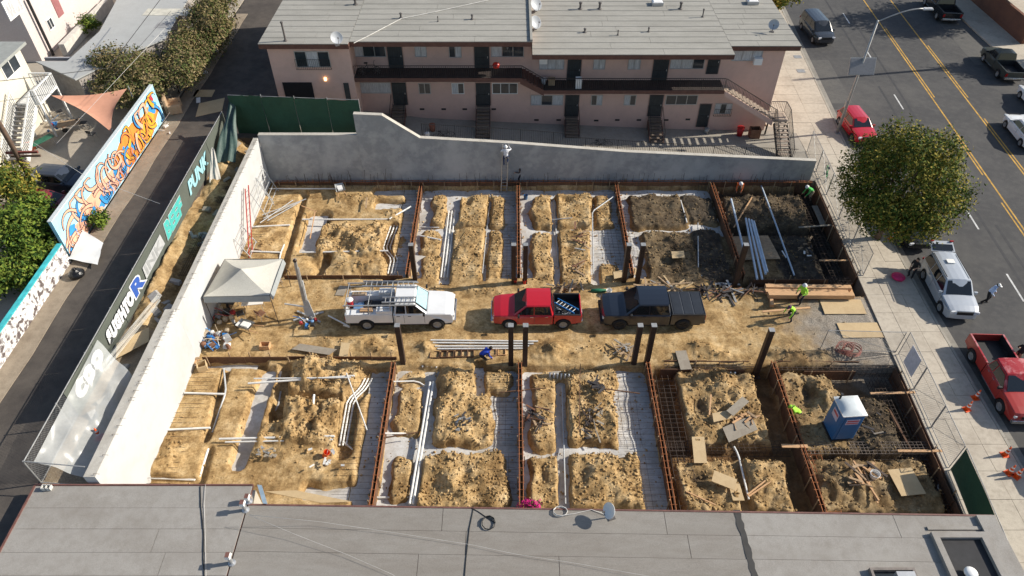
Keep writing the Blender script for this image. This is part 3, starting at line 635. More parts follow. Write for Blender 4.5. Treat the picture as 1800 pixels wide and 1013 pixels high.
# corner stair down to the street: straight flight, landing, flight to the yard
TREAD = stained('tread_concrete', (0.46, 0.37, 0.29), (0.30, 0.23, 0.18), 1, 5, 0.5)
cs = MB().prism_xz([(16.0, 4.05), (16.0, 4.45), (20.2, 1.95), (20.2, 1.5)], 48.72, 48.79).prism_xz([(16.0, 4.05), (16.0, 4.45), (20.2, 1.95), (20.2, 1.5)], 49.85, 49.92).build('corner_stairs', PINK, apt)
for i in range(13): MB().b2(16.0 + i * .325, 48.8, 4.40 - i * .19 - .07, 16.0 + i * .325 + .33, 49.845, 4.40 - i * .19).build('step', TREAD, cs)
MB().b2(20.23, 48.72, 1.83, 21.35, 49.92, 1.98).build('landing', TREAD, cs)
for i in range(9): MB().b2(20.35, 48.70 - (i + 1) * .3, 1.78 - i * .19 - .06, 21.3, 48.70 - i * .3 + .02, 1.78 - i * .19).build('step', TREAD, cs)
MB().beam((20.32, 48.7, 1.7), (20.32, 45.9, 0.0), .05, .25).beam((21.34, 48.7, 1.7), (21.34, 45.9, 0.0), .05, .25).build('stringer', IRON, cs)
MB().b2(20.25, 49.75, -.2, 20.35, 49.85, 1.83).b2(21.2, 49.75, -.2, 21.3, 49.85, 1.83).b2(21.2, 48.75, -.2, 21.3, 48.85, 1.83).build('post', IRON, cs)
rail(cs, [(15.95, 48.75, 4.5), (20.2, 48.75, 1.98), (20.3, 48.75, 1.98), (20.3, 46.0, 0.15)]); rail(cs, [(20.2, 49.9, 1.98), (21.35, 49.9, 1.98), (21.36, 48.7, 1.98), (21.36, 46.0, .15)])
# roof clutter that belongs to the building
PIPE = mat('vent_pipe', (0.10, 0.09, 0.085), 0.6, 0.2)
def roofpt(u, v): z = 8.36 if u < 937 else 7.38; return G(u, v, z)
for u, v, h, r_ in ((502, 72, 1.3, .07), (1020, 16, .45, .09), (1054, 16, .45, .09), (1196, 16, .45, .09), (1235, 30, .55, .05), (830, 34, .25, .06), (705, 32, .3, .07), (770, 38, .3, .03), (1086, 62, .3, .04), (1140, 56, .25, .05), (625, 8, .35, .09), (1028, 57, .22, .07)):
    p = roofpt(u, v); m = MB(); m.lathe([(r_ * 2.2, 0), (r_ * 2, .04), (r_, .1), (r_, h), (r_ * 1.5, h), (r_ * 1.5, h + .08), (r_ * .3, h + .12)], 10, p); m.build('vent_pipe', PIPE, apt)
for u, v in ((1155, 8), (1322, 6)):
    p = roofpt(u, v); MB().box((p.x, p.y, p.z + .12), (.9, .7, .24)).build('skylight', ALU, apt); MB().box((p.x, p.y, p.z + .27), (.8, .6, .05), taper=.8).build('skylight_dome', WHITE, apt)
# satellite dishes
CABW = mat('white_cable', (0.6, 0.58, 0.54), .6)
MB().tube([G(u, v, 8.4) for u, v in ((622, 76), (650, 62), (705, 33), (760, 22), (860, 0), (900, -10))], .025, 5).build('roof_cable', CABW, apt)
DISH = mat('dish_grey', (0.42, 0.44, 0.46), 0.45, 0.06)
def dish(p, az, el, r_, label, col=None, mast=0.55):
    t = thing('satellite_dish', label, 'dish', p, az); m = MB(); M = Matrix.Rotation(-el, 3, 'Y')
    prof = [(0.001, 0), (r_ * .35, .015), (r_ * .7, .06), (r_, .13), (r_ * 1.02, .135), (r_, .11), (r_ * .7, .035), (r_ * .35, -.012), (.001, -.03)]
    d = MB().lathe(prof, 24, (0, 0, 0), 'X', cap=False); d.v = [tuple(M @ Vector(q) + Vector((0.05, 0, mast))) for q in d.v]; d.build('reflector', col or DISH, t, True, world=False)
    MB().bar((0, 0, 0), (0, 0, mast), .03, 8).box((0, 0, .015), (.3, .3, .03)).build('mast', PIPE, t, world=False)
    e = M @ Vector((r_ * 1.1, 0, -r_ * .25)) + Vector((.05, 0, mast)); s_ = M @ Vector((.1, 0, -r_)) + Vector((.05, 0, mast))
    MB().bar(s_, e, .015, 6).box(e, (.1, .07, .07)).build('feed_arm', PIPE, t, world=False); return t
dish(roofpt(593, 80), R(-60), R(35), .42, 'satellite dish on the left wing eave of the pink building')
dish(roofpt(940, 20), R(-50), R(35), .5, 'upper of two satellite dishes at the roof step of the pink building')
dish(roofpt(939, 52), R(-50), R(35), .48, 'lower of two satellite dishes at the roof step of the pink building')
dish(roofpt(1357, 56), R(-110), R(35), .38, 'small satellite dish near the street corner of the pink building roof')

# ================================================================ near building: flat roll roofing in two levels
ROOFN = stained('roll_roofing_grey', (0.285, 0.265, 0.235), (0.185, 0.158, 0.13), 0.45, 2.4, 0.5, bump=0.25, bscale=70, grain=0.12, stretch=(0.5, 1.8, 1), thr=(0.40, 0.70))
ROOFN2 = stained('roll_roofing_pale', (0.335, 0.315, 0.285), (0.215, 0.19, 0.16), 0.5, 3, 0.5, bump=0.25, bscale=70, grain=0.10)
FASC = mat('roof_edge_metal', (0.16, 0.075, 0.06), 0.6, 0.3, 4)
STUC = stained('cream_stucco', (0.50, 0.46, 0.38), (0.38, 0.34, 0.28), .5, 3, .4)
nb = thing('flat_roof_building', 'near building with grey flat roof along the bottom edge', 'building', (0, 8, 0))
ZL, ZR = 3.61, 3.6
def yn(x): return 15.28 - 0.0165 * (x + 10.5)
MB().prism([(-20.1, -8), (-11.0, -8), (-11.0, 16.0), (-20.1, 16.0)], -1.5, ZL - .12).build('wall', STUC, nb)
MB().prism([(-10.99, -8), (19.75, -8), (19.75, yn(19.9) - .2), (-10.99, yn(-10.5) - .2)], -1.5, ZR - .12).build('wall', STUC, nb)
rl = MB().prism([(-20.5, -8), (-11.12, -8), (-11.12, 16.2), (-20.5, 16.2)], ZL - .12, ZL - .04).build('roof', FASC, nb)
rr = MB().prism([(-11.10, -8), (19.95, -8), (19.95, yn(19.95)), (-11.10, yn(-10.6))], ZR - .12, ZR - .04).build('roof', FASC, nb)
def nroof(x0, x1, yf, z, par, wd, m, seed):
    r_ = random.Random(seed); k = 0; off = 0.03
    while off < 22:
        b = off + wd * (r_.uniform(.95, 1.05)); xa = x0
        while xa < x1 - .01:
            xb = min(x1, xa + r_.uniform(4.5, 9.5)); xb = x1 if x1 - xb < 1.5 else xb; dz = r_.uniform(0, .004)
            ya, yb = yf(xa), yf(xb)
            MB().add([(xa, ya - b, z - .035), (xb - .02, yb - b, z - .035), (xb - .02, yb - off - .016, z - .035), (xa, ya - off - .016, z - .035), (xa, ya - b, z + dz), (xb - .02, yb - b, z + dz), (xb - .02, yb - off - .016, z + .012 + dz), (xa, ya - off - .016, z + .012 + dz)],
                     [(3, 2, 1, 0), (4, 5, 6, 7), (0, 1, 5, 4), (1, 2, 6, 5), (2, 3, 7, 6), (3, 0, 4, 7)]).build('roof_strip', m, par); xa = xb
        off = b; k += 1
nroof(-20.47, -11.13, lambda x: 16.16, ZL, rl, .98, ROOFN2, 2); nroof(-11.08, 9.45, lambda x: yn(x) - .03, ZR, rr, 1.0, ROOFN, 5); nroof(9.46, 19.9, lambda x: yn(x) - .03, ZR, rr, 1.0, ROOFN2, 9)
MB().b2(-20.5, 16.13, ZL - .02, -11.12, 16.2, ZL + .05).build('roof_edge', FASC, nb)
MB().b2(-20.51, -8, ZL - .02, -20.43, 16.12, ZL + .05).build('roof_edge', FASC, nb)
MB().prism([(-11.1, yn(-10.6) - .07), (19.95, yn(19.95) - .07), (19.95, yn(19.95)), (-11.1, yn(-10.6))], ZR - .03, ZR + .04).build('roof_edge', FASC, nb)
# black tar patch running down the roof
tp = [G(u, v, ZR + .022) for u, v in ((1270, 896), (1283, 897), (1297, 960), (1310, 1013), (1320, 1060), (1302, 1060), (1291, 1013), (1280, 960))]
m = MB(); r_ = random.Random(3); Lp = []; Rp = []
for i in range(25):
    f = i / 24; x = 9.25 + .12 * f + .0 * f; y = 15.0 - f * 5; Lp.append((x + r_.uniform(-.04, .04), y)); Rp.append((x + .27 + r_.uniform(-.04, .04), y))
m.prism(Lp + Rp[::-1], ZR + .012, ZR + .024).build('tar_patch', mat('tar', (0.045, 0.043, 0.04), .7, .2), nb)
# vents, cables, skylights
def cap_vent(u, v, z, h=.5): p = G(u, v, z); a = MB().lathe([(.16, 0), (.15, .03), (.08, .06), (.08, h)], 10, p).build('vent_pipe', ALU, nb); MB().box((p.x, p.y, p.z + h + .07), (.2, .26, .16), taper=.8).build('vent_cap', WHITE, a); MB().box((p.x, p.y, p.z + h + .165), (.16, .21, .02)).build('vent_top', FASC, a)
cap_vent(408, 990, ZL, .55); cap_vent(432, 897, ZL, .5); cap_vent(438, 882, ZL, .3)
p = G(84, 860, ZL); b_ = MB()
for dx in (-.19, -.01, .17): b_.b2(p.x + dx, p.y - .1, p.z + .02, p.x + dx + .03, p.y + .1, p.z + .22)
b_.b2(p.x - .16, p.y - .1, p.z + .02, p.x + .2, p.y - .07, p.z + .22).b2(p.x - .16, p.y + .07, p.z + .02, p.x + .2, p.y + .1, p.z + .22); tag(origin(b_.build('cinder_block', mat('cmu', (.55, .54, .5), .9, .1, 20, .3))), 'pale hollow cinder block on the near roof corner', 'block')
CABLE = mat('black_cable', (0.02, 0.02, 0.02), .6); CABW = mat('white_cable', (0.6, 0.58, 0.54), .6)
def cable(nm, pts, r_, m, label, par=None, rings=True):
    o = MB().tube(pts, r_, 5).build(nm, m, par, True)
    if not par: tag(origin(o), label, 'cable')
    return o
cable('cable', [G(u, v, ZL + .03) for u, v in ((352, 855), (353, 890), (358, 940), (357, 980), (359, 1013), (360, 1040))], .02, CABLE, 'thick black cable running down the left near roof')
cable('cable', [G(u, v, ZL + .05) for u, v in ((361, 852), (359, 890), (361, 950), (362, 1013), (362, 1040))], .009, CABW, 'thin white cable beside the thick black roof cable')
cable('cable', [G(u, v, ZR + .03) for u, v in ((832, 890), (831, 900), (825, 930), (819, 985), (817, 1013), (816, 1040))], .018, CABLE, 'thin black cable hanging down the middle of the near roof')
q = [G(828, 893, ZR + .03), G(840, 899, ZR + .03), G(853, 908, ZR + .03)] + [G(859, 920, ZR + .03) + Vector((.28 * math.cos(a * .7), .3 * math.sin(a * .7), .004 * a)) for a in range(24)]
cable('cable_coil', q, .016, CABLE, 'black cable coiled on the near roof')
cable('cable', [G(u, v, z) for u, v, z in ((437, 905, ZR + .7), (560, 917, ZR + .25), (690, 936, ZR + .12), (830, 958, ZR + .1), (910, 975, ZR + .1), (1010, 990, ZR + .1), (1140, 1013, ZR + .15), (1200, 1030, ZR + .2))], .006, CABW, 'long thin white wire crossing the middle of the near roof')
cable('cable', [G(u, v, z) for u, v, z in ((437, 905, ZR + .7), (520, 940, ZR + .3), (610, 975, ZR + .15), (690, 1010, ZR + .1), (720, 1030, ZR + .1))], .006, CABW, 'shorter white wire slanting down the near roof')
dish(G(1074, 909, ZR + .02), R(200), R(32), .33, 'white satellite dish at the near roof edge', WHITE, .55)
q = [G(985, 900, ZR + .03) + Vector((.3 * math.cos(a * .7), .22 * math.sin(a * .7), .004 * a)) for a in range(26)] + [G(1010, 903, ZR + .03), G(1040, 896, ZR + .05), G(1066, 905, ZR + .06)]
cable('cable_coil', q, .014, CABW, 'white cable coil beside the near roof dish')
# light well and skylight at the street end
def curb_frame(x0, y0, x1, y1, z, h, t, nm, m, inner):
    o = MB().b2(x0, y0, z, x1, y0 + t, z + h).b2(x0, y1 - t, z, x1, y1, z + h).b2(x0, y0 + t, z, x0 + t, y1 - t, z + h).b2(x1 - t, y0 + t, z, x1, y1 - t, z + h).build(nm, m, nb)
    MB().b2(x0 + t, y0 + t, z + .013, x1 - t, y1 - t, z + .026).build('well_floor', inner, o); return o
curb_frame(17.0, 8.0, 19.2, 13.95, ZR, .2, .25, 'light_well', ROOFN2, mat('well_dark', (0.035, 0.035, 0.037), .85))
curb_frame(13.95, 11.1, 15.7, 12.45, ZR, .22, .1, 'skylight_frame', mat('weathered_metal', (.2, .17, .15), .6, .3), mat('skylight_glass', (.03, .035, .04), .1))
MB().b2(14.75, 11.5, ZR + .25, 15.45, 12.15, ZR + .55).build('roof_unit', ALU, nb)
p = G(1702, 1012, ZR); MB().lathe([(.02, .35), (.17, .33), (.25, .27), (.25, .2), (.2, .17), (.14, .14), (.13, 0)], 18, p).build('turbine_vent', WHITE, nb, True)
MB().b2(19.2, 8, ZR + .02, 19.95, 14.7, ZR + .16).b2(17.0, 14.1, ZR + .015, 19.18, 14.25, ZR + .07).build('parapet', ROOFN2, nb)
# ================================================================ construction things on the site
STEEL = mat('brown_steel', (0.055, 0.036, 0.028), 0.55, 0.35, 4, metal=0.3, bump=.1); GALV = mat('galvanised', (0.36, 0.36, 0.35), .5, .2, 6, metal=.4)
FORM = stained('form_board', (0.17, 0.09, 0.05), (0.07, 0.038, 0.025), 1.2, 8, .7, bump=.2, grain=.15); LUM = mat('lumber', (0.55, 0.33, 0.17), .8, .22, 4, .15, stretch=(1, 6, 6)); LUMO = mat('lumber_old', (0.36, 0.25, 0.15), .85, .3, 4, .2)
PLY = stained('plywood', (0.56, 0.42, 0.24), (0.44, 0.31, 0.17), 1.2, 6, .5, bump=.1, grain=.08); PLYG = stained('plywood_grey', (0.33, 0.29, 0.23), (0.22, 0.18, 0.14), 1.2, 6, .6, bump=.1)
PVC = mat('pvc_white', (0.72, 0.71, 0.67), .35, .12, 3); PVCG = mat('conduit_grey', (0.42, 0.43, 0.43), .4, .15, 3); PVCB = mat('pvc_bluish', (0.50, 0.58, 0.66), .35, .1, 3)
cols = [(722, 430, 32.85, 'standing alone above the white truck'), (903, 430, 32.6, 'left of the pair behind the red pickup, by its wrapped base'), (924, 430, 32.6, 'right of the pair behind the red pickup, by its wrapped base'),
        (1106, 430, 32.7, 'left of the pair behind the dark pickup'), (1131, 430, 32.6, 'right of the pair behind the dark pickup'), (1312, 430, 32.45, 'beside the bluish pipe bundle'),
        (698, 572, 26.05, 'standing alone in front of the white truck'), (898, 572, 25.95, 'left of the pair in front of the red pickup'), (924, 572, 25.95, 'right of the pair in front of the red pickup'),
        (1126, 572, 26.0, 'left of the pair in front of the dark pickup'), (1150, 572, 25.95, 'right of the pair in front of the dark pickup'), (1357, 580, 25.55, 'lone rightmost of the near row near the plywood sheets')]
for u, v, y, lb in cols:
    p = YP(u, v, y); c = thing('steel_column', 'brown steel column, ' + lb, 'column', (p.x, y, -0.55), 0, 'steel columns along the drive lane')
    h = p.z + 0.55
    m = MB().b2(-.14, -.14, 0.02, .14, .14, h).build('shaft', STEEL, c, world=False, bevel=.012)
    MB().b2(-.147, -.147, h + .001, .147, .147, h + .02).build('cap_plate', GALV, c, world=False); MB().b2(-.25, -.25, -.02, .25, .25, .019).build('base_plate', STEEL, c, world=False)
# low form walls with rebar rails along the footing lines
def formwork(p, q, label, h=0.30, two=True, seg=2.4, bars=True, z0=None):
    p = Vector((*p, 0)); q = Vector((*q, 0)); L = (q - p).length; d = (q - p) / L; a = Vector((-d.y, d.x, 0)); zb = -0.75 if z0 is None else z0
    t = thing('formwork', label, 'formwork', (p.x, p.y, zb), 0, 'footing forms'); r_ = random.Random(int(L * 100 + p.x * 7)); x = 0
    while x < L - .05:
        e = min(L, x + seg); w0 = p + d * x; w1 = p + d * (e - .02); dz = r_.uniform(-.03, .03); dy = a * r_.uniform(-.02, .02)
        for s_ in ((-.075, .075) if two else (0,)):
            MB().beam(w0 + a * s_ + dy + Vector((0, 0, (zb + h + dz) / 2)), w1 + a * s_ + dy + Vector((0, 0, (zb + h + dz) / 2)), .035, h + dz - zb).build('form_board', FORM, t)
        x = e
    k = int(L / 1.2)
    for i in range(k + 1):
        c = p + d * (L * (i + .3) / (k + .6)); s_ = r_.choice((-.17, .17)); MB().box((c.x + a.x * s_, c.y + a.y * s_, (zb + h + .15) / 2), (.05, .05, h + .15 + r_.uniform(0, .15) - zb), math.atan2(d.y, d.x)).build('stake', LUMO, t)
    if bars:
        m = MB()
        for s_ in (-.09, .09): m.tube([p + d * (L * i / 12) + a * (s_ + r_.uniform(-.015, .015)) + Vector((0, 0, h + .07 + r_.uniform(-.02, .02))) for i in range(13)], .02, 5)
        k = int(L / .38)
        for i in range(k): c = p + d * (L * (i + .5) / k) + Vector((0, 0, h + .075)); m.bar(c - a * .17, c + a * .17, .014)
        stuff(m.build('rebar_rail', REB, t))
    return t
rows = (('upper', U0 - .1, U1 + .05), ('lower', 14.5, L1 + .15))
names = ('at the lone column by the white truck', 'at the column pair by the red pickup', 'at the column pair by the dark pickup', 'beside the dark soil at the street end')
for rn, y0, y1 in rows:
    for x, nm in zip(XL[1:], names): formwork((x, y0), (x, y1), '%s rust form wall %s' % ('far' if rn == 'upper' else 'near', nm))
FL = formwork
FL((-17.4, 43.0), (22.0, 43.0), 'long low form board with rusty bars at the foot of the grey back wall', .25, False)
FL((-14.4, U0 - .15), (-6.9, U0 - .15), 'form board running from the canopy to the lone column', .3, False, bars=False); FL((-17.5, L1 + .5), (-6.5, L1 + .5), 'form board along the lane edge below the wheelbarrow', .25, False, bars=False)
FL((8.6, L1 + .35), (13.4, L1 + .35), 'dark form board by the grey plank across the trench', .1, False, bars=False); FL((8.3, L1 - .25), (13.0, L1 - .25), 'second form board inside the clay trench', .05, False, bars=False)
FL((15.0, L1 + .3), (19.6, L1 + .3), 'form board by the white pipe stubs near the hose', .1, False, bars=False); FL((16.3, L1 - .35), (19.2, L1 - .35), 'form board under the toilet end of the trench', .05, False, bars=False)
FL((xr(15) - .2, 15), (xr(25.6) - .2, 25.6), 'dark form board along the sidewalk in the near units', .12, False, bars=False, z0=-1.1); FL((xr(33) - .15, 33), (xr(42.8) - .15, 42.8), 'dark form board along the sidewalk in the far units', .12, False, bars=False, z0=-1.1)
FL((15.2, U0 - .35), (20.0, U0 - .35), 'grey form board beside the lumber stack', .1, False, bars=False)
# rebar mats, dowels and cages: thin bars tied together
def rebar_mat(x0, y0, x1, y1, z, sx, sy, label, m=REBD, r_=.008, zf=None):
    t = thing('rebar_mat', label, 'rebar', ((x0 + x1) / 2, (y0 + y1) / 2, z - .02), 0, 'rebar mats'); b = MB(); q = random.Random(int(x0 * 31 + y0))
    if sx: 
        for i in range(int((x1 - x0) / sx) + 1): x = x0 + i * sx + q.uniform(-.02, .02); b.bar((x, y0 - q.uniform(0, .2), z), (x + q.uniform(-.04, .04), y1 + q.uniform(0, .2), z), r_, 3)
    if sy:
        for i in range(int((y1 - y0) / sy) + 1): y = y0 + i * sy + q.uniform(-.02, .02); b.bar((x0 - q.uniform(0, .3), y, z + .02), (x1 + q.uniform(0, .15), y + q.uniform(-.04, .04), z + .02), r_, 3)
    stuff(b.build('bars', m, t)); return t
zm = PZ + .25
for (r4, lb) in (((875, 395, 904, 482), 'far units right of the thin bent conduit'), ((1064, 396, 1091, 462), 'far units behind the dark pickup'), ((1100, 345, 1118, 480), 'far units left of the cardboard scrap'), ((1255, 440, 1290, 490), 'far units beside the blue pipes'),
                 ((858, 682, 897, 776), 'near units left of the red pickup columns'), ((1083, 680, 1124, 776), 'near units right of the rubble heap'), ((884, 798, 905, 885), 'near units beside the pink blossom'), ((1110, 800, 1150, 888), 'near units left of the clay trench')):
    a, b, c, d = RC(*r4); rebar_mat(a, b, c, d, zm + .05, .3, .3, 'thin rebar grid over pale slab, ' + lb)
for i, (x, rn, y0, y1) in enumerate([(x, rn, y0, y1) for rn, y0, y1 in rows for x in XL[1:4]]):
    rebar_mat(x - 1.9, y0 + .5, x - .25, y1 - .3, .13, 0, .34, '%s thin bars left of the form wall %s' % ('far' if rn == 'upper' else 'near', names[i % 3]), r_=.009)
rebar_mat(-17.6, 16.5, -16.6, 25.2, .1, 0, .3, 'short bars sticking out of the white wall foot in the near units', r_=.011); rebar_mat(-17.6, 33, -16.7, 42.6, .1, 0, .3, 'short bars sticking out of the white wall foot in the far units', r_=.011)
def cage(x0, y0, x1, y1, z0, z1, label, along='y', m=REBD, n=4, sp=.28, r_=.014):
    t = thing('rebar_cage', label, 'rebar', ((x0 + x1) / 2, (y0 + y1) / 2, z0), 0, 'rebar cages in the trenches'); b = MB(); q = random.Random(int(x0 * 17 + y0 * 3))
    for z in (z0, z1):
        for i in range(n):
            f = i / (n - 1)
            if along == 'y': x = x0 + (x1 - x0) * f; b.bar((x, y0, z), (x, y1, z), r_, 4)
            else: y = y0 + (y1 - y0) * f; b.bar((x0, y, z), (x1, y, z), r_, 4)
    L = (y1 - y0) if along == 'y' else (x1 - x0)
    for i in range(int(L / sp)):
        s_ = i * sp + q.uniform(-.03, .03)
        pts = [(x0, y0 + s_, z0), (x1, y0 + s_, z0), (x1, y0 + s_, z1), (x0, y0 + s_, z1), (x0, y0 + s_, z0)] if along == 'y' else [(x0 + s_, y0, z0), (x0 + s_, y1, z0), (x0 + s_, y1, z1), (x0 + s_, y0, z1), (x0 + s_, y0, z0)]
        for a, c in zip(pts, pts[1:]): b.bar(a, c, r_ * .8, 3)
    stuff(b.build('bars', m, t)); return t
cage(8.0, 15, 9.0, 25.2, -.75, -.1, 'rusty rebar cage in the orange clay trench', m=REBD); cage(14.85, 15, 15.6, 25.2, -.85, -.1, 'rusty rebar cage beside the worker in the pit', m=REB)
cage(8.6, 25.6, 13.6, 26.05, -.6, 0, 'dark rebar cage across the lane edge behind the grey plank', 'x'); cage(14.9, 25.55, 21.6, 26.05, -.6, -.05, 'dark rebar cage running to the gate corner', 'x')
cage(14.9, 20.1, 21.4, 20.8, -.6, -.05, 'dense dark rebar cage across the pit below the toilet', 'x', n=5, sp=.2, m=mat('grey_rebar', (.16, .13, .11), .7, .3, 5, metal=.3)); cage(20.0, 15.2, 20.6, 25.4, -.85, -.3, 'long rebar cage in the sidewalk trench, inner one'); cage(20.8, 15.2, 21.15, 25.4, -.85, -.3, 'long rebar cage tight against the sidewalk form', n=3)
cage(15, 32.6, 21.5, 33.2, -.65, -.1, 'dark rebar cage behind the lumber stack', 'x', n=5, sp=.2); cage(20.6, 33.4, 21.4, 42.4, -.95, -.45, 'rebar cage in the deep trench by the big tree'); cage(7.9, 20.3, 14.3, 20.9, -.6, -.1, 'rebar cage crossing between the soil blocks by the toilet', 'x', r_=.010)
m = MB(); q = random.Random(2)
for i in range(150):
    x = q.uniform(-17, 21.5); hgt = q.uniform(.5, 1.1); m.bar((x, q.uniform(42.6, 43.1), -.4), (x + q.uniform(-.12, .12), 43.0, hgt), .011, 3)
for i in range(14): x = q.uniform(-16.5, -9); m.bar((x, 42.5, -.2), (x + q.uniform(-.3, .3), 42.7, q.uniform(1, 1.7)), .014, 3)
t = thing('starter_bars', 'row of thin upright bars along the grey back wall', 'rebar', (0, 43, -.4)); stuff(m.build('bars', REBD, t))
# --- pipes
PN = [0]
def pipe(pts, label, m=PVC, r_=.06, z=.1, name='pipe', grp=None):
    P = [gz(u, v) + Vector((0, 0, z)) if len(q_) == 0 else G(u, v, q_[0]) for u, v, *q_ in pts]
    if len(P) == 2: zz = max(P[0].z, P[1].z, zs(*((P[0] + P[1]) / 2)[:2]) + z); P = [Vector((p.x, p.y, max(p.z, zz - .1))) for p in P]
    if len(P) > 2:
        Q = [P[0]]
        for a, b, c in zip(P, P[1:], P[2:]): Q += [b.lerp(a, min(.3, .2 / max((b - a).length, .1))), b.lerp(c, min(.3, .2 / max((c - b).length, .1)))]
        P = Q + [P[-1]]
    o = MB().tube(P, r_, 8).build(name, m); tag(origin(o), label, 'pipe', grp); return o
def run3(pts, du, n, label, **k):
    for i in range(n): pipe([(u + du * i, v, *r_) for u, v, *r_ in pts], '%s, %s of %s' % (label, ('leftmost', 'middle', 'rightmost')[i if n == 3 else i * 2], n), **k)
pipe([(532, 388), (688, 395)], 'long white pipe across the far left mound, upper one'); pipe([(686, 396), (724, 376)], 'short white pipe slanting up to the form wall'); pipe([(532, 448), (684, 454)], 'long white pipe across the far left mound, lower one')
run3([(688, 398), (673, 440), (688, 458), (682, 484)], 6, 3, 'white bent pipe run beside the far left form wall', z=.12, r_=.05)
pipe([(444, 401), (511, 402)], 'white pipe by the red ladder, upper one'); pipe([(443, 444), (494, 446)], 'white pipe beside the canopy roof, lower one'); pipe([(474, 334), (590, 334)], 'pale pipe along the back wall left end', r_=.05); pipe([(534, 340), (513, 402), (494, 446), (488, 478)], 'pipe lying in the narrow far left trench', r_=.05, z=.08)
for i, (a, b) in enumerate((((463, 384), (532, 352)), ((461, 378), (538, 350)), ((470, 388), (528, 355)), ((457, 392), (515, 352)))): pipe([(*a, .3 + .04 * i), (*b, .3 + .04 * i)], ('pale loose conduit by the wall frames, ' + ('lowest of the heap', 'longest of the heap', 'shortest of the heap', 'leftmost of the heap')[i]), PVCG, .03, grp='loose conduit heap')
run3([(789, 371, -.3), (775, 488, -.3)], 5.5, 3, 'long white pipe right of the far left form wall', z=.3, r_=.05)
pipe([(737, 401), (772, 402)], 'short white stub pipe at the far left form wall, upper', r_=.04); pipe([(737, 422), (775, 425)], 'short white stub pipe at the far left form wall, lower'); pipe([(884, 344), (862, 353), (858, 382), (848, 483)], 'thin bent grey conduit in the far middle unit', PVCG, .035)
pipe([(974, 352, -.3), (981, 470, -.3)], 'straight grey pipe in the trench behind the red pickup', PVCG, .045); pipe([(1043, 482, -.05), (1041, 372, .1), (1078, 346, .2)], 'bent grey pipe behind the dark pickup', PVCG, .045); pipe([(970, 392), (1006, 385)], 'short grey pipe lying across the far pale strip', PVCG, .03)
pipe([(1196, 354), (1207, 394)], 'short white pipe in grey far soil', r_=.04); pipe([(1225, 400), (1227, 472)], 'thin pale pipe in dark far soil', PVCG, .04)
pipe([(1285, 350, .3), (1309, 446, .3)], 'bluish pipe leaning by the far street-end form wall', PVCB, .07)
for i, (a, b) in enumerate((((1311, 384), (1331, 491)), ((1316, 385), (1340, 491)), ((1321, 387), (1346, 482)), ((1325, 389), (1349, 478)))): pipe([(*a, .25 + .02 * i), (*b, .25 + .02 * i)], '%s bluish pipe of the four in the bundle beside the column' % ('first', 'second', 'third', 'fourth')[i], PVCB, .07)
pipe([(1336, 326), (1347, 355), (1362, 395), (1395, 487)], 'long pale blue pipe through the dark far pit', PVCB, .055, z=.15)
pipe([(440, 684), (628, 680)], 'long white pipe across the near left mound, thicker upper one'); pipe([(455, 688), (622, 685)], 'long white pipe across the near left mound, thinner one beside it', r_=.04)
pipe([(388, 777), (592, 781)], 'long white pipe above the orange bucket, upper of two'); pipe([(398, 782), (590, 787)], 'long white pipe above the orange bucket, lower of two', r_=.045)
run3([(642, 668), (634, 684), (611, 706), (597, 786)], 6, 3, 'white bent pipe run beside the near left form wall', z=.12, r_=.05)
o = pipe([(609, 656, .55), (645, 756, .55)], 'thin white pole lying over the bent pipes', r_=.035); pipe([(604, 779), (631, 801)], 'short white pipe by the orange bucket', r_=.045); pipe([(552, 694, .5), (551, 716, .3)], 'white stub pipe sticking up from the near left mound')
pipe([(494, 690), (489, 718), (474, 734)], 'white pipe end in the dark near left trench', PVCG, .05, z=.08); pipe([(325, 693), (395, 695)], 'white pipe at the white wall foot, upper'); pipe([(290, 758), (374, 761)], 'white pipe at the white wall foot, lower'); pipe([(394, 650), (398, 690), (374, 762)], 'grey pipe in the narrow near left trench', PVCG, .05, z=.08)
pipe([(262, 842), (350, 846), (368, 788)], 'white L shaped pipe in the corner by the near roof')
pipe([(692, 673), (734, 672), (747, 681)], 'white pipe under the lone near column', r_=.045); run3([(756, 672, -.1), (720, 886, -.1)], 6, 2, 'long white pipe in the near trench left of the rubble block', z=.25); pipe([(674, 764), (717, 764), (727, 774)], 'white pipe joining the near long pipes', r_=.05); pipe([(655, 878), (718, 876)], 'white pipe at the near roof edge', r_=.05)
pipe([(988, 680, -.2), (994, 886, -.2)], 'straight grey pipe in the near trench left of the rubble', PVCG, .04)
def stubs(u0, v0, du, n, label, hgt=.5, m=PVC, tilt=0):
    t = thing('pipe_stubs', label, 'pipes', G(u0, v0, PZ), 0, 'upright pipe stubs')
    for i in range(n): p = G(u0 + du * i, v0, PZ); MB().tube([p, p + Vector((tilt, -.02 * i, hgt))], .055, 8).build('pipe_stub', m, t, True)
stubs(744, 652, 8, 4, 'four white pipe stubs behind the crate row', .45); stubs(966, 672, 6.5, 6, 'six grey white pipe stubs by the red pickup column pair', .8, PVCG); stubs(1246, 508, 9, 4, 'white pipe stubs at the lane edge behind the dark pickup', .5); stubs(1256, 664, 8, 5, 'white pipe stubs by the near clay trench', .55); stubs(1398, 642, 15, 4, 'four white pipe stubs beside the coiled hose', .6); stubs(1224, 492, 8, 5, 'white pipe stubs in the far dark soil', .4)
pipe([(1290, 785, .05), (1298, 800, -.1), (1316, 878, -.1)], 'white pipe between the plywood boards in the near pit', r_=.05)
for i in range(4): pipe([(757 + i * 4, 598 + i * 4.6 + (i > 1) * 1.5, .08), (946 - i * 8, 600 + i * 4.2, .08)], '%s white pipe from the top in the pile on the lane by the red pickup' % ('first', 'second', 'third', 'fourth')[i], r_=.05)
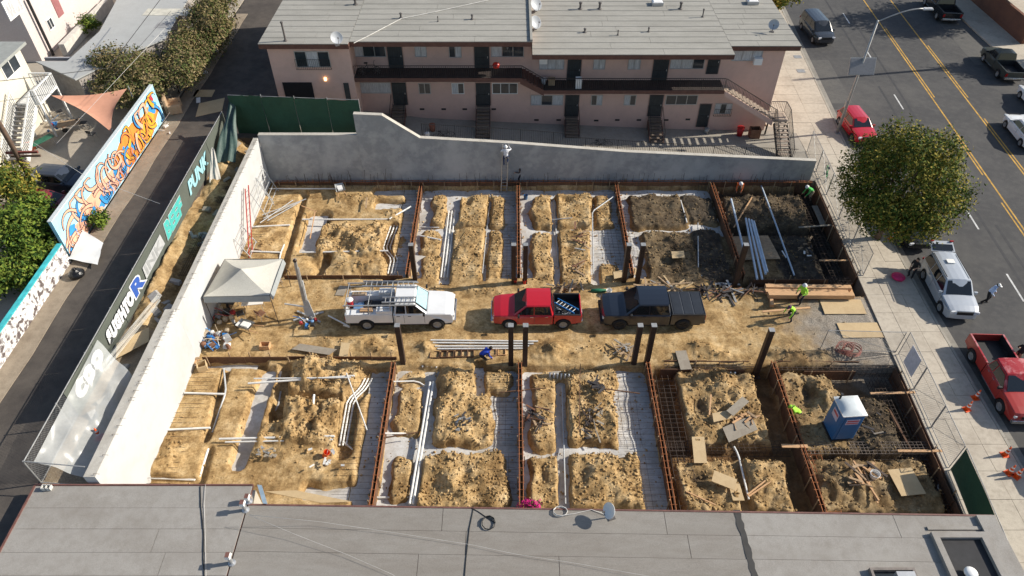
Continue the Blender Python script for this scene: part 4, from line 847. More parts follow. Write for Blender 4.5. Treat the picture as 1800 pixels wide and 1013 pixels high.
pipe([(577, 555, .35), (618, 576, .3), (604, 572, .1)], 'white pipe propped at the white truck tail', r_=.045)
# --- sheets, planks, boxes
def sheet(q4, label, m=PLY, z=.06, th=.025, name='plywood_sheet', zl=None, cat='plywood'):
    P = [gz(u, v) + Vector((0, 0, z)) if zl is None else G(u, v, zl) for u, v in q4]
    if zl is None: zz = max(p.z for p in P); P = [Vector((p.x, p.y, p.z * .5 + zz * .5)) for p in P]
    c = (P[0] + P[2]) / 2; c2 = (P[1] + P[3]) / 2; P[3] = P[3] + (c - c2) * 2 * .999  # keep it plane
    P = P[::-1]; o = MB().slab(*P, th)
    if (Vector(P[1]) - P[0]).cross(Vector(P[3]) - P[0]).z < 0: o = MB().slab(*P[::-1], th)
    return tag(origin(o.build(name, m)), label, cat)
sheet(((1440, 528), (1512, 528), (1523, 553), (1450, 553)), 'new plywood sheet on gravel beside the lumber stack'); sheet(((1470, 569), (1540, 569), (1553, 595), (1482, 595)), 'new plywood sheet on gravel by the sidewalk')
sheet(((1252, 727), (1284, 720), (1287, 735), (1268, 740)), 'small pale board tipped beside a grey board in the pit', zl=.35); sheet(((1277, 722), (1305, 697), (1317, 706), (1290, 733)), 'grey board propped beside the pale board', PLYG, zl=.55)
sheet(((1270, 752), (1320, 730), (1332, 755), (1272, 768)), 'dusty board under lumber scraps in the pit', PLYG, zl=.25); sheet(((1216, 768), (1238, 768), (1243, 814), (1223, 815)), 'plank walkway bridging the pit trench', zl=.12); sheet(((1256, 827), (1296, 843), (1291, 862), (1250, 842)), 'pale plywood piece tilted over another in the near pit', zl=.4)
sheet(((1280, 850), (1300, 850), (1309, 880), (1292, 888)), 'plywood piece below the tilted one in the near pit', zl=.18); sheet(((1560, 826), (1602, 822), (1628, 868), (1580, 878)), 'large plywood sheet on soil near the white bucket', zl=.3)
sheet(((1187, 617), (1206, 616), (1216, 649), (1197, 652)), 'grey plank bridge over the trench by the dark pickup', PLYG, zl=.15); sheet(((1078, 878 - 370 - 30), (1118, 470), (1120, 482), (1085, 492)), 'brown board behind the dark pickup columns', PLY, zl=.1)
sheet(((1180, 442), (1202, 441), (1204, 453), (1183, 455)), 'cardboard scrap on dark far soil', PLY, zl=.3, cat='cardboard', name='cardboard_scrap'); sheet(((600, 602), (615, 603), (611, 627), (590, 628)), 'plywood offcut leaning by the lane form board', zl=.25); sheet(((527, 604), (592, 614), (578, 624), (510, 612)), 'old board on the lane below the lift', PLYG, zl=.2)
sheet(((597, 502), (612, 503), (604, 520), (588, 520)), 'small weathered board behind the white truck', PLYG, zl=.06); sheet(((1280, 408 + 8), (1350, 414), (1372, 455), (1340, 460)), 'flat brown board lying in the dark far pit', LUMO, zl=-.05)
sheet(((205, 604), (262, 575), (262, 600), (245, 625)), 'plywood sheet over the bank by the white throw-up letters', zl=3.35)
def plank(a, b, label, wd=.14, th=.05, m=LUM, z=None, z2=None, cat='plank'):
    p = gz(*a) if z is None else G(*a, z); q = gz(*b) if z is None else G(*b, z if z2 is None else z2); e = Vector((0, 0, .06 if z is None else 0))
    return tag(origin(MB().beam(p + e, q + e, wd, th).build('plank', m)), label, cat, 'loose lumber')
for a, b, lb, k in (((1345, 505), (1495, 507), 'upper long new beam of the lumber stack', dict(wd=.3, th=.3, z=.35)), ((1350, 519), (1500, 520), 'lower long new beam of the lumber stack', dict(wd=.3, th=.3, z=.35)), ((1345, 512), (1490, 513), 'middle beam of the lumber stack', dict(wd=.3, th=.2, z=.3)),
                    ((1352, 500), (1357, 538), 'short cross beam at the left end of the lumber stack', dict(wd=.2, th=.2, z=.15)), ((1492, 505), (1499, 524), 'short cross beam at the right end of the lumber stack', dict(wd=.2, th=.2, z=.15)),
                    ((1340, 548), (1424, 541), 'long plank held by the bending worker', dict(z=.4)), ((1530, 692), (1608, 690), 'plank brace across the sidewalk trench, upper', dict(z=.05)), ((1578, 793), (1657, 793), 'plank brace across the sidewalk trench, lower', dict(z=.05)),
                    ((1374, 784), (1420, 785), 'short plank bridging the pit form wall', dict(z=.35, wd=.2)), ((1500, 810), (1545, 880), 'crossed lumber below the plywood sheet, long stick', dict(z=.3, wd=.08)), ((1518, 825), (1543, 885), 'crossed lumber below the plywood sheet, short stick', dict(z=.25, wd=.08)),
                    ((1314, 870), (1352, 840), 'leaning stick pair in the near pit, upper', dict(z=.2, wd=.07)), ((1316, 873), (1355, 846), 'leaning stick pair in the near pit, lower', dict(z=.15, wd=.07)), ((1206, 864), (1258, 888), 'thin pole at the near roof edge in the pit', dict(z=.15, wd=.06)), ((1250, 694), (1247, 730), 'upright stick by the grey board', dict(z=.3, wd=.08)),
                    ((1290, 430 - 30), (1322, 347), 'slanting stick by the orange vest worker', dict(z=.2, wd=.08)), ((1404, 400), (1461, 396), 'plank brace over the dark far trench, upper', dict(z=0, wd=.12, m=PLYG)), ((1440, 458), (1492, 458), 'plank brace over the dark far trench, lower', dict(z=0, wd=.12)), ((1432, 362), (1447, 396), 'grey board in the trench by the big tree', dict(z=-.5, wd=.4, m=PLYG)),
                    ((1563, 720), (1601, 790), 'rusty wood rail lying in the sidewalk trench', dict(z=-.2, wd=.1, m=FORM)), ((1020, 640), (1018, 760), 'tall thin stake line in the near rubble', dict(z=.45, wd=.04, m=FORM)), ((675, 640 + 130), (735, 760), 'rusty stick across the near pale strip', dict(z=.2, wd=.05, m=FORM)), ((1125, 692), (1058, 683), 'rusty bar from the form wall to the rubble', dict(z=.25, wd=.05, m=FORM)),
                    ((880, 690), (960, 682), 'long rusty bar across the near middle form wall', dict(z=.3, wd=.04, m=FORM)), ((420, 470 - 40), (460, 440), 'sawn stick near the wall foot', dict(z=.1, wd=.06, m=LUMO)), ((530, 362), (556, 372), 'wooden cross stick in the far left unit', dict(z=.3, wd=.06)), ((554, 371), (545, 420), 'long wooden stick leaning in the far left unit', dict(z=.3, wd=.06)), ((645, 347), (643, 366), 'short upright board in the far left soil', dict(z=.3, wd=.1, m=LUMO))):
    plank(a, b, lb, **k)
def scrap_heap(u, v, du, dv, n, label, ms, L=(.3, 1.2), seed=0, z=.05, nm='scrap_stick'):
    q = random.Random(seed); t = thing('scrap_heap', label, 'scrap heap', gz(u, v))
    for i in range(n):
        p = gz(u + q.uniform(-du, du), v + q.uniform(-dv, dv)) + Vector((0, 0, z + q.uniform(0, .3))); a = q.uniform(0, 6.3); l = q.uniform(*L); d = Vector((math.cos(a), math.sin(a), q.uniform(-.15, .25))) * l / 2
        MB().beam(p - d, p + d, q.uniform(.03, .14), q.uniform(.02, .05)).build(nm, q.choice(ms), t)
DKW = mat('dark_scrap', (.05, .045, .045), .8, .3); RUSTY = mat('rust_scrap', (.2, .1, .06), .85, .3)
scrap_heap(1278, 516, 52, 5, 34, 'dark heap of bundled bars and scrap behind the dark pickup', [DKW, REBD, GALV, RUSTY], (.6, 2.0), 1); scrap_heap(1160, 508, 40, 3, 14, 'scrap strips along the far lane edge', [GALV, LUMO, PLY], (.6, 2.2), 2); scrap_heap(1095, 618, 16, 10, 16, 'grey rubble sheets by the near column pair', [PLYG, GALV, LUMO], (.3, 1.1), 3)
scrap_heap(1044, 745, 16, 26, 26, 'dark debris on the near rubble block', [DKW, REBD, PLYG], (.2, .7), 4); scrap_heap(940, 735, 18, 16, 22, 'dark brown wood scraps by the near middle form wall', [RUSTY, LUMO, DKW], (.4, 1.1), 5); scrap_heap(1050, 682, 8, 9, 12, 'black strap scraps near the bent rebar', [DKW], (.4, .8), 6)
scrap_heap(470, 800, 16, 10, 24, 'small grey concrete rubble near the orange bucket', [GALV, PLYG], (.1, .25), 7); scrap_heap(815, 745, 16, 14, 18, 'grey rubble on the near soil block', [GALV, DKW], (.1, .3), 8); scrap_heap(1300, 745, 26, 12, 12, 'lumber scraps on the dusty board', [LUM, LUMO], (.4, 1.2), 9); scrap_heap(1000, 508, 26, 4, 14, 'wood scraps on the lane behind the red pickup', [LUM, LUMO, PLYG], (.3, 1.2), 10)
scrap_heap(1020, 440, 12, 40, 16, 'loose sticks on the far soil behind the red pickup', [LUMO, RUSTY, PVCG], (.3, 1.1), 11); scrap_heap(575, 840 - 30, 30, 16, 10, 'white pipe offcuts near the orange bucket', [PVC, PVCG], (.15, .4), 12); scrap_heap(350, 640, 14, 6, 6, 'brown wooden boxes scrap by the white wall', [LUMO, LUM], (.3, .5), 13); scrap_heap(1520, 840, 24, 20, 16, 'scrap lumber around the white tub', [LUM, LUMO, REBD], (.4, 1.4), 14)
scrap_heap(1395, 450, 30, 26, 14, 'white pipe offcuts in the dark far pit', [PVC, DKW, LUMO], (.15, .7), 15); scrap_heap(1510, 750, 40, 26, 20, 'dark debris beside the portable toilet', [DKW, PLYG, REBD], (.2, .9), 16)
def openbox(p, sx, sy, h, label, m=LUMO, rz=0, name='wooden_box', fill=None, grp=None, cat='box'):
    t = thing(name, label, cat, p, rz, grp); w_ = .03
    MB().b2(-sx / 2, -sy / 2, 0, sx / 2, sy / 2, w_).build('bottom', m, t, world=False)
    for a in ((-sx / 2, -sy / 2, w_, sx / 2, -sy / 2 + w_, h), (-sx / 2, sy / 2 - w_, w_, sx / 2, sy / 2, h), (-sx / 2, -sy / 2 + w_, w_, -sx / 2 + w_, sy / 2 - w_, h), (sx / 2 - w_, -sy / 2 + w_, w_, sx / 2, sy / 2 - w_, h)): MB().b2(*a).build('side_board', m, t, world=False)
    return t
for i, (u, v) in enumerate(((765, 632), (781, 631), (793, 631), (806, 630), (817, 630), (828, 630))): openbox(G(u, v, -.35), .55 if i == 0 else .36, .5, .45, '%s open wooden form box left of the blue shirt worker' % ('first', 'second', 'third', 'fourth', 'fifth', 'sixth')[i], FORM, grp='row of form boxes')
for i, (u, v) in enumerate(((866, 628), (882, 627))): openbox(G(u, v, -.35), .45, .5, .45, '%s pale form box right of the blue shirt worker' % ('near', 'far')[i], LUM, grp='row of form boxes')
openbox(G(467, 611), .55, .4, .3, 'open wooden box on the lane below the wheelbarrow', LUM); openbox(gz(357, 648), .5, .5, .4, 'brown cardboard box at the wall foot by the white pipe', PLY, .4, 'cardboard_box')
def bucket(p, col, label, r_=.16, h=.36, tilt=0):
    t = thing('bucket', label, 'bucket', p); M = Matrix.Rotation(tilt, 3, 'Y')
    a = MB().lathe([(r_ * .8, 0), (r_, h), (r_ * 1.08, h), (r_ * 1.08, h - .04), (r_ * .95, h - .04), (r_ * .75, .03)], 14); a.v = [tuple(M @ Vector(q)) for q in a.v]; a.build('pail', col, t, world=False)
    a = MB().tube([(0, -r_ * math.cos(i * .5236), h + r_ * 1.2 * math.sin(i * .5236) * .7) for i in range(7)], .008, 4); a.v = [tuple(M @ Vector(q)) for q in a.v]; a.build('handle', GALV, t, world=False)
ORG = mat('orange_plastic', (.75, .12, .02), .4, .06); 
bucket(gz(571, 802) + Vector((0, 0, .05)), ORG, 'orange bucket on soil in the near left unit', tilt=.5); bucket(gz(1652, 866) + Vector((0, 0, .05)), WHITE, 'white bucket in the sidewalk trench', .25, .4); bucket(gz(1534, 840) + Vector((0, 0, .1)), WHITE, 'white tub among the scrap lumber', .22, .3)
bucket(gz(905, 497), mat('red_plastic', (.5, .02, .02), .4), 'red bucket at the foot of the far column pair, left', .14, .3); bucket(gz(922, 498), mat('red_plastic', (.5, .02, .02), .4), 'red bucket at the foot of the far column pair, right', .14, .3); bucket(gz(1070, 517), WHITE, 'white bucket in front of the dark pickup hood', .17, .35); bucket(gz(924, 352) + Vector((0, 0, .1)), mat('blue_plastic', (.05, .12, .25), .4), 'small blue bucket by the far middle form wall')
BLU = mat('blue_fibreglass', (.03, .16, .42), .4, .1); REDL = mat('red_fibreglass', (.42, .045, .03), .5, .1)
def ladder(p, q, wd, label, m, rungs=12, name='ladder', side=None):
    p = Vector(p); q = Vector(q); d = (q - p).normalized(); a = (side or d.cross(Vector((0, 0, 1)))).normalized() * wd / 2
    t = thing(name, label, 'ladder', p)
    for s_ in (-1, 1): MB().beam(p + a * s_, q + a * s_, .05, .09).build('rail', m, t)
    for i in range(rungs): c = p + (q - p) * ((i + .7) / (rungs + .4)); MB().bar(c - a, c + a, .022, 6).build('rung', GALV, t)
    return t
ladder(G(441, 450), Vector((-17.5, G(400, 400).y + .4, 3.1)), .42, 'red fibreglass extension ladder leaning on the white wall', REDL, 11, side=Vector((.25, 1, 0)))
ladder(G(886, 336, -.3), YP(889, 254, 43.1), .42, 'aluminium ladder with a worker on the grey wall', ALU, 14, side=Vector((1, 0, 0)))
ladder(G(357, 590, .35), G(380, 613, .3), .4, 'blue stepladder lying on the tool pile by the white wall', BLU, 6)
def frame_panel(p, q, h, label):
    p = Vector(p); q = Vector(q); lean = Vector((-.75, 0, h)); t = thing('scaffold_frame', label, 'scaffold', p)
    for a in (p, q): MB().bar(a, a + lean, .03, 6).build('upright', PVCG, t)
    for i in range(5): f = (i + .6) / 5.2; MB().bar(p + lean * f, q + lean * f, .022, 6).build('crossbar', PVCG, t)
frame_panel((-16.9, 39.0, -.05), (-16.9, 40.6, -.05), 2.3, 'pale steel frame leaning on the white wall, nearer one'); frame_panel((-17.0, 40.9, -.05), (-17.0, 42.3, -.05), 2.2, 'pale steel frame leaning on the white wall, by the grey corner')
frame_panel((-17.0, 34.9, -.05), (-17.0, 36.4, -.05), 1.7, 'dark steel frame leaning on the wall behind the canopy')
BLKP = mat('black_plastic', (.03, .03, .032), .5); RUB = mat('rubber', (.018, .018, .018), .85, .2)
def wheelbarrow(p, rz, label):
    t = thing('wheelbarrow', label, 'wheelbarrow', p, rz)
    MB().add([(-.45, -.33, .6), (.5, -.3, .62), (.5, .3, .62), (-.45, .33, .6), (-.2, -.2, .32), (.3, -.18, .3), (.3, .18, .3), (-.2, .2, .32)], [(4, 5, 6, 7), (0, 1, 5, 4), (1, 2, 6, 5), (2, 3, 7, 6), (3, 0, 4, 7), (0, 4, 5, 1)]).build('tray', PVCG, t, world=False)
    for s_ in (-1, 1): MB().beam((.7, .08 * s_, .25), (-1.0, .3 * s_, .52), .04, .04).build('handle', LUM, t, world=False); MB().bar((-.3, .24 * s_, .4), (-.35, .26 * s_, 0), .015, 5).build('leg', STEEL, t, world=False)
    w_ = MB().lathe([(.05, -.05), (.19, -.05), (.21, 0), (.19, .05), (.05, .05)], 14, (.68, 0, .21), 'Y').build('wheel', RUB, t, world=False); MB().box((-.0, 0, .55), (.5, .35, .12)).build('load', WHITE, t, world=False)
wheelbarrow(G(436, 582), R(160), 'wheelbarrow with pale load in front of the canopy'); wheelbarrow(gz(600, 342) + Vector((0, 0, .02)), R(110), 'wheelbarrow at the foot of the grey back wall')
# pop-up canopy
CAN = stained('canopy_cloth', (0.56, 0.54, 0.47), (0.50, 0.47, 0.40), 1, 4, .4, bump=.1); CANG = mat('canopy_grey', (0.30, 0.32, 0.32), .8, .08)
t = thing('popup_canopy', 'pale grey pop-up canopy tent against the white wall', 'canopy', (-15.6, 31.0, 0)); zc = 2.35
cor = [G(395, 456, zc), G(497, 455, zc), G(474, 520, zc), G(357, 522, zc)]; ap = G(424, 473, zc + .9)
for i in range(4):
    a, b = cor[i], cor[(i + 1) % 4]; vs = []; fs = []; N = 6
    for j in range(N + 1):
        for k in range(N + 1):
            f = k / N; e = a.lerp(b, f); s_ = j / N; p = e.lerp(ap, s_); p.z -= .16 * math.sin(math.pi * s_) * (1 - .3 * math.sin(math.pi * f)) ; p.z -= .05 * math.sin(math.pi * f) * (1 - s_); vs.append(p)
    for j in range(N):
        for k in range(N): q = j * (N + 1) + k; fs.append((q, q + 1, q + N + 2, q + N + 1))
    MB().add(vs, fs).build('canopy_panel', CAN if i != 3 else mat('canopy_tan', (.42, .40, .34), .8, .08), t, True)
    o_ = (a + b) / 2 - (cor[0] + cor[2]) / 2; o_.z = 0; o_.normalize(); v = MB(); d = Vector((0, 0, -.38)) + o_ * .10
    v.slab(a + d, b + d, b, a, .006).build('valance', CANG, t)
    MB().bar(a + Vector((0, 0, -.03)), (Vector((a.x, a.y, 0.0))), .022, 6).build('leg', BLKP, t); MB().bar(a, b, .015, 5).build('frame_bar', BLKP, t)
# under and around the canopy: tables, chairs, tool heap
def table(p, sx, sy, h, rz, label, m, cat='table'):
    t = thing('folding_table', label, cat, p, rz); MB().b2(-sx / 2, -sy / 2, h - .04, sx / 2, sy / 2, h).build('tabletop', m, t, world=False, bevel=.008)
    for x in (-1, 1):
        for y in (-1, 1): MB().bar((x * sx * .42, y * sy * .4, 0), (x * sx * .4, y * sy * .35, h - .04), .015, 5).build('leg', GALV, t, world=False)
table(G(449, 545), 1.25, .6, .74, R(8), 'white folding table at the canopy edge', WHITE); table(G(405, 540), 1.0, .6, .6, R(-10), 'dark work table under the canopy', BLKP)
def chair(p, rz, label, m):
    t = thing('folding_chair', label, 'chair', p, rz); MB().b2(-.22, -.22, .43, .22, .22, .46).build('seat', m, t, world=False); MB().box((-.22, 0, .7), (.03, .42, .25), ry=-.15).build('backrest', m, t, world=False)
    for x in (-1, 1):
        for y in (-1, 1): MB().bar((x * .24, y * .2, 0), (x * .15, y * .2, .44), .012, 5).build('leg', GALV, t, world=False)
    for y in (-1, 1): MB().bar((-.2, y * .2, .44), (-.25, y * .2, .8), .012, 5).build('back_post', GALV, t, world=False)
chair(G(461, 560), R(60), 'brown folding chair in front of the white folding table', RUSTY); chair(G(425, 560), R(120), 'dark folding chair half under the canopy', BLKP); chair(G(491, 503), R(200), 'wooden chair behind the canopy edge', LUMO)
q = random.Random(8)
CL_ = [mat('tool_grey', (.3, .3, .3), .6), mat('tool_white', (.6, .6, .58), .5), BLKP, RUSTY, BLU, mat('tool_tan', (.4, .32, .22), .7), mat('tool_red', (.4, .04, .04), .5), mat('tool_blue', (.12, .25, .45), .5)]
def junk(u, v, du, dv, n, label, name, cat, seed, smin=.12, smax=.5, z0=0, cols=CL_):
    q = random.Random(seed); t = thing(name, label, cat, G(u, v, z0))
    for i in range(n):
        p = G(u + q.uniform(-du, du), v + q.uniform(-dv, dv), z0); s_ = [q.uniform(smin, smax) for _ in range(3)]; s_[2] *= .7; m = q.choice(cols)
        p.z += s_[2] / 2 + q.uniform(0, .25); k = q.random()
        if k < .4: MB().box(p, s_, q.uniform(0, 3), q.uniform(-.4, .4), taper=q.uniform(.6, 1)).build('crate', m, t, bevel=.015)
        elif k < .7: MB().tube([p, p + Vector((q.uniform(-.9, .9), q.uniform(-.5, .5), q.uniform(.1, .7)))], .02, 5).build('tool_handle', m, t)
        else: MB().lathe([(.02, 0), (s_[0] * .35, .02), (s_[0] * .4, s_[2]), (s_[0] * .2, s_[2] + .05)], 10, p - Vector((0, 0, s_[2] / 2))).build('pail', m, t)
junk(383, 600, 22, 16, 42, 'jumbled heap of tools and buckets by the white wall below the canopy', 'tool_heap', 'tool heap', 1); junk(392, 556, 22, 16, 34, 'dark jumble of gear in the canopy shade', 'gear_heap', 'gear heap', 2, cols=[BLKP, RUSTY, CL_[0], CL_[5], CL_[6]]); junk(545, 568, 16, 9, 16, 'clutter of blocks and tools around the lift base', 'tool_heap', 'tool heap', 3, .1, .3)
# material lift with a tall mast
t = thing('material_lift', 'pale metal material lift with tall mast between canopy and white truck', 'lift', G(543, 560)); p = G(543, 558)
top = YP(519, 452, p.y)
MS = Vector((top.x - p.x, 0, top.z)); 
for k, (wd, f0, f1, off) in enumerate(((.26, .0, .62, 0), (.2, .3, .85, -.1), (.14, .55, 1.0, -.18))): MB().beam(p + MS * f0 + Vector((0, off, .1)), p + MS * f1 + Vector((0, off, 0)), wd, .12).build('mast_section', GALV if k else PVCG, t)
MB().slab(p + Vector((-.05, -.3, .5)), p + Vector((.5, -.3, .3)), p + Vector((.35, -.3, 1.75)), p + Vector((-.05, -.3, 1.2)), .05).build('side_plate', PVCG, t)
for a in (R(25), R(150), R(200), R(330)): MB().beam(p + Vector((0, 0, .12)), p + Vector((math.cos(a) * .9, math.sin(a) * .9, .06)), .1, .08).build('leg', PVCG, t)
MB().bar(p + Vector((0, -.1, 1.0)), p + Vector((-1.35, .35, .8)), .05, 8).build('boom', PVC, t); MB().lathe([(.1, -.06), (.12, 0), (.1, .06)], 12, p + MS * .98 + Vector((.0, -.2, 0)), 'Y').build('pulley', STEEL, t)
# coiled hose near the gate
q = gz(1494, 622); HOSE = mat('hose_red', (.33, .11, .08), .6, .2)
for i, (dx, dy, rr) in enumerate(((0, 0, .5), (-.35, .15, .45))): tag(origin(MB().tube([q + Vector((dx + rr * math.cos(a * .4) * (1 + .1 * math.sin(a)), dy + rr * .8 * math.sin(a * .4), .12 + .006 * a)) for a in range(70)], .022, 5).build('hose_coil', HOSE)), ('reddish hose coil near the gate, bigger right coil', 'reddish hose coil near the gate, smaller left coil')[i], 'hose')
# green tarp bundle, helmets of clutter on the lane
tag(origin(MB().lathe([(.02, -.5), (.1, -.45), (.13, 0), (.1, .45), (.02, .5)], 10, G(1052, 513) + Vector((0, 0, .1)), 'X').build('tarp_roll', mat('green_tarp', (.02, .16, .08), .6), None, True)), 'rolled green tarp on the lane before the dark pickup', 'tarp')
# portable toilet
TB = mat('toilet_blue', (.035, .14, .33), .45, .08); TW = mat('toilet_roof', (.62, .66, .66), .4, .06)
p = gz(1472, 757); p.z = -.02; t = thing('portable_toilet', 'blue portable toilet with white domed roof in the near pit', 'toilet', p, R(4))
MB().b2(-.6, -.6, 0, .6, .6, .12).build('base', BLKP, t, world=False); MB().b2(-.57, -.57, .12, .57, .57, 2.15).build('cabin', TB, t, world=False, bevel=.05)
vs = []; fs = []; N = 8
for j in range(N + 1):
    for i in range(N + 1):
        x = -1 + 2 * i / N; y = -1 + 2 * j / N; vs.append((x * .6, y * .6, 2.17 + .22 * max(0, 1 - abs(x) ** 3) * max(0, 1 - abs(y) ** 3)))
for j in range(N):
    for i in range(N): k = j * (N + 1) + i; fs.append((k, k + 1, k + N + 2, k + N + 1))
MB().add(vs, fs).build('roof_dome', TW, t, True, world=False); MB().b2(-.62, -.62, 2.1, .62, .62, 2.168).build('roof_rim', WHITE, t, world=False)
MB().b2(-.42, -.60, .2, .42, -.565, 2.0).build('door', TB, t, world=False, bevel=.01); SIGN = mat('sign_pale', (.55, .5, .62), .5, .05); SIGR = mat('sign_red', (.5, .08, .1), .5)
s1 = MB().b2(-.32, -.615, 1.45, .34, -.602, 1.85).build('sign', SIGN, t, world=False); MB().b2(-.28, -.622, 1.68, .30, -.616, 1.78).b2(-.28, -.622, 1.52, .30, -.616, 1.6).build('sign_print', SIGR, s1, world=False)
s1 = MB().b2(-.60, -.3, 1.3, -.585, .25, 1.85).build('sign', SIGN, t, world=False); MB().b2(-.607, -.25, 1.6, -.601, .2, 1.75).build('sign_print', SIGR, s1, world=False); MB().lathe([(.05, 2.2), (.05, 2.6), (.07, 2.6), (.07, 2.65)], 8, (-.42, .42, 0)).build('vent_pipe', BLKP, t, world=False)
# ================================================================ vehicles (x forward, z up, origin on the ground)
GLASS = mat('car_glass', (0.012, 0.015, 0.018), 0.04, 0.1, 1, spec=0.7); CHROME = mat('chrome', (0.6, 0.6, 0.6), 0.2, 0.05, 3, metal=0.9); BLK = mat('trim_black', (0.02, 0.02, 0.021), 0.55, 0.15)
HEADL = mat('headlight', (0.62, 0.63, 0.64), 0.15, 0.05, spec=.7); TAILL = mat('taillight', (0.32, 0.012, 0.012), 0.2, 0.1); PLATE = mat('licence_plate', (.6, .6, .58), .5)
INTER = mat('car_interior', (.10, .095, .09), .9, .2)
def archpts(xw, r, z0, n=9):
    a0 = math.asin(max(-1, min(1, (z0 - r * .8) / r))); rr = r
    return [(xw - rr * math.cos(a0 + (math.pi - 2 * a0) * i / (n - 1)), r * .8 + rr * math.sin(a0 + (math.pi - 2 * a0) * i / (n - 1))) for i in range(n)]
def shell(poly, hw, inset=.05, crown=.03, tf=0.0, tr=0.0, xs_=None, tum=0.0, ztum=None, nf=1.2, fr=(-1, -.95, -.7, -.35, 0, .35, .7, .95, 1)):
    n = len(poly); zmin = min(p[1] for p in poly); zmax = max(p[1] for p in poly); x0 = min(p[0] for p in poly); x1 = max(p[0] for p in poly); xm, zm_ = (x0 + x1) / 2, (zmin + zmax) / 2
    zt = ztum if ztum is not None else zmin
    vs = []
    for f in fr:
        s = abs(f)
        for x, z in poly:
            k = inset if s == 1 else (inset * .25 if s > .9 else 0); X_ = x - k * max(-1, min(1, (x - xm) / ((x1 - x0) / 2) * 1.0)) * (1 if abs(x - xm) > (x1 - x0) * .42 else 0); Z_ = z - k * (1 if z > zm_ + (zmax - zmin) * .15 else 0) * (z - zm_) / (zmax - zm_)
            y = f * hw; wt = max(0, (z - zm_) / (zmax - zm_)); Z_ += crown * (1 - s * s) * wt
            if x > x1 - nf: q = (x - (x1 - nf)) / nf; y *= 1 - tf * q * q; X_ -= .10 * tf * 5 * s ** 3 * q
            if x < x0 + nf: q = (x0 + nf - x) / nf; y *= 1 - tr * q * q; X_ += .10 * tr * 5 * s ** 3 * q
            if tum and z > zt: y *= 1 - tum * (z - zt) / (zmax - zt)
            vs.append((X_, y, Z_))
    m = MB(); F_ = []
    for i in range(len(fr) - 1):
        for j in range(n): a = i * n + j; b = i * n + (j + 1) % n; F_.append((a, a + n, b + n, b))
    F_.append(tuple(range(n))); F_.append(tuple(reversed(range((len(fr) - 1) * n, len(fr) * n))))
    m.add(vs, F_); return m
def wheels(t, xf, xr_, hw, r, rim=None, wd=.24):
    for x in (xf, xr_):
        for s in (-1, 1):
            y = s * (hw - wd * .45)
            w_ = MB().lathe([(r * .6, -wd / 2), (r * .93, -wd / 2), (r, -wd * .3), (r, wd * .3), (r * .93, wd / 2), (r * .6, wd / 2)], 20, (x, y, r), 'Y', cap=False).build('wheel', RUB, t, True, world=False)
            m = MB().lathe([(r * .02, s * (wd * .36)), (r * .55, s * wd * .32), (r * .62, s * wd * .5), (r * .64, s * wd * .2)], 16, (x, y, r), 'Y', cap=False)
            for k in range(5): a = k * 1.2566; m.box((x + math.cos(a) * r * .3, y + s * wd * .4, r + math.sin(a) * r * .3), (r * .55, .03, r * .13), ry=-a)
            m.build('rim', rim or GALV, w_, world=False)
def pane(t, nm, q, m=None, off=.012):  # a glass pane a little proud of the body face; q is counter-clockwise seen from outside
    P = [Vector(p) for p in q]; n = (P[1] - P[0]).cross(P[3] - P[0]).normalized()
    return MB().slab(*[p + n * off for p in P], .014).build(nm, m or GLASS, t, world=False)
def greenhouse(t, pm, hw, belt, top, xs4, tum, doors=2, crown=.05, glass=None, rear_side=True, split=None):
    """xs4: rear base, rear top, front top, front base"""
    rb, rt, ft, fb = xs4; g = shell([(rb, belt), (rt, top), (ft, top), (fb, belt)], hw, .06, crown, tum=tum, ztum=belt, fr=(-1, -.92, -.5, 0, .5, .92, 1)); o = g.build('cab', pm, t, world=False)
    yb = hw; f = lambda z: hw * (1 - tum * (z - belt) / (top - belt))
    def pt(x, z, s): return (x, s * f(z), z)
    zb, zt = belt + .05, top - .11
    xe = lambda z, a, b: a + (b - a) * (z - belt) / (top - belt)
    for s in (-1, 1):
        fr_, br_ = .10, .10; L = [xe(zb, rb, rt) + .12, xe(zt, rb, rt) + .12, xe(zt, fb, ft) - .10, xe(zb, fb, ft) - .14]; cuts = split or [i / doors for i in range(1, doors)]; cs_ = [0] + list(cuts) + [1]
        for a, b in zip(cs_, cs_[1:]):
            e = .035; xb0 = L[0] + (L[3] - L[0]) * a + (e if a else 0); xb1 = L[0] + (L[3] - L[0]) * b - (e if b < 1 else 0); xt0 = L[0] + (L[3] - L[0]) * a + (e if a else 0); xt1 = L[0] + (L[3] - L[0]) * b - (e if b < 1 else 0)
            if a == 0: xt0 = L[1]
            if b == 1: xt1 = L[2]
            q = [pt(xb0, zb, s), pt(xb1, zb, s), pt(xt1, zt, s), pt(xt0, zt, s)]
            if s > 0: q = q[::-1]
            pane(t, 'side_window', q, glass)
    e = lambda x, z, w: (x, w * f(z), z); zb2, zt2 = belt + .06, top - .05
    xf = lambda z: xe(z, fb, ft); xr2 = lambda z: xe(z, rb, rt)
    pane(t, 'windshield', [e(xf(zb2), zb2, -.86), e(xf(zb2), zb2, .86), e(xf(zt2), zt2, .86), e(xf(zt2), zt2, -.86)], glass, .02)
    pane(t, 'rear_window', [e(xr2(zb2), zb2, .82), e(xr2(zb2), zb2, -.82), e(xr2(zt2), zt2, -.82), e(xr2(zt2), zt2, .82)], glass, .02)
    return o
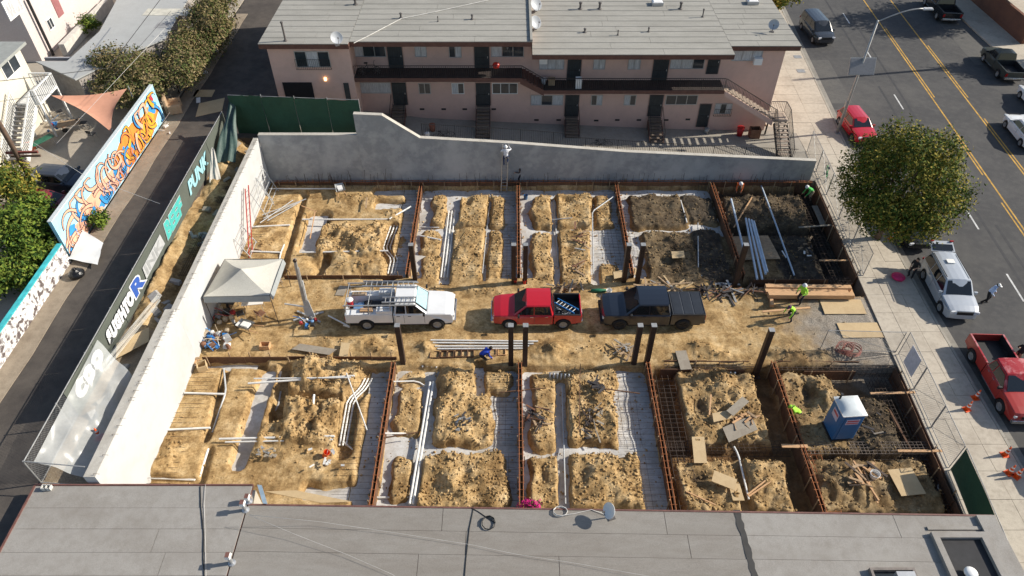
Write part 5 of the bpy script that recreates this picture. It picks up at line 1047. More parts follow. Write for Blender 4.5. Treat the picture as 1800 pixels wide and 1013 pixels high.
def lights(t, xf, xr_, hw, zh, zt, pm, grille=True, bump=CHROME, hb=.45, tail_h=.2, gm=None):
    for s in (-1, 1):
        MB().box((xf - .10, s * hw * .72, zh), (.12, hw * .34, .16), rz=-s * .25).build('headlight', HEADL, t, world=False, bevel=.02); MB().box((xr_ + .03, s * hw * .84, zt), (.08, hw * .2, tail_h), taper=.95).build('taillight', TAILL, t, world=False, bevel=.01)
    if grille:
        g = MB().b2(xf - .06, -hw * .5, zh - .12, xf + .012, hw * .5, zh + .1).build('grille', gm or BLK, t, world=False)
        for i in range(7): MB().b2(xf + .013, -hw * .46 + i * hw * .92 / 7 + .01, zh - .1, xf + .022, -hw * .46 + (i + 1) * hw * .92 / 7 - .025, zh + .08).build('grille_slot', BLK, g, world=False)
    if bump:
        MB().b2(xf - .14, -hw * .9, hb - .12, xf + .07, hw * .9, hb + .1).build('front_bumper', bump, t, world=False, bevel=.035); MB().b2(xr_ - .06, -hw * .9, hb - .1, xr_ + .14, hw * .9, hb + .1).build('rear_bumper', bump, t, world=False, bevel=.035)
    MB().b2(xr_ - .085, -.16, hb + .0, xr_ - .062, .16, hb + .1).build('licence_plate', PLATE, t, world=False)
def mirrors(t, x, hw, z, m):
    for s in (-1, 1): MB().box((x, s * (hw + .12), z), (.12, .2, .17)).build('mirror', m, t, world=False, bevel=.02)
def handles(t, xs_, hw, z, m):
    for x in xs_:
        for s in (-1, 1): MB().box((x, s * (hw + .008), z), (.18, .03, .04)).build('door_handle', m, t, world=False)
def seams(t, xs_, hw, z0, z1):
    for x in xs_:
        for s in (-1, 1): MB().b2(x - .008, s * hw - .004, z0, x + .008, s * hw + .005, z1).build('door_seam', BLK, t, world=False)
def under(t, xf, xr_, hw, z=.5): MB().b2(xr_ + .2, -hw * .82, .22, xf - .2, hw * .82, z).build('underbody', BLK, t, world=False)
def pickup(p, rz, label, pm, L=5.3, W=1.9, Ht=1.78, belt=1.12, cabr=-.55, cabf=.95, xf_w=1.7, xr_w=-1.6, r=.38, bed=True, trim=CHROME, split=None, rim=None, tonneau=False, hood=None, body2=None):
    t = thing('pickup_truck', label, 'pickup truck', p, rz); hw = W / 2; xf, xr_ = L / 2, -L / 2; zb = .42; hd = hood or belt - .02
    A = archpts(xf_w, r + .09, zb); pm2 = body2 or pm
    cut = cabr - .22
    shell([(cut, belt - .02), (cut, zb)] + A + [(xf - .05, zb), (xf, zb + .08), (xf, hd - .22), (xf - .10, hd - .09), (xf - .5, hd - .01), (cabf + .55, hd + .04), (cabf + .2, belt)], hw, .06, .05, tf=.10).build('body', pm2, t, world=False)
    Bp = [(xr_ + .04, zb + .12)] + archpts(xr_w, r + .09, zb) + [(cut - .03, zb), (cut - .03, belt), (xr_ + .04, belt)]
    for s in (-1, 1):
        m = MB().prism_xz(Bp, s * (hw - .02) - .07 * (s > 0), s * (hw - .02) + .07 * (s < 0)); m.build('bed_side', pm2, t, world=False, bevel=.012)
        MB().b2(xr_ + .06, s * (hw - .075) - .05, belt + .002, cut - .05, s * (hw - .075) + .05, belt + .03).build('bed_rail', BLK if not body2 else pm, t, world=False, bevel=.01)
    MB().b2(xr_ + .02, -hw + .095, zb + .18, xr_ + .08, hw - .095, belt).build('tailgate', pm2, t, world=False, bevel=.015); MB().b2(xr_ + .09, -hw + .1, .62, cut - .035, hw - .1, .66).build('bed_floor', BLK, t, world=False)
    MB().b2(cut - .09, -hw + .1, .66, cut - .035, hw - .1, belt - .02).build('bed_front', BLK, t, world=False)
    for s in (-1, 1): MB().b2(xr_ + .09, s * (hw - .105) - .01, .66, cut - .1, s * (hw - .105) + .01, belt - .01).build('bed_liner', BLK, t, world=False)
    greenhouse(t, pm, hw - .03, belt - .01, Ht, (cabr - .2, cabr - .05, cabf - .25, cabf + .5), .16, 2, .04, split=split)
    if tonneau:
        k = 3; x0, x1 = xr_ + .1, cut - .12
        for i in range(k): a = x0 + (x1 - x0) * i / k; b = x0 + (x1 - x0) * (i + 1) / k; MB().b2(a + .02, -hw + .1, belt + .005, b - .05, hw - .1, belt + .05).build('bed_cover_panel', mat('tonneau', (.022, .027, .036), .5), t, world=False, bevel=.01); MB().b2(b - .045, -hw + .1, belt + .005, b + .015, hw - .1, belt + .032).build('cover_hinge', mat('tonneau_rib', (.07, .075, .085), .45), t, world=False)
    under(t, xf, xr_, hw, .6); wheels(t, xf_w, xr_w, hw, r, rim); lights(t, xf, xr_, hw, hd - .3, belt - .28, pm, True, trim, .52, .3); mirrors(t, cabf + .22, hw, belt + .1, BLK); handles(t, (cabf - .55, cabr + .2), hw - .01, belt - .12, trim or BLK); seams(t, (cabf + .25, (cabf + cabr) / 2 + .08, cabr - .05), hw - .002, zb + .1, belt - .06)
    MB().b2(cabr, -hw - .02, .36, cabf + .3, -hw + .12, .42).build('side_step', trim or BLK, t, world=False); MB().b2(cabr, hw - .12, .36, cabf + .3, hw + .02, .42).build('side_step', trim or BLK, t, world=False)
    return t
RED = paint('red_paint', (.46, .012, .022), .22, .6); NAVY = paint('dark_navy_paint', (.014, .019, .030), .28, .5); WP = paint('white_paint_gloss', (.74, .74, .73), .3, .5); SIL = paint('silver_paint', (.47, .50, .53), .3, .5, .25); BLKP2 = paint('black_paint', (.012, .013, .014), .2, .6); OLV = paint('dark_green_paint', (.045, .05, .042), .4, .3); BLUE2 = paint('dusty_blue_paint', (.035, .045, .065), .35, .3)
def mid(ua, va, ub, vb, z=0): a = G(ua, va, z); b = G(ub, vb, z); return (a + b) / 2
# red pickup on the lane, facing left, with a blue ladder in the bed
p = Vector((1.45, 29.55, .0)); rp = pickup(p, R(180), 'clean red crew cab pickup on the dirt lane with blue ladder in its bed', RED, 5.25, 1.9, 1.78, 1.13, -.75, .85, 1.62, -1.55, .39)
def on(t, v): return Vector(t.location) + Matrix.Rotation(t.rotation_euler.z, 3, 'Z') @ Vector(v)
ladder(on(rp, (-1.15, -.5, .95)), on(rp, (-2.3, .55, 1.1)), .4, 'blue ladder in the bed of the red pickup on the lane', BLU, 6); q = on(rp, (-1.4, .3, .67)); t = thing('tool_heap', 'grey chain and tools in the red pickup bed', 'tools', q); q2 = random.Random(3)
for i in range(14): a = q + Vector((q2.uniform(-.3, .4), q2.uniform(-.5, .4), q2.uniform(.02, .15))); MB().beam(a, a + Vector((q2.uniform(-.4, .4), q2.uniform(-.4, .4), q2.uniform(0, .1))), .05, .04).build('tool', [GALV, PVCG, BLKP][i % 3], t)
# dark pickup with folding bed cover
pickup(Vector((8.25, 29.55, 0)), R(180), 'dark navy crew cab pickup on the dirt lane with a panelled bed cover', NAVY, 6.0, 2.02, 1.92, 1.22, -.75, 1.15, 1.95, -1.75, .42, trim=BLK, tonneau=True, rim=BLK)
# faded red pickup on the street, facing the camera
FADE = stained('faded_red_paint', (.34, .022, .03), (.55, .25, .25), .9, 2.2, .8, rough=.4, bump=0, grain=.03, thr=(.5, .58)); RED2 = paint('dull_red_paint', (.36, .03, .022), .35, .3)
p = mid(1740, 610, 1800, 745, 0); pickup(Vector((26.8, 24.5, -.1)), R(-92), 'faded red pickup with open bed parked at the kerb by traffic cones', FADE, 5.6, 1.95, 1.82, 1.15, -.35, .95, 1.75, -1.75, .39, body2=RED2, split=[.28])
pickup(Vector((46.0 - 1.3, 61.0, -.1)), R(86), 'dark green old pickup parked across the street near the pole shadow', OLV, 5.3, 1.9, 1.7, 1.1, -.1, 1.0, 1.6, -1.5, .37, body2=OLV); pickup(Vector((44.6, 73.6, -.1)), R(86), 'black pickup parked in tree shade across the street at the top', BLKP2, 5.8, 2.0, 1.85, 1.18, -.5, 1.0, 1.8, -1.7, .4)
# service truck
t = thing('service_truck', 'white utility service truck with ladder racks and tool bins', 'truck', Vector((-6.55, 29.55, 0)), R(1)); hw = 1.0; L = 6.35; xf, xr_ = L / 2, -L / 2; belt = 1.28; zb = .48; cr, cf = -.15, 1.15; rw2 = .41
shell([(cr - .2, belt - .02), (cr - .2, zb)] + archpts(2.15, rw2 + .1, zb) + [(xf - .05, zb), (xf, zb + .1), (xf, 1.05), (xf - .12, 1.2), (xf - .5, 1.27), (cf + .5, 1.32), (cf + .2, belt)], hw, .06, .05, tf=.09).build('body', WP, t, world=False)
greenhouse(t, WP, hw - .04, belt - .01, 2.0, (cr - .16, cr - .04, cf - .25, cf + .5), .13, 2, .04, split=[.36])
pane(t, 'sunshade', [(cf + .5 - .10, -.72, belt + .1), (cf + .5 - .10, .72, belt + .1), (cf - .15, .66, 1.93), (cf - .15, -.66, 1.93)], mat('sunshade', (.35, .52, .56), .35, .3, 5, stretch=(1, 8, 1)), .035)
for s in (-1, 1):
    y0, y1 = (s * hw, s * (hw - .42)); bx = MB().prism_xz([(xr_ + .05, .62)] + archpts(-1.95, rw2 + .1, .62) + [(cr - .25, .62), (cr - .25, 1.32), (xr_ + .05, 1.32)], min(y0, y1), max(y0, y1)).build('tool_bin', WP, t, world=False, bevel=.012)
    for a, b, z0, z1 in ((xr_ + .1, -2.42, .68, 1.25), (-2.38, -1.5, 1.0 + .1, 1.25), (-1.46, -.95, .68, 1.25), (-.92, -.4, .68, 1.25)):
        d = MB().b2(a + .01, s * hw - .01, z0, b - .01, s * hw + .012, z1).build('bin_door', WP, bx, world=False, bevel=.006)
    MB().b2(-1.3, s * (hw - .41), 1.325, -.38, s * (hw - .02), 1.55).build('top_box', WP, t, world=False, bevel=.012)
    RK_ = MB(); yr = s * (hw - .06)
    for x in (xr_ + .15, -1.7, cr - .3): RK_.bar((x, yr, 1.3), (x, yr, 2.0), .03, 6)
    RK_.bar((xr_ + .05, yr, 2.0), (cf - .1, yr, 2.0), .045, 6).bar((xr_ + .05, yr, 1.72), (cr - .3, yr, 1.72), .025, 6); RK_.build('ladder_rack', GALV, t, world=False)
MB().b2(xr_ + .05, -hw + .43, .62, cr - .25, hw - .43, .68).build('bed_floor', BLK, t, world=False); MB().b2(xr_ + .02, -hw + .43, .55, xr_ + .08, hw - .43, 1.2).build('tailgate', WP, t, world=False); MB().b2(cr - .24, -hw + .43, .7, cr - .2, hw - .43, 1.3).build('bed_front', BLK, t, world=False)
RK_ = MB()
for x in (xr_ + .15, -1.7, cr - .3): RK_.bar((x, -hw + .06, 2.0), (x, hw - .06, 2.0), .025, 6)
RK_.bar((xr_ + .15, 0, 2.0), (cr - .3, 0, 2.0), .012, 4); RK_.build('rack_crossbar', GALV, t, world=False)
under(t, xf, xr_, hw, .62); wheels(t, 2.15, -1.95, hw, rw2); lights(t, xf, xr_, hw, 1.0, .9, WP, True, CHROME, .58, .25); mirrors(t, cf + .32, hw + .05, belt + .18, BLK); handles(t, (cf - .55, cr + .1), hw - .01, belt - .14, BLK); seams(t, (cf + .3, cr + .42, cr - .1), hw - .002, zb + .1, belt - .05)
sv_ = t
ladder(on(t, (-2.2, .78, 2.1)), on(t, (1.0, .68, 2.1)), .42, 'aluminium ladder on the far rack of the white service truck', ALU, 10); ladder(on(t, (-.9, -.62, 2.12)), on(t, (1.05, -.62, 2.12)), .4, 'aluminium ladder on the near rack of the white service truck', ALU, 7)
bucket(on(t, (xr_ + .2, .1, .7)) + Vector((0, 0, .3)), mat('red_plastic', (.5, .02, .02), .4), 'red cooler with white lid at the white truck tailgate', .2, .45); tag(origin(MB().lathe([(.02, .1), (.19, .06), (.22, 0)], 14, on(t, (xr_ + .2, .1, 1.46)), cap=False).build('cooler_lid', WHITE)), 'white lid on the red cooler at the truck tailgate', 'lid')
for (lx, ly, lz, sx, sy, sz, m, lb) in ((-1.9, -.7, 1.36, .8, .3, .12, LUM, 'orange brown tool tray on the near bin of the white truck'), (-2.5, .65, 1.36, .9, .3, .1, LUMO, 'bundle of brown boards on the far bin of the white truck'), (-1.5, .0, .72, 1.4, .9, .35, BLKP, 'dark tarp covered gear in the white truck bed'), (-2.5, 0, .72, .7, .8, .25, mat('tool_blue', (.12, .25, .45), .5), 'blue gear in the white truck bed near the tailgate')):
    tag(origin(MB().box(on(t, (lx, ly, lz + sz / 2)), (sx, sy, sz), .05, taper=.85).build('truck_load', m, bevel=.03)), lb, 'load')
# passenger cars
def car(p, rz, label, cat, pm, L=4.6, W=1.82, Ht=1.45, belt=.95, hood=.92, deck=1.0, gh=(-2.0, -1.2, .3, 1.1), xw=(1.4, -1.35), r=.33, tum=.24, doors=2, name='car', roof=None, trim=None, bump=None, inset=.08):
    t = thing(name, label, cat, p, rz); hw = W / 2; xf, xr_ = L / 2, -L / 2; zb = .3
    shell([(xr_ + .05, deck - .15), (xr_, deck - .35), (xr_ + .03, zb + .1), (xr_ + .1, zb)] + archpts(xw[1], r + .07, zb) + archpts(xw[0], r + .07, zb) + [(xf - .1, zb), (xf, zb + .12), (xf, hood - .28), (xf - .12, hood - .15), (xf - .5, hood - .06), (gh[3] + .05, belt), (gh[0] + .05, max(belt, deck)), (gh[0] - .1 if gh[0] - .1 > xr_ + .3 else xr_ + .25, deck)], hw, inset, .05, tf=.16, tr=.12).build('body', pm, t, world=False, smooth=False)
    greenhouse(t, pm, hw - .07, belt - .02, Ht, gh, tum, doors, .05)
    under(t, xf, xr_, hw, .55); wheels(t, xw[0], xw[1], hw, r); lights(t, xf, xr_, hw * .95, hood - .22, deck - .25, pm, True, bump, .42, .16); mirrors(t, gh[3] - .25, hw - .06, belt + .06, trim or pm); handles(t, (.0, -.9), hw - .01, belt - .14, trim or pm); seams(t, (gh[3] - .05, -.05 + (gh[3] + gh[0]) * .25), hw - .003, zb + .15, belt - .06)
    return t
p = mid(1645, 470, 1715, 555); jp = car(Vector((26.85, 31.55, -.1)), R(-94), 'silver sport utility vehicle parked with its rear hatch raised', 'car', SIL, 4.85, 1.94, 1.76, 1.08, 1.08, 1.15, (-2.3, -2.05, .45, 1.15), (1.48, -1.4), .38, .17, 3, 'sport_utility_vehicle')
m = on(jp, (0, 0, 0)); MB().slab((-2.15, -.72, 1.74), (-2.15, .72, 1.74), (-2.85, .68, 2.02), (-2.85, -.68, 2.02), .06).build('hatch', SIL, jp, world=False); MB().slab((-2.2, .6, 1.79), (-2.2, -.6, 1.79), (-2.6, -.6, 1.95), (-2.6, .6, 1.95), .02).build('hatch_window', GLASS, jp, world=False)
for s in (-1, 1): MB().bar((-1.9, s * .68, 1.80), (.3, s * .68, 1.82), .025, 6).build('roof_rail', BLK, jp, world=False); MB().box((-2.8, s * .6, 2.06), (.1, .2, .06)).build('taillight', TAILL, jp, world=False)
tag(origin(MB().box(on(jp, (-1.1, 0, 1.86)), (.35, .45, .06), R(-94)).build('paper_box', WHITE)), 'white folder lying on the silver vehicle roof', 'folder')
car(Vector((26.9, 37.9, -.1)), R(-92), 'black sedan parked under the street tree ahead of the silver vehicle', 'car', BLKP2, 4.8, 1.84, 1.46); car(Vector((27.75, 50.4, -.1)), R(-86), 'red hatchback parked at the street lamp', 'car', RED, 4.2, 1.8, 1.48, .95, .95, 1.0, (-1.95, -1.6, .2, .95), (1.3, -1.25), .33, .22)
car(Vector((40.95, 49.6, -.1)), R(86), 'white sedan driving away from the camera near the yellow line', 'car', WP, 4.65, 1.82, 1.43); car(Vector((44.6, 54.4, -.1)), R(86), 'white car at the right edge behind the green pickup', 'car', WP, 4.7, 1.85, 1.46)
car(Vector((30.0, 68.2, -.1)), R(-86), 'dark people carrier parked at the corner of the pink building', 'car', paint('dark_van_paint', (.03, .034, .04), .25, .6), 5.0, 1.95, 1.75, 1.05, 1.05, 1.15, (-2.4, -2.2, .6, 1.5), (1.6, -1.45), .34, .16, 3)
car(Vector((27.1, 18.4, -.1)), R(-92), 'dark car with red tail lamp at the right edge below the faded pickup', 'car', OLV, 4.5, 1.8, 1.45)
car(Vector((-29.6, 38.6, AZ - .02)), R(-8), 'dusty dark blue sedan parked behind the mural wall', 'car', BLUE2, 4.7, 1.8, 1.42); car(Vector((-29.4, 35.9, AZ - .02)), R(-10), 'dark red car in shade beside the dusty blue sedan', 'car', paint('maroon_paint', (.16, .015, .02), .35, .4), 4.6, 1.8, 1.42)
# ================================================================ people
def cloth(n, c): return mat('cloth_' + n, c, .85, .18, 9, .15)
SKIN = mat('skin', (.42, .24, .16), .6, .06); BOOT = mat('boot', (.06, .045, .035), .8); LIME = cloth('lime', (.36, .72, .06)); ORNG = cloth('orange', (.8, .16, .03)); DKP = cloth('dark_pants', (.02, .022, .03)); NVP = cloth('navy_pants', (.02, .035, .09)); WSH = cloth('white_shirt', (.66, .67, .7)); LBS = cloth('light_blue', (.42, .52, .72)); BKS = cloth('black', (.015, .015, .017)); BLS = cloth('blue', (.02, .06, .42)); TANP = cloth('tan_pants', (.30, .24, .17)); HATW = mat('hard_hat_white', (.75, .75, .74), .35); HAIR = mat('hair_dark', (.02, .014, .01), .8)
def person(p, rz, label, shirt, pants, lean=0.0, hip=.93, feet=None, wrists=None, hat='hard', hpitch=0.0, sleeves=True, hatm=None, knees=None):
    t = thing('person', label, 'person', p, rz)
    feet = feet or ((0, .11, 0), (0, -.11, 0)); wrists = wrists or ((.12, .25, .9), (.12, -.25, .9))
    V = []; E_ = []; Rr = []; tagv = []; edt = []
    def v(q, r): V.append(Vector(q)); Rr.append(r); return len(V) - 1
    def e(a, b, k): E_.append((a, b)); edt.append(k)
    M = Matrix.Rotation(lean, 3, 'Y'); P0 = Vector((0, 0, hip)); ub = lambda x, y, z: P0 + M @ Vector((x, y, z))
    pel = v(P0, .135); sp = v(ub(0, 0, .2), .125); ch = v(ub(0, 0, .38), .15); nk = v(ub(.01, 0, .55), .058); HM = Matrix.Rotation(lean * .55 + hpitch, 3, 'Y'); hb = ub(.02, 0, .58)
    hd = lambda x, y, z: hb + HM @ Vector((x, y, z))
    h1 = v(hd(.015, 0, .05), .082); h2 = v(hd(.01, 0, .13), .098); h3 = v(hd(0, 0, .2), .06); ns = v(hd(.115, 0, .085), .018); chn = v(hd(.075, 0, .015), .035)
    e(pel, sp, 1); e(sp, ch, 1); e(ch, nk, 1); e(nk, h1, 0); e(h1, h2, 0); e(h2, h3, 0); e(h1, ns, 0); e(h1, chn, 0)
    for i, s in enumerate((1, -1)):
        S = ub(0, s * .19, .44); sh = v(S, .075); e(ch, sh, 1); W_ = Vector(wrists[i]); d = W_ - S; L = d.length; Lm = .56
        if L > Lm: W_ = S + d * (Lm / L); d = W_ - S; L = Lm
        bend = math.sqrt(max(0, .285 ** 2 - (L / 2) ** 2)); back = Vector((-.6, s * .6, -.5)); back -= d.normalized() * back.dot(d.normalized()); back.normalize()
        el = v((S + W_) / 2 + back * bend, .046); wr = v(W_, .032); pm_ = v(W_ + d.normalized() * .07, .034); e(sh, el, 1); e(el, wr, 1 if sleeves else 0); e(wr, pm_, 0)
        dn = d.normalized(); sd_ = dn.cross(Vector((0, 0, 1))); sd_ = sd_.normalized() if sd_.length > .1 else Vector((0, 1, 0)); pl = sd_.cross(dn)
        for k, (off, ln) in enumerate(((-.03, .065), (-.01, .08), (.012, .075), (.032, .055))):
            a = v(V[pm_] + dn * .05 + sd_ * off, .010); b = v(V[a] + dn * ln * .6 - pl * ln * .5, .008); e(pm_, a, 0); e(a, b, 0)
        a = v(V[wr] + dn * .03 + sd_ * .05, .011); b = v(V[a] + dn * .045 + sd_ * .015, .009); e(wr, a, 0); e(a, b, 0)
        hp = v(P0 + Vector((0, s * .09, -.05)), .105); e(pel, hp, 2); Fp = Vector(feet[i]) + Vector((0, 0, .08)); d = Fp - V[hp]; L = d.length; Lm = .86
        bend = math.sqrt(max(0, .43 ** 2 - (min(L, Lm) / 2) ** 2)); fwd = Vector((1, s * .25, .3)); fwd -= d.normalized() * fwd.dot(d.normalized()); fwd.normalize()
        kn = v((V[hp] + Fp) / 2 + fwd * bend, .068); an = v(Fp, .048); hl = v(Fp + Vector((-.05, 0, -.035)), .035); to = v(Fp + Vector((.16, s * .03, -.04)), .036); e(hp, kn, 2); e(kn, an, 2); e(an, hl, 3); e(an, to, 3)
    me = bpy.data.meshes.new('body'); me.from_pydata([tuple(q) for q in V], E_, []); me.update()
    o = bpy.data.objects.new('body_src', me); COL.objects.link(o); md = o.modifiers.new('skin', 'SKIN'); md.use_smooth_shade = True; ss = o.modifiers.new('sub', 'SUBSURF'); ss.levels = 1; ss.render_levels = 1
    sk = me.skin_vertices[0].data
    for i, r_ in enumerate(Rr): sk[i].radius = (r_, r_ * (1.25 if i in (sp, ch, pel) else 1)); sk[i].use_root = (i == pel)
    dg = bpy.context.evaluated_depsgraph_get(); ev = o.evaluated_get(dg); m2 = bpy.data.meshes.new_from_object(ev); bpy.data.objects.remove(o)
    m2.name = 'body'; m2.materials.clear()
    for q in (SKIN, shirt, pants, BOOT): m2.materials.append(q)
    A = np.array([V[a][:] for a, b in E_]); Bb = np.array([V[b][:] for a, b in E_]); rad = np.array([(Rr[a] + Rr[b]) / 2 for a, b in E_])
    for f in m2.polygons:
        c = np.array(f.center[:]); ab = Bb - A; tt = np.clip(((c - A) * ab).sum(1) / (ab * ab).sum(1), 0, 1); dd = np.linalg.norm(c - A - ab * tt[:, None], axis=1) - rad; f.material_index = edt[int(dd.argmin())]; f.use_smooth = True
    b = bpy.data.objects.new('body', m2); COL.objects.link(b); b.parent = t
    if hat == 'hard':
        m = MB().lathe([(.001, .135), (.05, .128), (.09, .1), (.115, .05), (.125, .01), (.15, .0), (.15, -.008), (.12, 0)], 16, cap=False); m.v = [tuple(hd(.005, 0, .135) + HM @ Vector(q)) for q in m.v]; m.build('hard_hat', hatm or HATW, t, True, world=False)
    elif hat == 'cap':
        m = MB().lathe([(.001, .12), (.06, .105), (.1, .06), (.112, 0)], 14, cap=False).add([(.08, -.08, .005), (.2, -.06, -.01), (.2, .06, -.01), (.08, .08, .005), (.08, -.08, -.01), (.2, -.06, -.02), (.2, .06, -.02), (.08, .08, -.01)], [(0, 1, 2, 3), (7, 6, 5, 4), (0, 4, 5, 1), (1, 5, 6, 2), (2, 6, 7, 3)]); m.v = [tuple(hd(0, 0, .125) + HM @ Vector(q)) for q in m.v]; m.build('cap', hatm or HATW, t, True, world=False)
    if hat in ('hair', 'cap', 'hard'):
        m = MB().lathe([(.001, .115), (.06, .1), (.1, .05), (.108, -.02), (.09, -.07 if hat == 'hair' else -.04), (.05, -.08)], 14, cap=False); m.v = [tuple(hd(-.02, 0, .13) + HM @ Vector((q[0] * .98, q[1] * .98, q[2] - (.0 if hat == 'hair' else .02)))) for q in m.v]; m.build('hair', HAIR, t, True, world=False)
    for s in (-1, 1):
        m = MB().lathe([(.001, -.008), (.009, 0), (.001, .008)], 6, hd(.108, s * .035, .11)); m.build('eye', BKS, t, True, world=False)
    return t
def pf(u, v, z=0.0): return G(u, v, z)
q = YP(889, 291, 42.86); person(Vector((q.x, 42.72, q.z)), R(90), 'person in white shirt climbing the aluminium ladder at the grey wall', WSH, NVP, .05, .9, ((.1, .12, 0), (.12, -.12, .25)), ((.35, .2, 1.25), (.38, -.2, 1.45)), 'hard')
person(pf(1297, 338, -.45), R(255), 'person in orange vest bending at the back wall form', ORNG, TANP, .95, .72, ((.05, .14, 0), (-.1, -.14, 0)), ((.5, .15, .35), (.55, -.15, .4)), 'hard')
person(pf(1423, 352, -.7), R(190), 'person in green vest leaning over the far corner trench', cloth('green', (.08, .45, .1)), TANP, 1.0, .86, ((.0, .14, 0), (-.2, -.14, 0)), ((.6, .2, .55), (.6, -.2, .6)), 'hard')
person(pf(1405, 533), R(215), 'person in lime vest standing at the lumber stack', LIME, DKP, .22, .9, ((.08, .1, 0), (-.1, -.12, 0)), ((.38, .2, 1.05), (.35, -.2, 1.0)), 'hard')
person(pf(1390, 561), R(205), 'person in lime vest bending with a plank beside the lumber stack', LIME, DKP, .85, .78, ((.15, .2, 0), (-.25, -.22, 0)), ((.5, .25, .5), (.45, -.3, .45)), 'cap', hatm=cloth('purple', (.12, .05, .12)), sleeves=True)
person(pf(846, 640, -.42), R(20), 'person in blue shirt bending over the form boxes', BLS, DKP, 1.15, .82, ((-.05, .13, 0), (.1, -.13, 0)), ((.55, .18, .45), (.6, -.18, .5)), 'hair')
person(pf(1399, 742, -.85), R(170), 'person in lime vest stooping in the near pit', LIME, DKP, 1.05, .84, ((.0, .15, 0), (-.2, -.15, 0)), ((.55, .2, .5), (.6, -.2, .55)), 'cap', hatm=LIME)
person(pf(1600, 487, .05), R(215), 'person in dark clothes standing on the sidewalk beside a pink bag', BKS, BKS, .25, .9, None, ((.35, .15, 1.0), (.3, -.15, .85)), 'hair', sleeves=False)
person(pf(1728, 532, -.1), R(-35), 'person in light blue shirt and cap beside the silver vehicle', LBS, BKS, .3, .92, ((.1, .11, 0), (-.12, -.11, 0)), ((.3, .2, .95), (.28, -.2, .9)), 'cap')
person(pf(1778, 640, -.1), R(20), 'person in black shirt and white cap beside the faded red pickup', BKS, TANP, .35, .92, ((.08, .11, 0), (-.1, -.11, 0)), ((.35, .2, .95), (.3, -.2, .9)), 'cap', sleeves=False)
person(pf(914, 322, -.1), R(200), 'person in dark work clothes at the back wall right of the ladder', cloth('brown_work', (.07, .05, .045)), DKP, .15, .92, None, ((.4, .15, 1.15), (.35, -.2, 1.0)), 'cap', hatm=BKS)
# ================================================================ foliage
def leaves(name, blobs, n, size, mats, parent=None, seed=1, shell_=.55, flat=.6, wsum=None):
    """small bent leaf quads gathered in sprays through the volume of the given ellipsoids"""
    rs = np.random.RandomState(seed); B = np.array([[*c, *r_] for c, r_ in blobs]); vol = B[:, 3] * B[:, 4] * B[:, 5]; pk = rs.choice(len(B), n // 8 + 1, p=vol / vol.sum())
    d = rs.normal(size=(len(pk), 3)); d /= np.linalg.norm(d, axis=1)[:, None]; rr = shell_ + (1 - shell_) * rs.rand(len(pk)) ** .6; rr *= 1 + .12 * rs.normal(size=len(pk))
    cen = B[pk, :3] + d * rr[:, None] * B[pk, 3:]
    cen = np.repeat(cen, 8, 0)[:n] + rs.normal(size=(n, 3)) * size * 1.7
    nd = np.repeat(d, 8, 0)[:n] * .8 + rs.normal(size=(n, 3)) * flat + np.array([0, 0, .5]); nd /= np.linalg.norm(nd, axis=1)[:, None]
    a = np.cross(nd, rs.normal(size=(n, 3))); a /= np.linalg.norm(a, axis=1)[:, None] + 1e-9; b = np.cross(nd, a); s = size * (.6 + .8 * rs.rand(n))[:, None]
    v = np.stack([cen - a * s, cen - b * s * .45 - nd * s * .12, cen + a * s, cen + b * s * .45 - nd * s * .12], 1).reshape(-1, 3)
    me = bpy.data.meshes.new(name); off = wloc(parent) if parent else Vector((0, 0, 0)); v = v - np.array(off[:])
    me.vertices.add(len(v)); me.vertices.foreach_set('co', v.ravel()); me.loops.add(len(v)); me.loops.foreach_set('vertex_index', np.arange(len(v))); me.polygons.add(n); me.polygons.foreach_set('loop_start', np.arange(n) * 4)
    me.update(calc_edges=True)
    for m in mats: me.materials.append(m)
    cl = rs.randint(0, len(mats), n // 8 + 1); me.polygons.foreach_set('material_index', np.where(rs.rand(n) < .7, np.repeat(cl, 8)[:n], rs.randint(0, len(mats), n)).astype(np.int32))
    o = bpy.data.objects.new(name, me); COL.objects.link(o)
    if parent: o.parent = parent
    return o
def leafm(n, c, tr=.25):
    m = mat(n, c, .75, .25, 1.5, spec=.08); b = m.node_tree.nodes['Principled BSDF']; b.inputs['Subsurface Weight'].default_value = 0; return m
GR = [leafm('leaf_olive', (.16, .155, .028)), leafm('leaf_green', (.075, .115, .02)), leafm('leaf_yellow', (.29, .235, .045)), leafm('leaf_dark', (.045, .068, .016))]
GR2 = [leafm('leaf_bright', (.15, .21, .03)), leafm('leaf_mid', (.085, .14, .024)), leafm('leaf_deep', (.03, .06, .014)), leafm('leaf_lime', (.16, .19, .035))]
HED = [leafm('hedge_brown', (.18, .14, .065)), leafm('hedge_olive', (.13, .125, .045)), leafm('hedge_green', (.085, .11, .035)), leafm('hedge_dry', (.25, .195, .105))]
PNK = [leafm('blossom_pink', (.62, .03, .22)), leafm('blossom_deep', (.42, .02, .16)), leafm('leaf_green', (.075, .115, .02))]
BARK = mat('bark', (.12, .085, .06), .9, .3, 6, .4)
def blobs_of(c, r_, n, seed, spread=.66, sz=(.26, .52)):
    q = random.Random(seed); out = [(c, tuple(x * .55 for x in r_))]
    for i in range(n):
        a = q.uniform(0, 6.283); e = q.uniform(-.6, 1.0); k = math.sqrt(max(0, 1 - e * e)) if abs(e) < 1 else 0; s = q.uniform(*sz)
        out.append(((c[0] + math.cos(a) * k * r_[0] * spread, c[1] + math.sin(a) * k * r_[1] * spread, c[2] + e * r_[2] * spread), (r_[0] * s, r_[1] * s, r_[2] * s)))
    return out
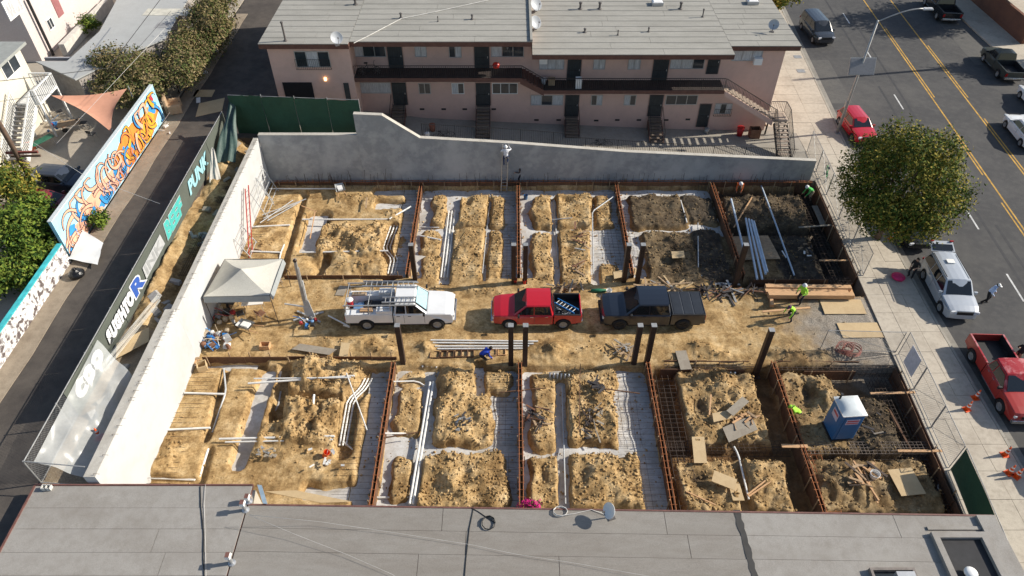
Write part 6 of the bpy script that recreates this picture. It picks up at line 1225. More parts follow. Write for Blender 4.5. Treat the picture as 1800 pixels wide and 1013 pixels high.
def tree(base, c, r_, n, size, mats, label, seed=1, tr=.16, nb=13, cat='tree', name='tree', limbs=9, **kw):
    t = thing(name, label, cat, base); B = blobs_of(c, r_, nb, seed, **kw); q = random.Random(seed + 5)
    leaves('crown', B, n, size, mats, t, seed)
    base = Vector(base); C_ = Vector(c); fork = base.lerp(C_, .5); m = MB().tube([base, base.lerp(fork, .5) + Vector((.05, .04, 0)), fork], [tr * 1.25, tr, tr * .8], 9); m.build('trunk', BARK, t, True)
    for i in range(limbs): e = Vector(B[i % len(B)][0]); MB().tube([fork + Vector((0, 0, -.1)), fork.lerp(e, .5) + Vector((q.uniform(-.2, .2), q.uniform(-.2, .2), .2)), e], [tr * .55, tr * .35, tr * .12], 6).build('limb', BARK, t, True)
    return t
def shrub(base, r_, n, size, mats, label, seed=1, cat='shrub', name='shrub', nb=7):
    t = thing(name, label, cat, base); c = (base[0], base[1], base[2] + r_[2] * .85); leaves('foliage', blobs_of(c, r_, nb, seed), n, size, mats, t, seed); q = random.Random(seed)
    for i in range(4): MB().tube([Vector(base), Vector(c) + Vector((q.uniform(-.5, .5) * r_[0], q.uniform(-.5, .5) * r_[1], 0))], .03, 5).build('stem', BARK, t)
    return t
# ================================================================ alley side: screened fence with lettering
def XP(u, v, Xw): x = (u - 900) / F; y = (v - 506.5) / F; t = Xw / x; return Vector((Xw, (math.cos(PT) - y * math.sin(PT)) * t, H - t * (math.sin(PT) + y * math.cos(PT))))
SCR = stained('green_screen_mesh', (.105, .118, .098), (.07, .08, .068), .6, 3, .5, rough=.8, bump=.15, bscale=14, grain=.08); SCRG = stained('green_screen_bright', (.03, .085, .05), (.02, .05, .03), .5, 3, .5, rough=.75, bump=.3, bscale=6)
FX = -20.62; FB, FT = 3.0, 4.78
fen = thing('screened_fence', 'long grey green screened fence with painted letters along the alley', 'fence', (FX, 30, FB))
y = 20.2; i = 0
while y < 44.7:
    b = min(y + 3.02, 45.2); vs = []; fs = []; N = 8; q = random.Random(i)
    for j in range(N + 1):
        for k in range(5): vs.append((FX + .03 + .05 * math.sin(j * 1.1 + k * .8 + i) * (.3 + k % 2 * .5) * .6, y + (b - y - .02) * j / N, FB + .02 + (FT - FB - .04) * k / 4))
    for j in range(N):
        for k in range(4): c = j * 5 + k; fs.append((c, c + 5, c + 6, c + 1))
    MB().add(vs, fs).build('screen_panel', SCR, fen, True); y = b; i += 1
y = 16.6
while y < 45.4: MB().bar((FX - .05, y, FB - .1), (FX - .05, y, FT + .03), .03, 7).build('post', GALV, fen); y += 3.02
MB().bar((FX - .02, 16.6, FT), (FX - .02, 45.2, FT), .028, 6).build('top_rail', GALV, fen); MB().bar((FX - .02, 16.6, FB + .12), (FX - .02, 20.2, FB + .12), .02, 6).build('bottom_rail', GALV, fen)
def lattice(p, d, L, h, sp=.13, r_=.0045):
    m = MB(); p = Vector(p); d = Vector(d); up = Vector((0, 0, 1)); n = int((L + h) / sp)
    for i in range(n):
        a = i * sp
        for s in (0, 1):
            x0, z0 = (a, 0) if a < L else (L, a - L); x1, z1 = (a - h, h) if a > h else (0, a)
            if s: x0, x1 = L - x0, L - x1
            m.bar(p + d * x0 + up * z0, p + d * x1 + up * z1, r_, 3)
    return m
stuff(lattice((FX, 16.6, FB + .05), (0, 1, 0), 3.6, FT - FB - .1).build('wire_mesh', GALV, fen))
MB().bar((FX, 16.6, FB + .1), (FX + 2.0, 16.45, FB + .1), .025, 6).bar((FX, 16.6, FT), (FX + 2.6, 16.4, FT - .1), .025, 6).build('end_rail', GALV, fen)
def lettering(body, y0, y1, z0, z1, m, par, nm='lettering', x=FX + .09, bold=.03, outline=None, shear=0.0, ow=.05):
    def mk(ofs, mm, xx, name):
        c = bpy.data.curves.new(name, 'FONT'); c.body = body; c.size = 1; c.offset = ofs; c.extrude = .003; c.shear = shear; c.resolution_u = 3; o = bpy.data.objects.new('tmp', c); COL.objects.link(o)
        dg = bpy.context.evaluated_depsgraph_get(); me = bpy.data.meshes.new_from_object(o.evaluated_get(dg)); bpy.data.objects.remove(o)
        me.materials.clear(); me.materials.append(mm); return me
    me = mk(bold, m, x, nm); a = np.empty(len(me.vertices) * 3); me.vertices.foreach_get('co', a); a = a.reshape(-1, 3); lo, hi = a.min(0), a.max(0)
    off = np.array(wloc(par)[:])
    def place(me, a, xx, name):
        W_ = np.stack([np.full(len(a), xx) + a[:, 2], y0 + (a[:, 0] - lo[0]) / (hi[0] - lo[0]) * (y1 - y0), z0 + (a[:, 1] - lo[1]) / (hi[1] - lo[1]) * (z1 - z0)], -1) - off
        me.vertices.foreach_set('co', W_.ravel()); me.update(); o = bpy.data.objects.new(name, me); COL.objects.link(o); o.parent = par
    place(me, a, x, nm)
    if outline:
        m2 = mk(bold + ow, outline, x, nm); b = np.empty(len(m2.vertices) * 3); m2.vertices.foreach_get('co', b); place(m2, b.reshape(-1, 3), x - .012, nm + '_outline')
LB = mat('spray_light_blue', (.30, .55, .60), .7, .12, 3); TEAL = mat('spray_teal', (.07, .42, .38), .7, .12, 3); SGR = mat('spray_grey', (.42, .43, .43), .7, .15, 5); SBL = mat('spray_blue', (.03, .09, .36), .7, .1); SWH = mat('spray_white', (.62, .63, .64), .7, .1, 4); SDK = mat('spray_dark', (.03, .035, .035), .7)
yy = lambda u, v: XP(u, v, FX).y
lettering('PUNK', yy(327, 330), yy(366, 285), 3.55, 4.45, LB, fen, bold=.05, shear=.25); lettering('BEEF', yy(283, 400), yy(319, 358), 3.45, 4.5, TEAL, fen, bold=.055, shear=.2, outline=SWH, ow=.02)
a, b = yy(245, 470), yy(283, 418); MB().prism_yz([(a, 3.5), (b, 3.55), (b - .1, 4.35), (a + .1, 4.25)], FX + .075, FX + .082).build('painted_patch', SGR, fen); lettering('INK', a + .25, b - .25, 3.6, 4.2, mat('spray_pale', (.3, .31, .31), .7), fen, x=FX + .088)
lettering('R', yy(226, 504), yy(247, 482), 3.5, 4.4, SBL, fen, bold=.05, outline=SWH, ow=.06); lettering('SUGHTO', yy(186, 598), yy(236, 528), 3.5, 4.35, SWH, fen, bold=.10, outline=SDK, ow=.03, shear=.15)
lettering('COO', yy(128, 690), yy(178, 622), 3.45, 4.4, SWH, fen, bold=.12, outline=SDK, ow=.02)
# wrinkled tarp at the far end of the fence and the pale cloth beside it
def drape(a, b, c, d, m, label, name, n=14, amp=.12, seed=1, cat='tarp', alpha=None):
    a, b, c, d = map(Vector, (a, b, c, d)); nr = (b - a).cross(d - a).normalized(); vs = []; fs = []; q = random.Random(seed); ph = [q.uniform(0, 6) for _ in range(4)]
    for j in range(n + 1):
        for k in range(n + 1):
            f, g = k / n, j / n; p = a.lerp(b, f).lerp(d.lerp(c, f), g); p = p + nr * amp * (math.sin(f * 11 + g * 3 + ph[0]) * .5 + math.sin(f * 23 - g * 5 + ph[1]) * .3 + math.sin(g * 9 + f * 4 + ph[2]) * .35); vs.append(p)
    for j in range(n):
        for k in range(n): q_ = j * (n + 1) + k; fs.append((q_, q_ + 1, q_ + n + 2, q_ + n + 1))
    return tag(origin(MB().add(vs, fs).build(name, m, None, True)), label, cat)
drape(G(405, 172, 5.6), G(415, 190, 5.3), G(415, 285, 3.2), G(373, 285, 3.2), stained('tarp_green', (.06, .10, .085), (.11, .15, .13), 1.5, 6, .6, rough=.5), 'wrinkled grey green tarp hanging at the far end of the alley fence', 'tarp', amp=.2)
drape(G(371, 258, 4.6), G(377, 262, 4.5), G(388, 318, 2.9), G(368, 322, 2.9), mat('pale_cloth', (.5, .48, .42), .8, .1), 'pale cloth draped over the fence bottom beside the light blue letters', 'cloth', amp=.1, seed=4)
PLAS = mat('clear_plastic', (.80, .82, .80), .3, .1, 3, alpha=.34, spec=.6)
drape((FX + .15, 23.6, 4.7), (FX + .12, 16.9, 4.4), (-18.9, 16.8, 3.15), (-18.7, 22.2, 3.25), PLAS, 'clear plastic sheeting spread from the fence over the bank near the roof', 'plastic_sheet', 34, .2, 2, 'plastic sheet')
drape((FX + .35, 22.6, 3.9), (FX + .6, 22.3, 3.65), (-19.2, 27.6, 3.4), (-19.45, 27.9, 3.6), mat('dusty_plastic', (.66, .66, .62), .35, .1, 3, alpha=.42), 'dusty twisted plastic band running up the bank', 'plastic_sheet', 20, .18, 6, 'plastic sheet')
q = random.Random(5); RUBB = mat('rubble_concrete', (.36, .34, .31), .9, .2, 6, .3)
def ez(x, y): i = min(max(int((y - 16.3) / .08), 0), len(ey) - 1); j = min(max(int((x + 20.7) / .08), 0), len(ex) - 1); return float(EZ[i, j])
for i in range(26):
    yb_ = [q.uniform(36, 44.2), q.uniform(26.5, 30), q.uniform(33, 35)][i % 3] if i < 22 else q.uniform(16.8, 24); x = q.uniform(-20.1, -18.8); s = [q.uniform(.2, .8), q.uniform(.2, .7), q.uniform(.06, .22)]
    o = tag(origin(MB().box((x, yb_, ez(x, yb_) + s[2] * .4), s, q.uniform(0, 3), q.uniform(-.4, .4), q.uniform(-.3, .3), taper=q.uniform(.7, 1)).build('rubble_slab', RUBB if i % 3 else PLYG)), 'broken slab on the dirt bank between alley fence and white wall', 'rubble', 'broken slabs on the bank')
for k, yb_ in enumerate((38.2, 33.2, 31.2)): rebar_mat(-19.3, yb_ - .9, -18.3, yb_ + .9, 2.75, .12, .12, ('dark rebar grid on the bank beside the white wall, farthest', 'dark rebar grid on the bank, middle', 'dark rebar grid on the bank, nearest')[k], r_=.015)
CONE = mat('cone_orange', (.75, .10, .015), .5, .1); 
def cone(p, label, rz=0, tilt=0):
    t = thing('traffic_cone', label, 'traffic cone', p, rz); MB().b2(-.18, -.18, 0, .18, .18, .03).build('base', CONE, t, world=False, bevel=.008); MB().lathe([(.13, .03), (.03, .7), (.02, .71)], 14).build('cone_body', CONE, t, True, world=False); MB().lathe([(.096, .26), (.0745, .40)], 14, cap=False).lathe([(.068, .46), (.054, .55)], 14, cap=False).build('reflective_band', WHITE, t, True, world=False)
cone(Vector((-19.1, 19.0, ez(-19.1, 19.0) + .02)), 'weathered orange cone on the dirt bank by the plastic sheeting')
# green windscreen fence behind the left grey wall
gf = thing('screened_fence', 'dark green screened fence behind the left grey wall', 'fence', (-14.8, 45.3, 2.9)); xs_ = [-19.9, -17.6, -15.3, -13.0, -10.8]
for i, (a, b) in enumerate(zip(xs_, xs_[1:])):
    vs = []; fs = []
    for j in range(9):
        for k in range(6): vs.append((a + (b - a - .02) * j / 8, 45.2 + .06 * math.sin(j + k * .7 + i), 2.9 + (3.15 - .12 * i) * k / 5))
    for j in range(8):
        for k in range(5): c = j * 6 + k; fs.append((c, c + 6, c + 7, c + 1))
    MB().add(vs, fs).build('screen_panel', SCRG, gf, True); MB().bar((b, 45.28, 2), (b, 45.28, 6.1 - .12 * i), .03, 6).build('post', GALV, gf)
MB().bar((-19.9, 45.26, 6.06), (-10.8, 45.26, 5.68), .022, 6).build('top_rail', GALV, gf)
# ================================================================ mural wall and patched wall
MX = -26.05; mw = thing('mural_wall', 'alley wall covered by a bright orange and blue mural', 'wall', (MX, 39.5, AZ)); SKYB = mat('mural_sky_blue', (.36, .66, .80), .8, .15, 1.5)
MB().b2(MX - .2, 31.6, AZ - .05, MX, 47.4, 5.65).build('wall_face', SKYB, mw); MB().b2(MX - .22, 31.58, 5.655, MX + .02, 47.42, 5.72).build('wall_cap', mat('tile_cap', (.55, .6, .6), .8, .3, 20), mw)
PEA = mat('mural_peach', (.78, .42, .27), .8, .1, 2); OR1 = mat('mural_orange', (.82, .25, .04), .8, .15, 2); OR2 = mat('mural_amber', (.80, .38, .03), .8, .12, 2); MB_ = mat('mural_blue', (.04, .28, .60), .8, .15, 2); MDK = mat('mural_line', (.03, .02, .05), .8); MRED = mat('mural_red', (.45, .04, .06), .8); MGRN = mat('mural_green', (.10, .42, .10), .8)
LAY = [0]
def flat(poly, m, nm):  # poly in (y,z) on the wall face
    LAY[0] += 1; x = MX + .004 + LAY[0] * .0008; n = len(poly); MB().add([(x, a, b) for a, b in poly], [tuple(range(n))]).build(nm, m, mw)
def ribbon(pts, w0, w1, m, nm='painted_tentacle', ol=.055):
    P = [Vector((a, b)) for a, b in pts]; N = len(P)
    for mm, ex_, n2_ in ((MDK, ol, nm + '_outline'), (m, 0, nm)):
        LAY[0] += 1; x = MX + .004 + LAY[0] * .0008; vs = []; fs = []
        for i, p in enumerate(P):
            d = (P[min(i + 1, N - 1)] - P[max(0, i - 1)]); d = d.normalized() if d.length > 1e-6 else Vector((1, 0)); nn = Vector((-d.y, d.x)); w_ = (w0 + (w1 - w0) * i / (N - 1)) / 2 + ex_
            for s in (-1, 1): q_ = p + nn * w_ * s; vs.append((x, min(max(q_.x, 31.62), 47.38), min(max(q_.y, AZ), 5.64)))
        for i in range(N - 1): fs.append((2 * i, 2 * i + 1, 2 * i + 3, 2 * i + 2))
        MB().add(vs, fs).build(n2_, mm, mw)
q = random.Random(21)
def blobp(cy, cz, ry, rz_, n=22, wob=.25, sd=0): r_ = random.Random(sd); ph = [r_.uniform(0, 6) for _ in range(3)]; return [(min(max(cy + ry * math.cos(a) * (1 + wob * math.sin(3 * a + ph[0]) + wob * .5 * math.sin(5 * a + ph[1])), 31.65), 47.3), min(max(cz + rz_ * math.sin(a) * (1 + wob * math.sin(2 * a + ph[2])), AZ + .02), 5.62)) for a in [2 * math.pi * i / n for i in range(n)]]
flat(blobp(42.6, 3.8, 3.8, 1.15, sd=1), OR1, 'painted_mass'); flat(blobp(44.8, 4.0, 1.6, .9, sd=2), OR2, 'painted_mass'); flat(blobp(36.5, 3.7, 3.5, 1.0, sd=3), PEA, 'painted_mass'); flat(blobp(33.4, 3.5, 1.7, .75, sd=4), PEA, 'painted_mass'); flat(blobp(46.3, 4.7, .6, .55, sd=5), MB_, 'painted_figure'); flat(blobp(46.5, 5.15, .3, .3, sd=6), MRED, 'painted_hat'); flat(blobp(46.2, 4.95, .22, .2, sd=7), MGRN, 'painted_face')
for i in range(9): flat(blobp(33 + i * 1.15 + q.uniform(-.3, .3), 3.7 + q.uniform(-.4, .7), q.uniform(.25, .5), q.uniform(.2, .4), sd=20 + i), MB_, 'painted_splash')
for i in range(44):
    y0 = 32.0 + i * .335 + q.uniform(-.3, .3); z0 = q.uniform(3.4, 4.7); a = q.uniform(0, 6.28); k = q.choice((-1, 1)) * q.uniform(.25, .5); pts = []; st_ = .17
    for j in range(15): pts.append((y0, z0)); y0 += math.cos(a) * st_; z0 += math.sin(a) * st_; a += k * (.3 + .05 * j); z0 = min(max(z0, 3.15), 5.45)
    ribbon(pts, q.uniform(.16, .34), .05, (PEA if (y0 < 39.5 or i % 4 == 0) else (OR2 if i % 2 else OR1)) if i % 7 else MB_, ol=.045)
for i in range(34):
    y0 = q.uniform(32.2, 43.5); ribbon([(y0 + .1 * math.sin(j), 3.1 + j * .14) for j in range(8)], .05, .03, MDK if i % 3 else MB_, 'painted_stroke', .0)
pw = thing('graffiti_wall', 'low white wall with dense dark scribbles near the shrubs', 'wall', (-25.9, 26.5, AZ)); SCRB = stained('scribbled_paint', (.72, .71, .69), (.10, .075, .07), 2.4, 5, .95, rough=.8, bump=.1, thr=(.52, .58), grain=.05)
MB().b2(-26.1, 18.5, AZ - .05, -25.85, 31.2, 4.35).build('wall_face', SCRB, pw); MB().b2(-26.12, 18.5, 4.355, -25.83, 31.2, 4.42).build('wall_cap', mat('turquoise_paint', (.06, .45, .48), .7, .3, 3), pw)
drape(G(145, 405, 3.55), G(120, 455, 3.3), G(172, 466, 3.25), G(181, 426, 3.45), WHITE, 'white mattress sheet slumped against the wall end in the alley', 'mattress_sheet', 8, .05, 3, 'mattress')
p = G(137, 486, AZ); t = thing('trash_bag', 'black trash bag on the alley by the scribbled wall', 'bag', p); MB().lathe([(.15, 0), (.42, .1), (.45, .25), (.3, .42), (.08, .52), (.12, .6)], 12, p).build('bag', mat('black_bag', (.012, .012, .013), .25, .2, 6, .8, 8), t, True); MB().lathe([(.1, .5), (.13, .55)], 8, p, cap=False).build('bag_tie', BLKP, t)
shrub(G(178, 398, AZ), (.6, .6, .55), 900, .09, GR2, 'small green bush at the foot of the mural wall', 3)
# ================================================================ gardens, houses and sheds on the left
for k, (u, v, z, r3, n, lb) in enumerate(((45, 405, 4.5, (1.7, 1.9, 1.3), 6000, 'big leafy bright green shrub at the left edge by the mural end'), (58, 372, 4.8, (1.1, 1.2, 1.0), 3000, 'yellow green shrub top beside the utility pole'), (12, 325, 5.2, (1.5, 1.7, 1.7), 4000, 'dark green bushy tree left of the utility pole'), (22, 470, 4.0, (1.6, 1.9, 0.9), 4500, 'low green shrub at the left edge above the scribbled wall'), (72, 452, 3.9, (.9, 1.0, .7), 2000, 'shrub spilling over the scribbled wall end'))):
    c = G(u, v, z); tree((c.x, c.y, AZ), tuple(c), r3, n, .12, GR2 if k != 2 else GR, lb, 30 + k, .1, 9, 'shrub', 'shrub', 6)
for k, (u, v, z, r3, n, lb) in enumerate(((300, 122, 5.0, (2.3, 4.2, 1.5), 9500, 'brownish hedge mass beside the dumped armchair'), (245, 135, 4.9, (2.4, 3.8, 1.5), 8500, 'brownish hedge mass behind the shade sail'), (205, 118, 5.2, (2.4, 3.0, 1.1), 6000, 'brown hedge top spilling on the shed roof'), (340, 78, 5.0, (1.9, 4.4, 1.6), 8000, 'olive hedge part along the alley beyond the armchair'), (372, 38, 5.4, (2.0, 4.5, 2.0), 8500, 'tall olive hedge clump at the alley top'), (385, 8, 5.4, (1.8, 3.0, 2.0), 4500, 'hedge clump at the top edge of the alley'))):
    c = G(u, v, z); tree((c.x, c.y, AZ), tuple(c), r3, n, .11, HED, lb, 50 + k, .08, 8, 'hedge', 'hedge', 5)
RFG = stained('shed_roof_grey', (.42, .43, .42), (.32, .32, .31), .4, 3, .4, bump=.1)
shed = thing('shed', 'flat pale grey shed roof behind the hedge', 'building', (-31.5, 62, AZ)); ZS = 5.5
poly = [G(u, v, ZS) for u, v in ((62, 108), (132, 140), (212, 100), (290, 68), (335, -10), (360, -60), (240, -60), (205, 0), (175, 55), (117, 108))]; poly = [(p.x, p.y) for p in poly]
MB().prism(poly, ZS - .1, ZS).build('roof', RFG, shed); cxx = sum(p[0] for p in poly) / len(poly); cyy = sum(p[1] for p in poly) / len(poly); MB().prism([(cxx + (a - cxx) * .96, cyy + (b - cyy) * .96) for a, b in poly], AZ, ZS - .105).build('wall', mat('shed_wall', (.35, .32, .29), .9, .2), shed)
P1 = G(170, 45, ZS + .02); MB().b2(P1.x + 3, P1.y + 2, ZS + .005, P1.x + 7.5, P1.y + 3.4, ZS + .02).build('roof_patch', mat('roof_patch', (.55, .53, .45), .8), shed)
P1 = G(285, 45, ZS); MB().box((P1.x, P1.y, ZS + .01), (1.0, 1.0, .014)).build('roof_patch', mat('grey_patch', (.28, .28, .28), .8), shed)
a = G(116, 98, AZ); b = G(198, 12, AZ); lw = MB().beam(a + Vector((0, 0, .5)), b + Vector((0, 0, .5)), .5, 1.0).build('low_wall', mat('low_wall_paint', (.55, .53, .48), .8, .15)); tag(origin(lw), 'low pale block wall between the shed roof and the pale house', 'wall')
shrub(G(160, 52, AZ + .4), (.9, .9, .7), 1200, .10, GR2, 'small green bush on the low pale wall', 8)
hs = thing('house', 'large pale pink house wall at the top left corner', 'building', (-42, 62, AZ)); HW_ = stained('pale_pink_stucco', (.62, .55, .52), (.55, .46, .43), .4, 3, .4, bump=.15)
hb_ = G(85, 100, AZ); hx = hb_.x; MB().b2(hx - 9, hb_.y - 1, AZ, hx, hb_.y + 45, 11.5).build('wall', HW_, hs); MB().b2(hx - 9.3, hb_.y - 1.3, 11.505, hx + .3, hb_.y + 45, 11.7).build('roof', RFG, hs)
def side_win(par, x, y0, y1, z0, z1, fr_=WHITE, gl=DARKG):
    f = MB().b2(x - .02, y0, z0, x + .05, y1, z0 + .07).b2(x - .02, y0, z1 - .07, x + .05, y1, z1).b2(x - .02, y0, z0 + .07, x + .05, y0 + .07, z1 - .07).b2(x - .02, y1 - .07, z0 + .07, x + .05, y1, z1 - .07).b2(x - .02, (y0 + y1) / 2 - .03, z0 + .07, x + .05, (y0 + y1) / 2 + .03, z1 - .07).build('window', fr_, par)
    for a_, b_ in ((y0 + .07, (y0 + y1) / 2 - .03), ((y0 + y1) / 2 + .03, y1 - .07)): MB().b2(x + .005, a_, z0 + .07, x + .02, b_, z1 - .07).build('pane', gl, f)
def hp_(u, v): q_ = XP(u, v, hx); return q_.y, q_.z
y0, z0 = hp_(18, 38); y1, z1 = hp_(45, 8); side_win(hs, hx, y0, y0 + 2.2, z0, z0 + 1.5, gl=CURT); y0, z0 = hp_(88, 55); side_win(hs, hx, y0, y0 + .9, z0, z0 + .9); y0, z0 = hp_(103, 32); MB().b2(hx - .02, y0, z0, hx + .05, y0 + 1.0, z0 + 2.1).build('shutter', mat('dusty_red', (.30, .12, .12), .8), hs)
MB().bar((hx + .3, hb_.y + .3, AZ), (hx + .3, hb_.y + .3, 7.8), .12, 8).build('flue', BLK, hs)
h2 = thing('house', 'cream house with grey roof edge beside the white stairs', 'building', (-40, 44, AZ)); c_ = G(47, 78, 8.2); CRM = stained('cream_wall', (.64, .60, .50), (.55, .50, .41), .4, 3, .4, bump=.1)
MB().b2(c_.x - 9, c_.y - 16, AZ, c_.x - .4, c_.y - .4, 8.2).build('wall', CRM, h2); MB().b2(c_.x - 9.5, c_.y - 16.5, 8.205, c_.x, c_.y, 8.4).build('roof', mat('grey_roof', (.30, .31, .29), .85, .12), h2)
wx_ = c_.x - .4; q_ = XP(12, 142, wx_); side_win(h2, wx_, q_.y, q_.y + 2.0, q_.z, q_.z + 1.2)
# white timber stairs
WW = mat('white_timber', (.70, .70, .68), .6, .08); stt = thing('timber_stairs', 'white timber stairs and landing with picket rails', 'stairs', G(60, 230, AZ)); lz = 5.7
A = G(58, 150, lz); Bq = G(96, 152, lz); Lx0, Lx1 = A.x + .1, Bq.x + .1; Ly1 = A.y; Ly0 = G(80, 182, lz).y
MB().b2(Lx0, Ly0, lz - .15, Lx1, Ly1, lz).build('landing', WW, stt)
for x in (Lx0 + .06, Lx1 - .06):
    for y_ in (Ly0 + .06, Ly1 - .06): MB().b2(x - .06, y_ - .06, AZ, x + .06, y_ + .06, lz - .155).build('post', WW, stt)
nst = 12; sx0, sx1 = Lx0 - .05, Lx0 + 1.25; TRD = mat('grey_tread', (.20, .19, .18), .8, .2)
for i in range(nst): MB().b2(sx0, Ly0 - .28 * (i + 1), lz - .2 * (i + 1) - .03 - .02, sx1, Ly0 - .28 * i - .01, lz - .2 * (i + 1) + .02).build('step', TRD, stt)
ye = Ly0 - .28 * nst; ze = lz - .2 * nst - .1
for x in (sx0 - .04, sx1 + .04): MB().beam((x, Ly0, lz - .2), (x, ye, ze), .06, .3).build('stringer', WW, stt)
def wrail(a_, b_, h=.95, sp=.2):
    a_ = Vector(a_); b_ = Vector(b_); k = max(2, int((b_ - a_).length / sp)); o = MB().beam(a_ + Vector((0, 0, h)), b_ + Vector((0, 0, h)), .1, .07).build('handrail', WW, stt)
    for i in range(k + 1): p_ = a_.lerp(b_, i / k); MB().beam(p_ + Vector((0, 0, .02)), p_ + Vector((0, 0, h - .04)), .06, .05).build('picket', WW, o)
wrail((sx1 + .04, Ly0, lz - .05), (sx1 + .04, ye, ze + .1)); wrail((sx0 - .04, Ly0, lz - .05), (sx0 - .04, ye, ze + .1)); wrail((sx1 + .1, Ly0 + .04, lz), (Lx1 - .04, Ly0 + .04, lz)); wrail((Lx1 - .04, Ly0 + .1, lz), (Lx1 - .04, Ly1, lz)); wrail((Lx0, Ly1 - .03, lz), (Lx1 - .1, Ly1 - .03, lz))
# shade sail
SAIL = mat('terracotta_sail', (.58, .29, .19), .85, .08, 2); c3 = [G(90, 168, 5.9), G(223, 156, 5.7), G(195, 232, 5.0)]; N = 12; vs = []; idx = {}; fs = []
cc = sum(c3, Vector()) / 3
for i in range(N + 1):
    for j in range(N + 1 - i):
        a_, b_, g_ = i / N, j / N, 1 - i / N - j / N; p = c3[0] * a_ + c3[1] * b_ + c3[2] * g_; k = 27 * a_ * b_ * g_; e = max(a_ * b_, b_ * g_, a_ * g_) * 4; p = p.lerp(cc, .22 * e * (1 - k)); p.z -= .25 * k; idx[i, j] = len(vs); vs.append(p)
for i in range(N):
    for j in range(N - i):
        fs.append((idx[i, j], idx[i + 1, j], idx[i, j + 1]))
        if j < N - i - 1: fs.append((idx[i + 1, j], idx[i + 1, j + 1], idx[i, j + 1]))
sl = thing('shade_sail', 'terracotta triangular shade sail over the patio', 'shade sail', (cc.x, cc.y, AZ)); MB().add(vs, fs).build('sail', SAIL, sl, True)
for p in c3[1:]: MB().bar(Vector((p.x + .1, p.y + .1, AZ)), p + Vector((.1, .1, .15)), .04, 7).build('post', GALV, sl)
pb = MB().b2(G(97, 140, AZ).x, G(97, 140, AZ).y - .1, AZ, G(212, 158, AZ).x, G(97, 140, AZ).y + .1, 4.9).build('garden_wall', stained('grey_garden_wall', (.36, .36, .38), (.28, .28, .30), .6, 4, .4)); tag(origin(pb), 'grey garden wall behind the shade sail patio', 'wall')
table(G(128, 232, AZ), 1.5, .8, .75, R(20), 'wooden patio table under the shade sail', LUMO); table(G(82, 262, AZ), 1.6, .6, .75, R(60), 'green picnic table by the stairs foot', mat('green_paint', (.03, .13, .08), .6)); bucket(G(57, 262, AZ), ORG, 'orange tub by the green picnic table', .3, .5)
for k, (u, v) in enumerate(((150, 225), (108, 205), (165, 245))): chair(G(u, v, AZ), R(40 * k), ('dark patio chair right of the wooden table', 'dark patio chair near the stairs posts', 'dark patio chair nearest the mural')[k], BLKP)
junk(100, 225, 18, 10, 16, 'patio clutter beneath the stairs landing', 'patio_clutter', 'clutter', 31, z0=AZ); junk(560 - 165, 60, 14, 34, 26, 'litter strewn along the far alley edge', 'litter', 'litter', 32, .08, .35, AZ, [WHITE, PLY, CL_[1], CL_[5]]); junk(352, 108, 14, 30, 22, 'litter beside the hedge in alley shade', 'litter', 'litter', 33, .08, .3, AZ, [WHITE, CL_[1], PLYG]); junk(292, 228, 8, 8, 10, 'pale crumbs of trash at the mural far end', 'litter', 'litter', 34, .05, .2, AZ, [WHITE, CL_[1]])
sheet(((345, 158), (378, 158), (372, 170), (340, 168)), 'flattened cardboard in the alley beside the armchair', PLY, zl=AZ + .03, cat='cardboard', name='cardboard_sheet'); sheet(((345, 172), (352, 171), (352, 180), (343, 180)), 'small white paper sheet in the alley', WHITE, zl=AZ + .02, cat='paper', name='paper_sheet'); sheet(((350, 182), (395, 172), (390, 195), (345, 198)), 'large flattened cardboard near the green fence', PLY, zl=AZ + .025, cat='cardboard', name='cardboard_sheet')
ac = thing('dumped_armchair', 'tan dumped armchair at the hedge end of the alley', 'armchair', G(308, 195, AZ), R(20)); TANF = mat('tan_fabric', (.45, .31, .19), .9, .12, 4)
MB().b2(-.5, -.5, .05, .5, .5, .45).build('seat', TANF, ac, world=False, bevel=.05); MB().b2(-.6, -.55, .05, -.38, .55, 1.25).build('backrest', TANF, ac, world=False, bevel=.06); MB().b2(-.4, -.68, .05, .55, -.5, .75).build('armrest', TANF, ac, world=False, bevel=.05); MB().b2(-.4, .5, .05, .55, .68, .75).build('armrest', TANF, ac, world=False, bevel=.05)
# utility pole and wires
up_ = thing('utility_pole', 'weathered timber utility pole at the left edge shrubs', 'utility pole', G(75, 352, AZ)); b0 = G(75, 352, AZ); WOODP = mat('pole_timber', (.13, .085, .06), .9, .25, 5, .3)
MB().tube([b0, b0 + Vector((0, 0, 11))], [.17, .12], 10).build('pole', WOODP, up_, True); MB().beam(b0 + Vector((-.6, .0, 3.6)), b0 + Vector((1.3, .1, 3.6)), .12, .14).build('crossarm', mat('red_brown_timber', (.2, .06, .045), .8), up_); MB().beam(b0 + Vector((-.6, .25, 3.2)), b0 + Vector((1.2, .3, 3.2)), .1, .12).build('crossarm', WOODP, up_); MB().b2(b0.x + .1, b0.y - .15, 4.5, b0.x + .35, b0.y + .1, 5.0).build('meter_box', GALV, up_)
cable('overhead_wire', [b0 + Vector((0, 0, 8.2)), G(190, 120, 8.6), G(285, -5, 9.5), G(330, -60, 10)], .02, CABLE, 'black overhead wire crossing the shed roof'); cable('overhead_wire', [b0 + Vector((.2, 0, 7.0)), G(185, 150, 6.8), G(300, 20, 8)], .012, CABLE, 'thin overhead wire above the shade sail'); cable('overhead_wire', [G(100, 252, 6.5), G(210, 135, 7), G(290, 50, 8)], .010, CABW, 'pale overhead wire over the patio')
cable('overhead_wire', [b0 + Vector((0, 0, 6.0)), G(150, 310, 5.9), G(280, 358, 5.2), XP(281, 358, FX)], .012, CABW, 'pale wire sagging from the pole across the alley')
